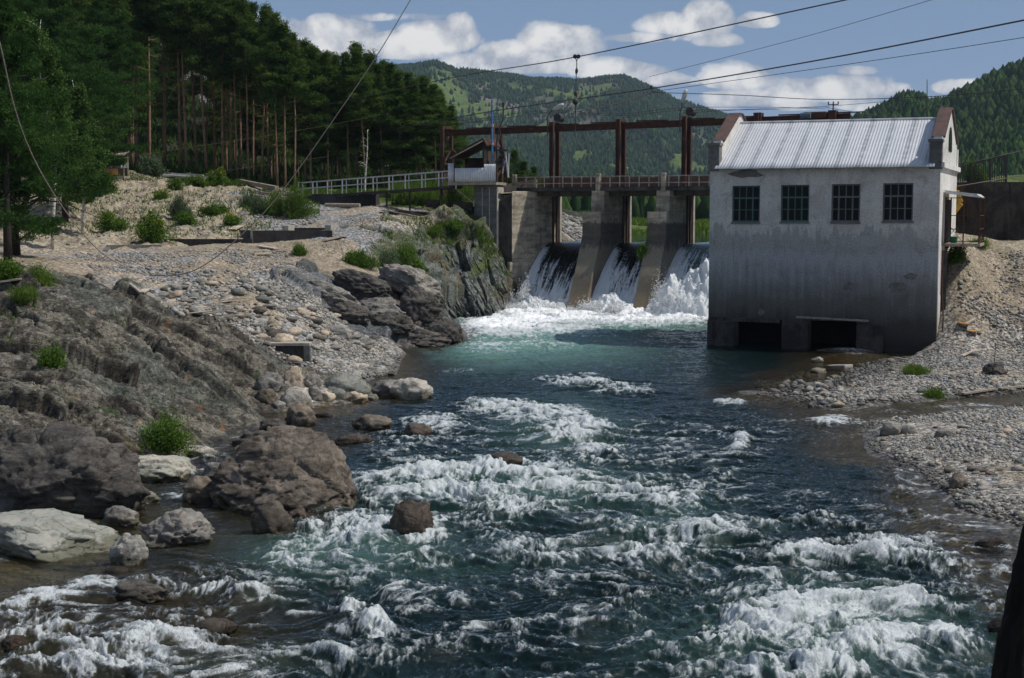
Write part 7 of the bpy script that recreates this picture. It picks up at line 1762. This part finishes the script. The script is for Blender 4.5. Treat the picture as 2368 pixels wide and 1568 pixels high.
# ================================================================ cables and the zipline gear
def cable(pts, r, label, m='cable', cat='cable', name='cable', sag=None, group=None):
    """pts: (px, py, d) through which the cable runs"""
    W_ = [at(*p) for p in pts]; out_ = []
    n = len(W_)
    for i in range(n - 1):
        p0 = W_[max(i - 1, 0)]; p1 = W_[i]; p2 = W_[i + 1]; p3 = W_[min(i + 2, n - 1)]
        for t_ in np.linspace(0, 1, 14, endpoint=(i == n - 2)):
            out_.append(.5 * ((2 * p1) + (-p0 + p2) * t_ + (2 * p0 - 5 * p1 + 4 * p2 - p3) * t_ ** 2 + (-p0 + 3 * p1 - 3 * p2 + p3) * t_ ** 3))
    return tag(MB().tube(out_, r, 6).build(name, MT[m], smooth=True), label, cat, group)
cable([(640, 268, 110), (1015, 186, 78), (1332, 132, 60), (1955, 0, 45), (2300, -75, 40)], .022, 'upper steel cable carrying the small trolley across the sky')
cable([(820, 318, 120), (1065, 270, 90), (1270, 238, 75), (1505, 205, 64), (1900, 138, 52), (2367, 47, 42), (2600, 0, 38)], .026, 'thick steel cable passing behind the hook and over the powerhouse')
cable([(1505, 213, 64), (2000, 143, 50), (2367, 87, 42), (2500, 66, 40)], .011, 'thin wire just below the thick steel cable on the right')
cable([(1336, 256, 60), (1400, 246, 61.5), (1460, 230, 63), (1508, 214, 64)], .022, 'control cable sagging from the hook to the hanging clip')
cable([(1508, 214, 64), (1700, 220, 62), (1900, 230, 60), (2143, 224, 58), (2367, 206, 55), (2600, 180, 52)], .016, 'nearly level cable running from the hanging clip to the right edge')
cable([(1500, 178, 75), (1850, 88, 60), (2160, -2, 50)], .010, 'faint thin wire climbing through the clouds')
cable([(1578, 262, 80), (1750, 252, 78), (1908, 246, 77), (2143, 228, 70), (2367, 220, 60), (2500, 216, 58)], .012, 'thin wire from the insulator mast towards the right edge')
for q, (y0, y1, y2) in enumerate([(248, 258, 246), (254, 262, 252)]):
    cable([(880, y0 + 52, 105), (1132, y0 + 24, 87), (1265, y1 - 2, 83), (1420, y1 + 6, 81), (1570, y2 + 4, 79), (1740, y2 + 2, 78), (1908, 250, 77)], .012, ['upper', 'lower'][q] + ' thin wire strung above the rusty beam of the dam')
cable([(1908, 248, 77), (1990, 262, 80), (2060, 272, 90)], .012, 'short wire dropping right from the insulator mast')
cable([(1132, 300, 87), (1040, 303, 100), (900, 297, 115), (760, 312, 140)], .014, 'wire vanishing into the pines left of the hoist frame')
cable([(2205, 432, 68), (2290, 418, 62), (2400, 400, 55)], .014, 'pale wire passing in front of the iron fence', 'rope')
cable([(2205, 385, 75), (2290, 365, 70), (2420, 335, 60)], .010, 'faint wire crossing the wooded hillside on the right', 'rope')
cable([(-60, 418, 60), (330, 358, 62), (700, 300, 72), (900, 262, 85)], .006, 'yellowish thin rope strung through the upper left pines', 'dullrope', 'rope', 'rope')
cable([(-60, 490, 60), (250, 438, 62), (540, 392, 70), (760, 362, 80)], .006, 'lower yellowish thin rope strung through the left pines', 'dullrope', 'rope', 'rope')
cable([(-40, -30, 19), (0, 103, 19.5), (30, 235, 20), (60, 325, 20.5), (100, 408, 21), (160, 500, 22), (230, 580, 23), (300, 622, 24), (345, 636, 25)], .009, 'pale twisted rope hanging down across the left side', 'rope', 'rope', 'rope')
cable([(345, 636, 25), (400, 637, 26), (460, 620, 27), (540, 560, 28), (650, 445, 30), (800, 235, 32), (880, 115, 33.5), (950, -2, 35), (985, -60, 36)], .011, 'dark cable rising from the hanging rope up to the sky')
# trolley + hook assembly
tr_ = thing('zipline_trolley', 'two-wheeled trolley on the upper cable with a chain, block and rope hanging from it', 'trolley', at(1332, 131, 60)); s = 60. / F; t0 = np.array(tr_.location)
tp = lambda px, py: tuple(at(px, py, 60) - t0)
w_ = MB()
for px in (1329, 1337): c0 = np.array(tp(px, 131)); w_.tube([c0 - [0, .05, 0], c0 + [0, .05, 0]], .085, 12)
w_.build('wheel', MT['rust'], tr_)
MB().bar(tp(1327, 134), tp(1339, 133), .05, .05).bar(tp(1329, 133), tp(1333, 141), .03).bar(tp(1337, 133), tp(1333, 141), .03).build('yoke', MT['darksteel'], tr_)
ch = MB()
for q in range(9):
    a = np.array(tp(1333, 140 + q * 2.4)); pts = [a + [.022 * math.cos(v) * (q % 2), .022 * math.cos(v) * (1 - q % 2), .036 * math.sin(v)] for v in np.linspace(0, 6.283, 9)]; ch.tube(pts, .008, 4, False)
ch.build('chain', MT['rust'], tr_)
MB().tube([tp(1333, 157), tp(1333, 162), tp(1332.5, 167), tp(1332, 172)], [.02, .06, .06, .02], 8).tube([tp(1332, 170), tp(1331, 212)], .018, 6).build('hanger', MT['darksteel'], tr_)
MB().tube([tp(1331, 212), tp(1331, 217), tp(1331, 222)], [.04, .08, .04], 8).build('swivel', MT['rust'], tr_)
MB().tube([tp(1331, 226), tp(1330, 232), tp(1330, 237), tp(1330, 243)], [.04, .125, .14, .04], 10).bar(tp(1333, 222), tp(1334, 232), .03).build('pulley_block', MT['darksteel'], tr_)
MB().tube([tp(1330, 243), tp(1330.5, 262), tp(1330, 285), tp(1329, 320)], [.022, .020, .018, .012], 6).tube([tp(1330, 256), tp(1330, 262)], [.04, .04], 6).tube([tp(1330, 284), tp(1330, 288)], .035, 6).tube([tp(1329.6, 298), tp(1329.5, 302)], .035, 6).build('hanging_rope', MT['cable'], tr_)
MB().bar(tp(1330, 257), tp(1344, 254), .04).build('side_arm', MT['whitepaint'], tr_)
cl = thing('cable_clip', 'small clip on wheels hanging from the thick cable left of the powerhouse', 'clip', at(1505, 204, 64)); t0 = np.array(cl.location); tq = lambda px, py: tuple(at(px, py, 64) - t0)
MB().tube([tuple(np.array(tq(1505, 202)) - [0, .04, 0]), tuple(np.array(tq(1505, 202)) + [0, .04, 0])], .055, 10).bar(tq(1505, 200), tq(1505, 207), .05).build('wheel', MT['darksteel'], cl)
MB().tube([tq(1505, 207), tq(1509, 210), tq(1509, 214), tq(1506, 214)], .015, 6).build('hanger', MT['darksteel'], cl)

# ================================================================ near tree trunks at the edges
def trunk_near():
    t_ = thing('leaning_tree', 'black shaded tree trunk leaning in from the lower right edge', 'tree', (0, 0, 0)); d = 9.5
    pts = [at(2420, 2950, d), at(2375, 2300, d), at(2345, 1900, d), at(2330, 1600, d), at(2350, 1480, d), at(2368, 1380, d), at(2395, 1260, d), at(2425, 1140, d), at(2520, 850, d), at(2620, 500, d), at(2720, 100, d), at(2800, -400, d), at(2860, -1100, d)]
    base = pts[0]; t_.location = tuple(base); P = [p - base for p in pts]; n = 30; k = 60; V = []
    Q = []
    for i in range(len(P) - 1):
        for u in np.linspace(0, 1, 10, endpoint=False): Q.append(P[i] + (P[i + 1] - P[i]) * u)
    Q = np.array(Q); rad = np.interp(np.arange(len(Q)), [0, 30, 70, len(Q)], [.19, .125, .10, .03]); th = np.linspace(0, 2 * np.pi, 61)[:-1]
    g = np.stack([Q[:, None, 0] + np.cos(th)[None] * rad[:, None], Q[:, None, 1] + np.sin(th)[None] * rad[:, None], Q[:, None, 2] + 0 * th[None]], -1)
    rr = fbm3(np.cos(th)[None] * 3 + 0 * Q[:, :1], np.sin(th)[None] * 3 + 0 * Q[:, :1], Q[:, 2:3] * 4 + 0 * th[None], 4, 3, .6)
    g[..., 0] += np.cos(th)[None] * rr * .05; g[..., 1] += np.sin(th)[None] * rr * .05
    r, c = g.shape[:2]; i = np.arange((r - 1) * c).reshape(r - 1, c); j = np.roll(i, -1, 1); Fc = np.stack([i, j, j + c, i + c], -1).reshape(-1, 4)
    np_mesh('trunk', g.reshape(-1, 3), Fc, MT['blackbark'], t_)
    rs = np.random.RandomState(31); mb = MB(); Cc = []
    for i_ in range(26):
        q_ = Q[rs.randint(100, len(Q))]; a = rs.uniform(0, 6.28); L = rs.uniform(.5, 1.5); e = q_ + np.array([math.cos(a) * L, math.sin(a) * L * .6 - .2, L * .25]); limb(mb, q_, e, .03, .006, .04)
        for f in np.linspace(.3, 1, 7): Cc.append(q_ + (e - q_) * f + rs.randn(3) * .07)
    mb.build('branches', MT['blackbark'], t_, smooth=True); V, F2, v = tris(np.array(Cc), .10, 60, (.10, .10, .06), rs, .2, .4); np_mesh('crown', V, F2, MT['needle_near'], t_, smooth=False, attrs={'v': v})
trunk_near()
# ================================================================ air
hz_ = MB().box(-2600, 2900, -60, 4250, -6, 330).build('haze', None); tag(hz_, 'thin blue summer air between the camera and the mountains', 'haze', kind='stuff')
m = bpy.data.materials.new('haze'); m.use_nodes = True; t = m.node_tree; t.nodes.clear()
pv = N(t, 'ShaderNodeVolumePrincipled', ins={'Color': (.62, .78, 1.0, 1), 'Density': .00009, 'Anisotropy': .0}); ou = N(t, 'ShaderNodeOutputMaterial', ins={'Volume': pv.outputs[0]})
hz_.data.materials.append(m)
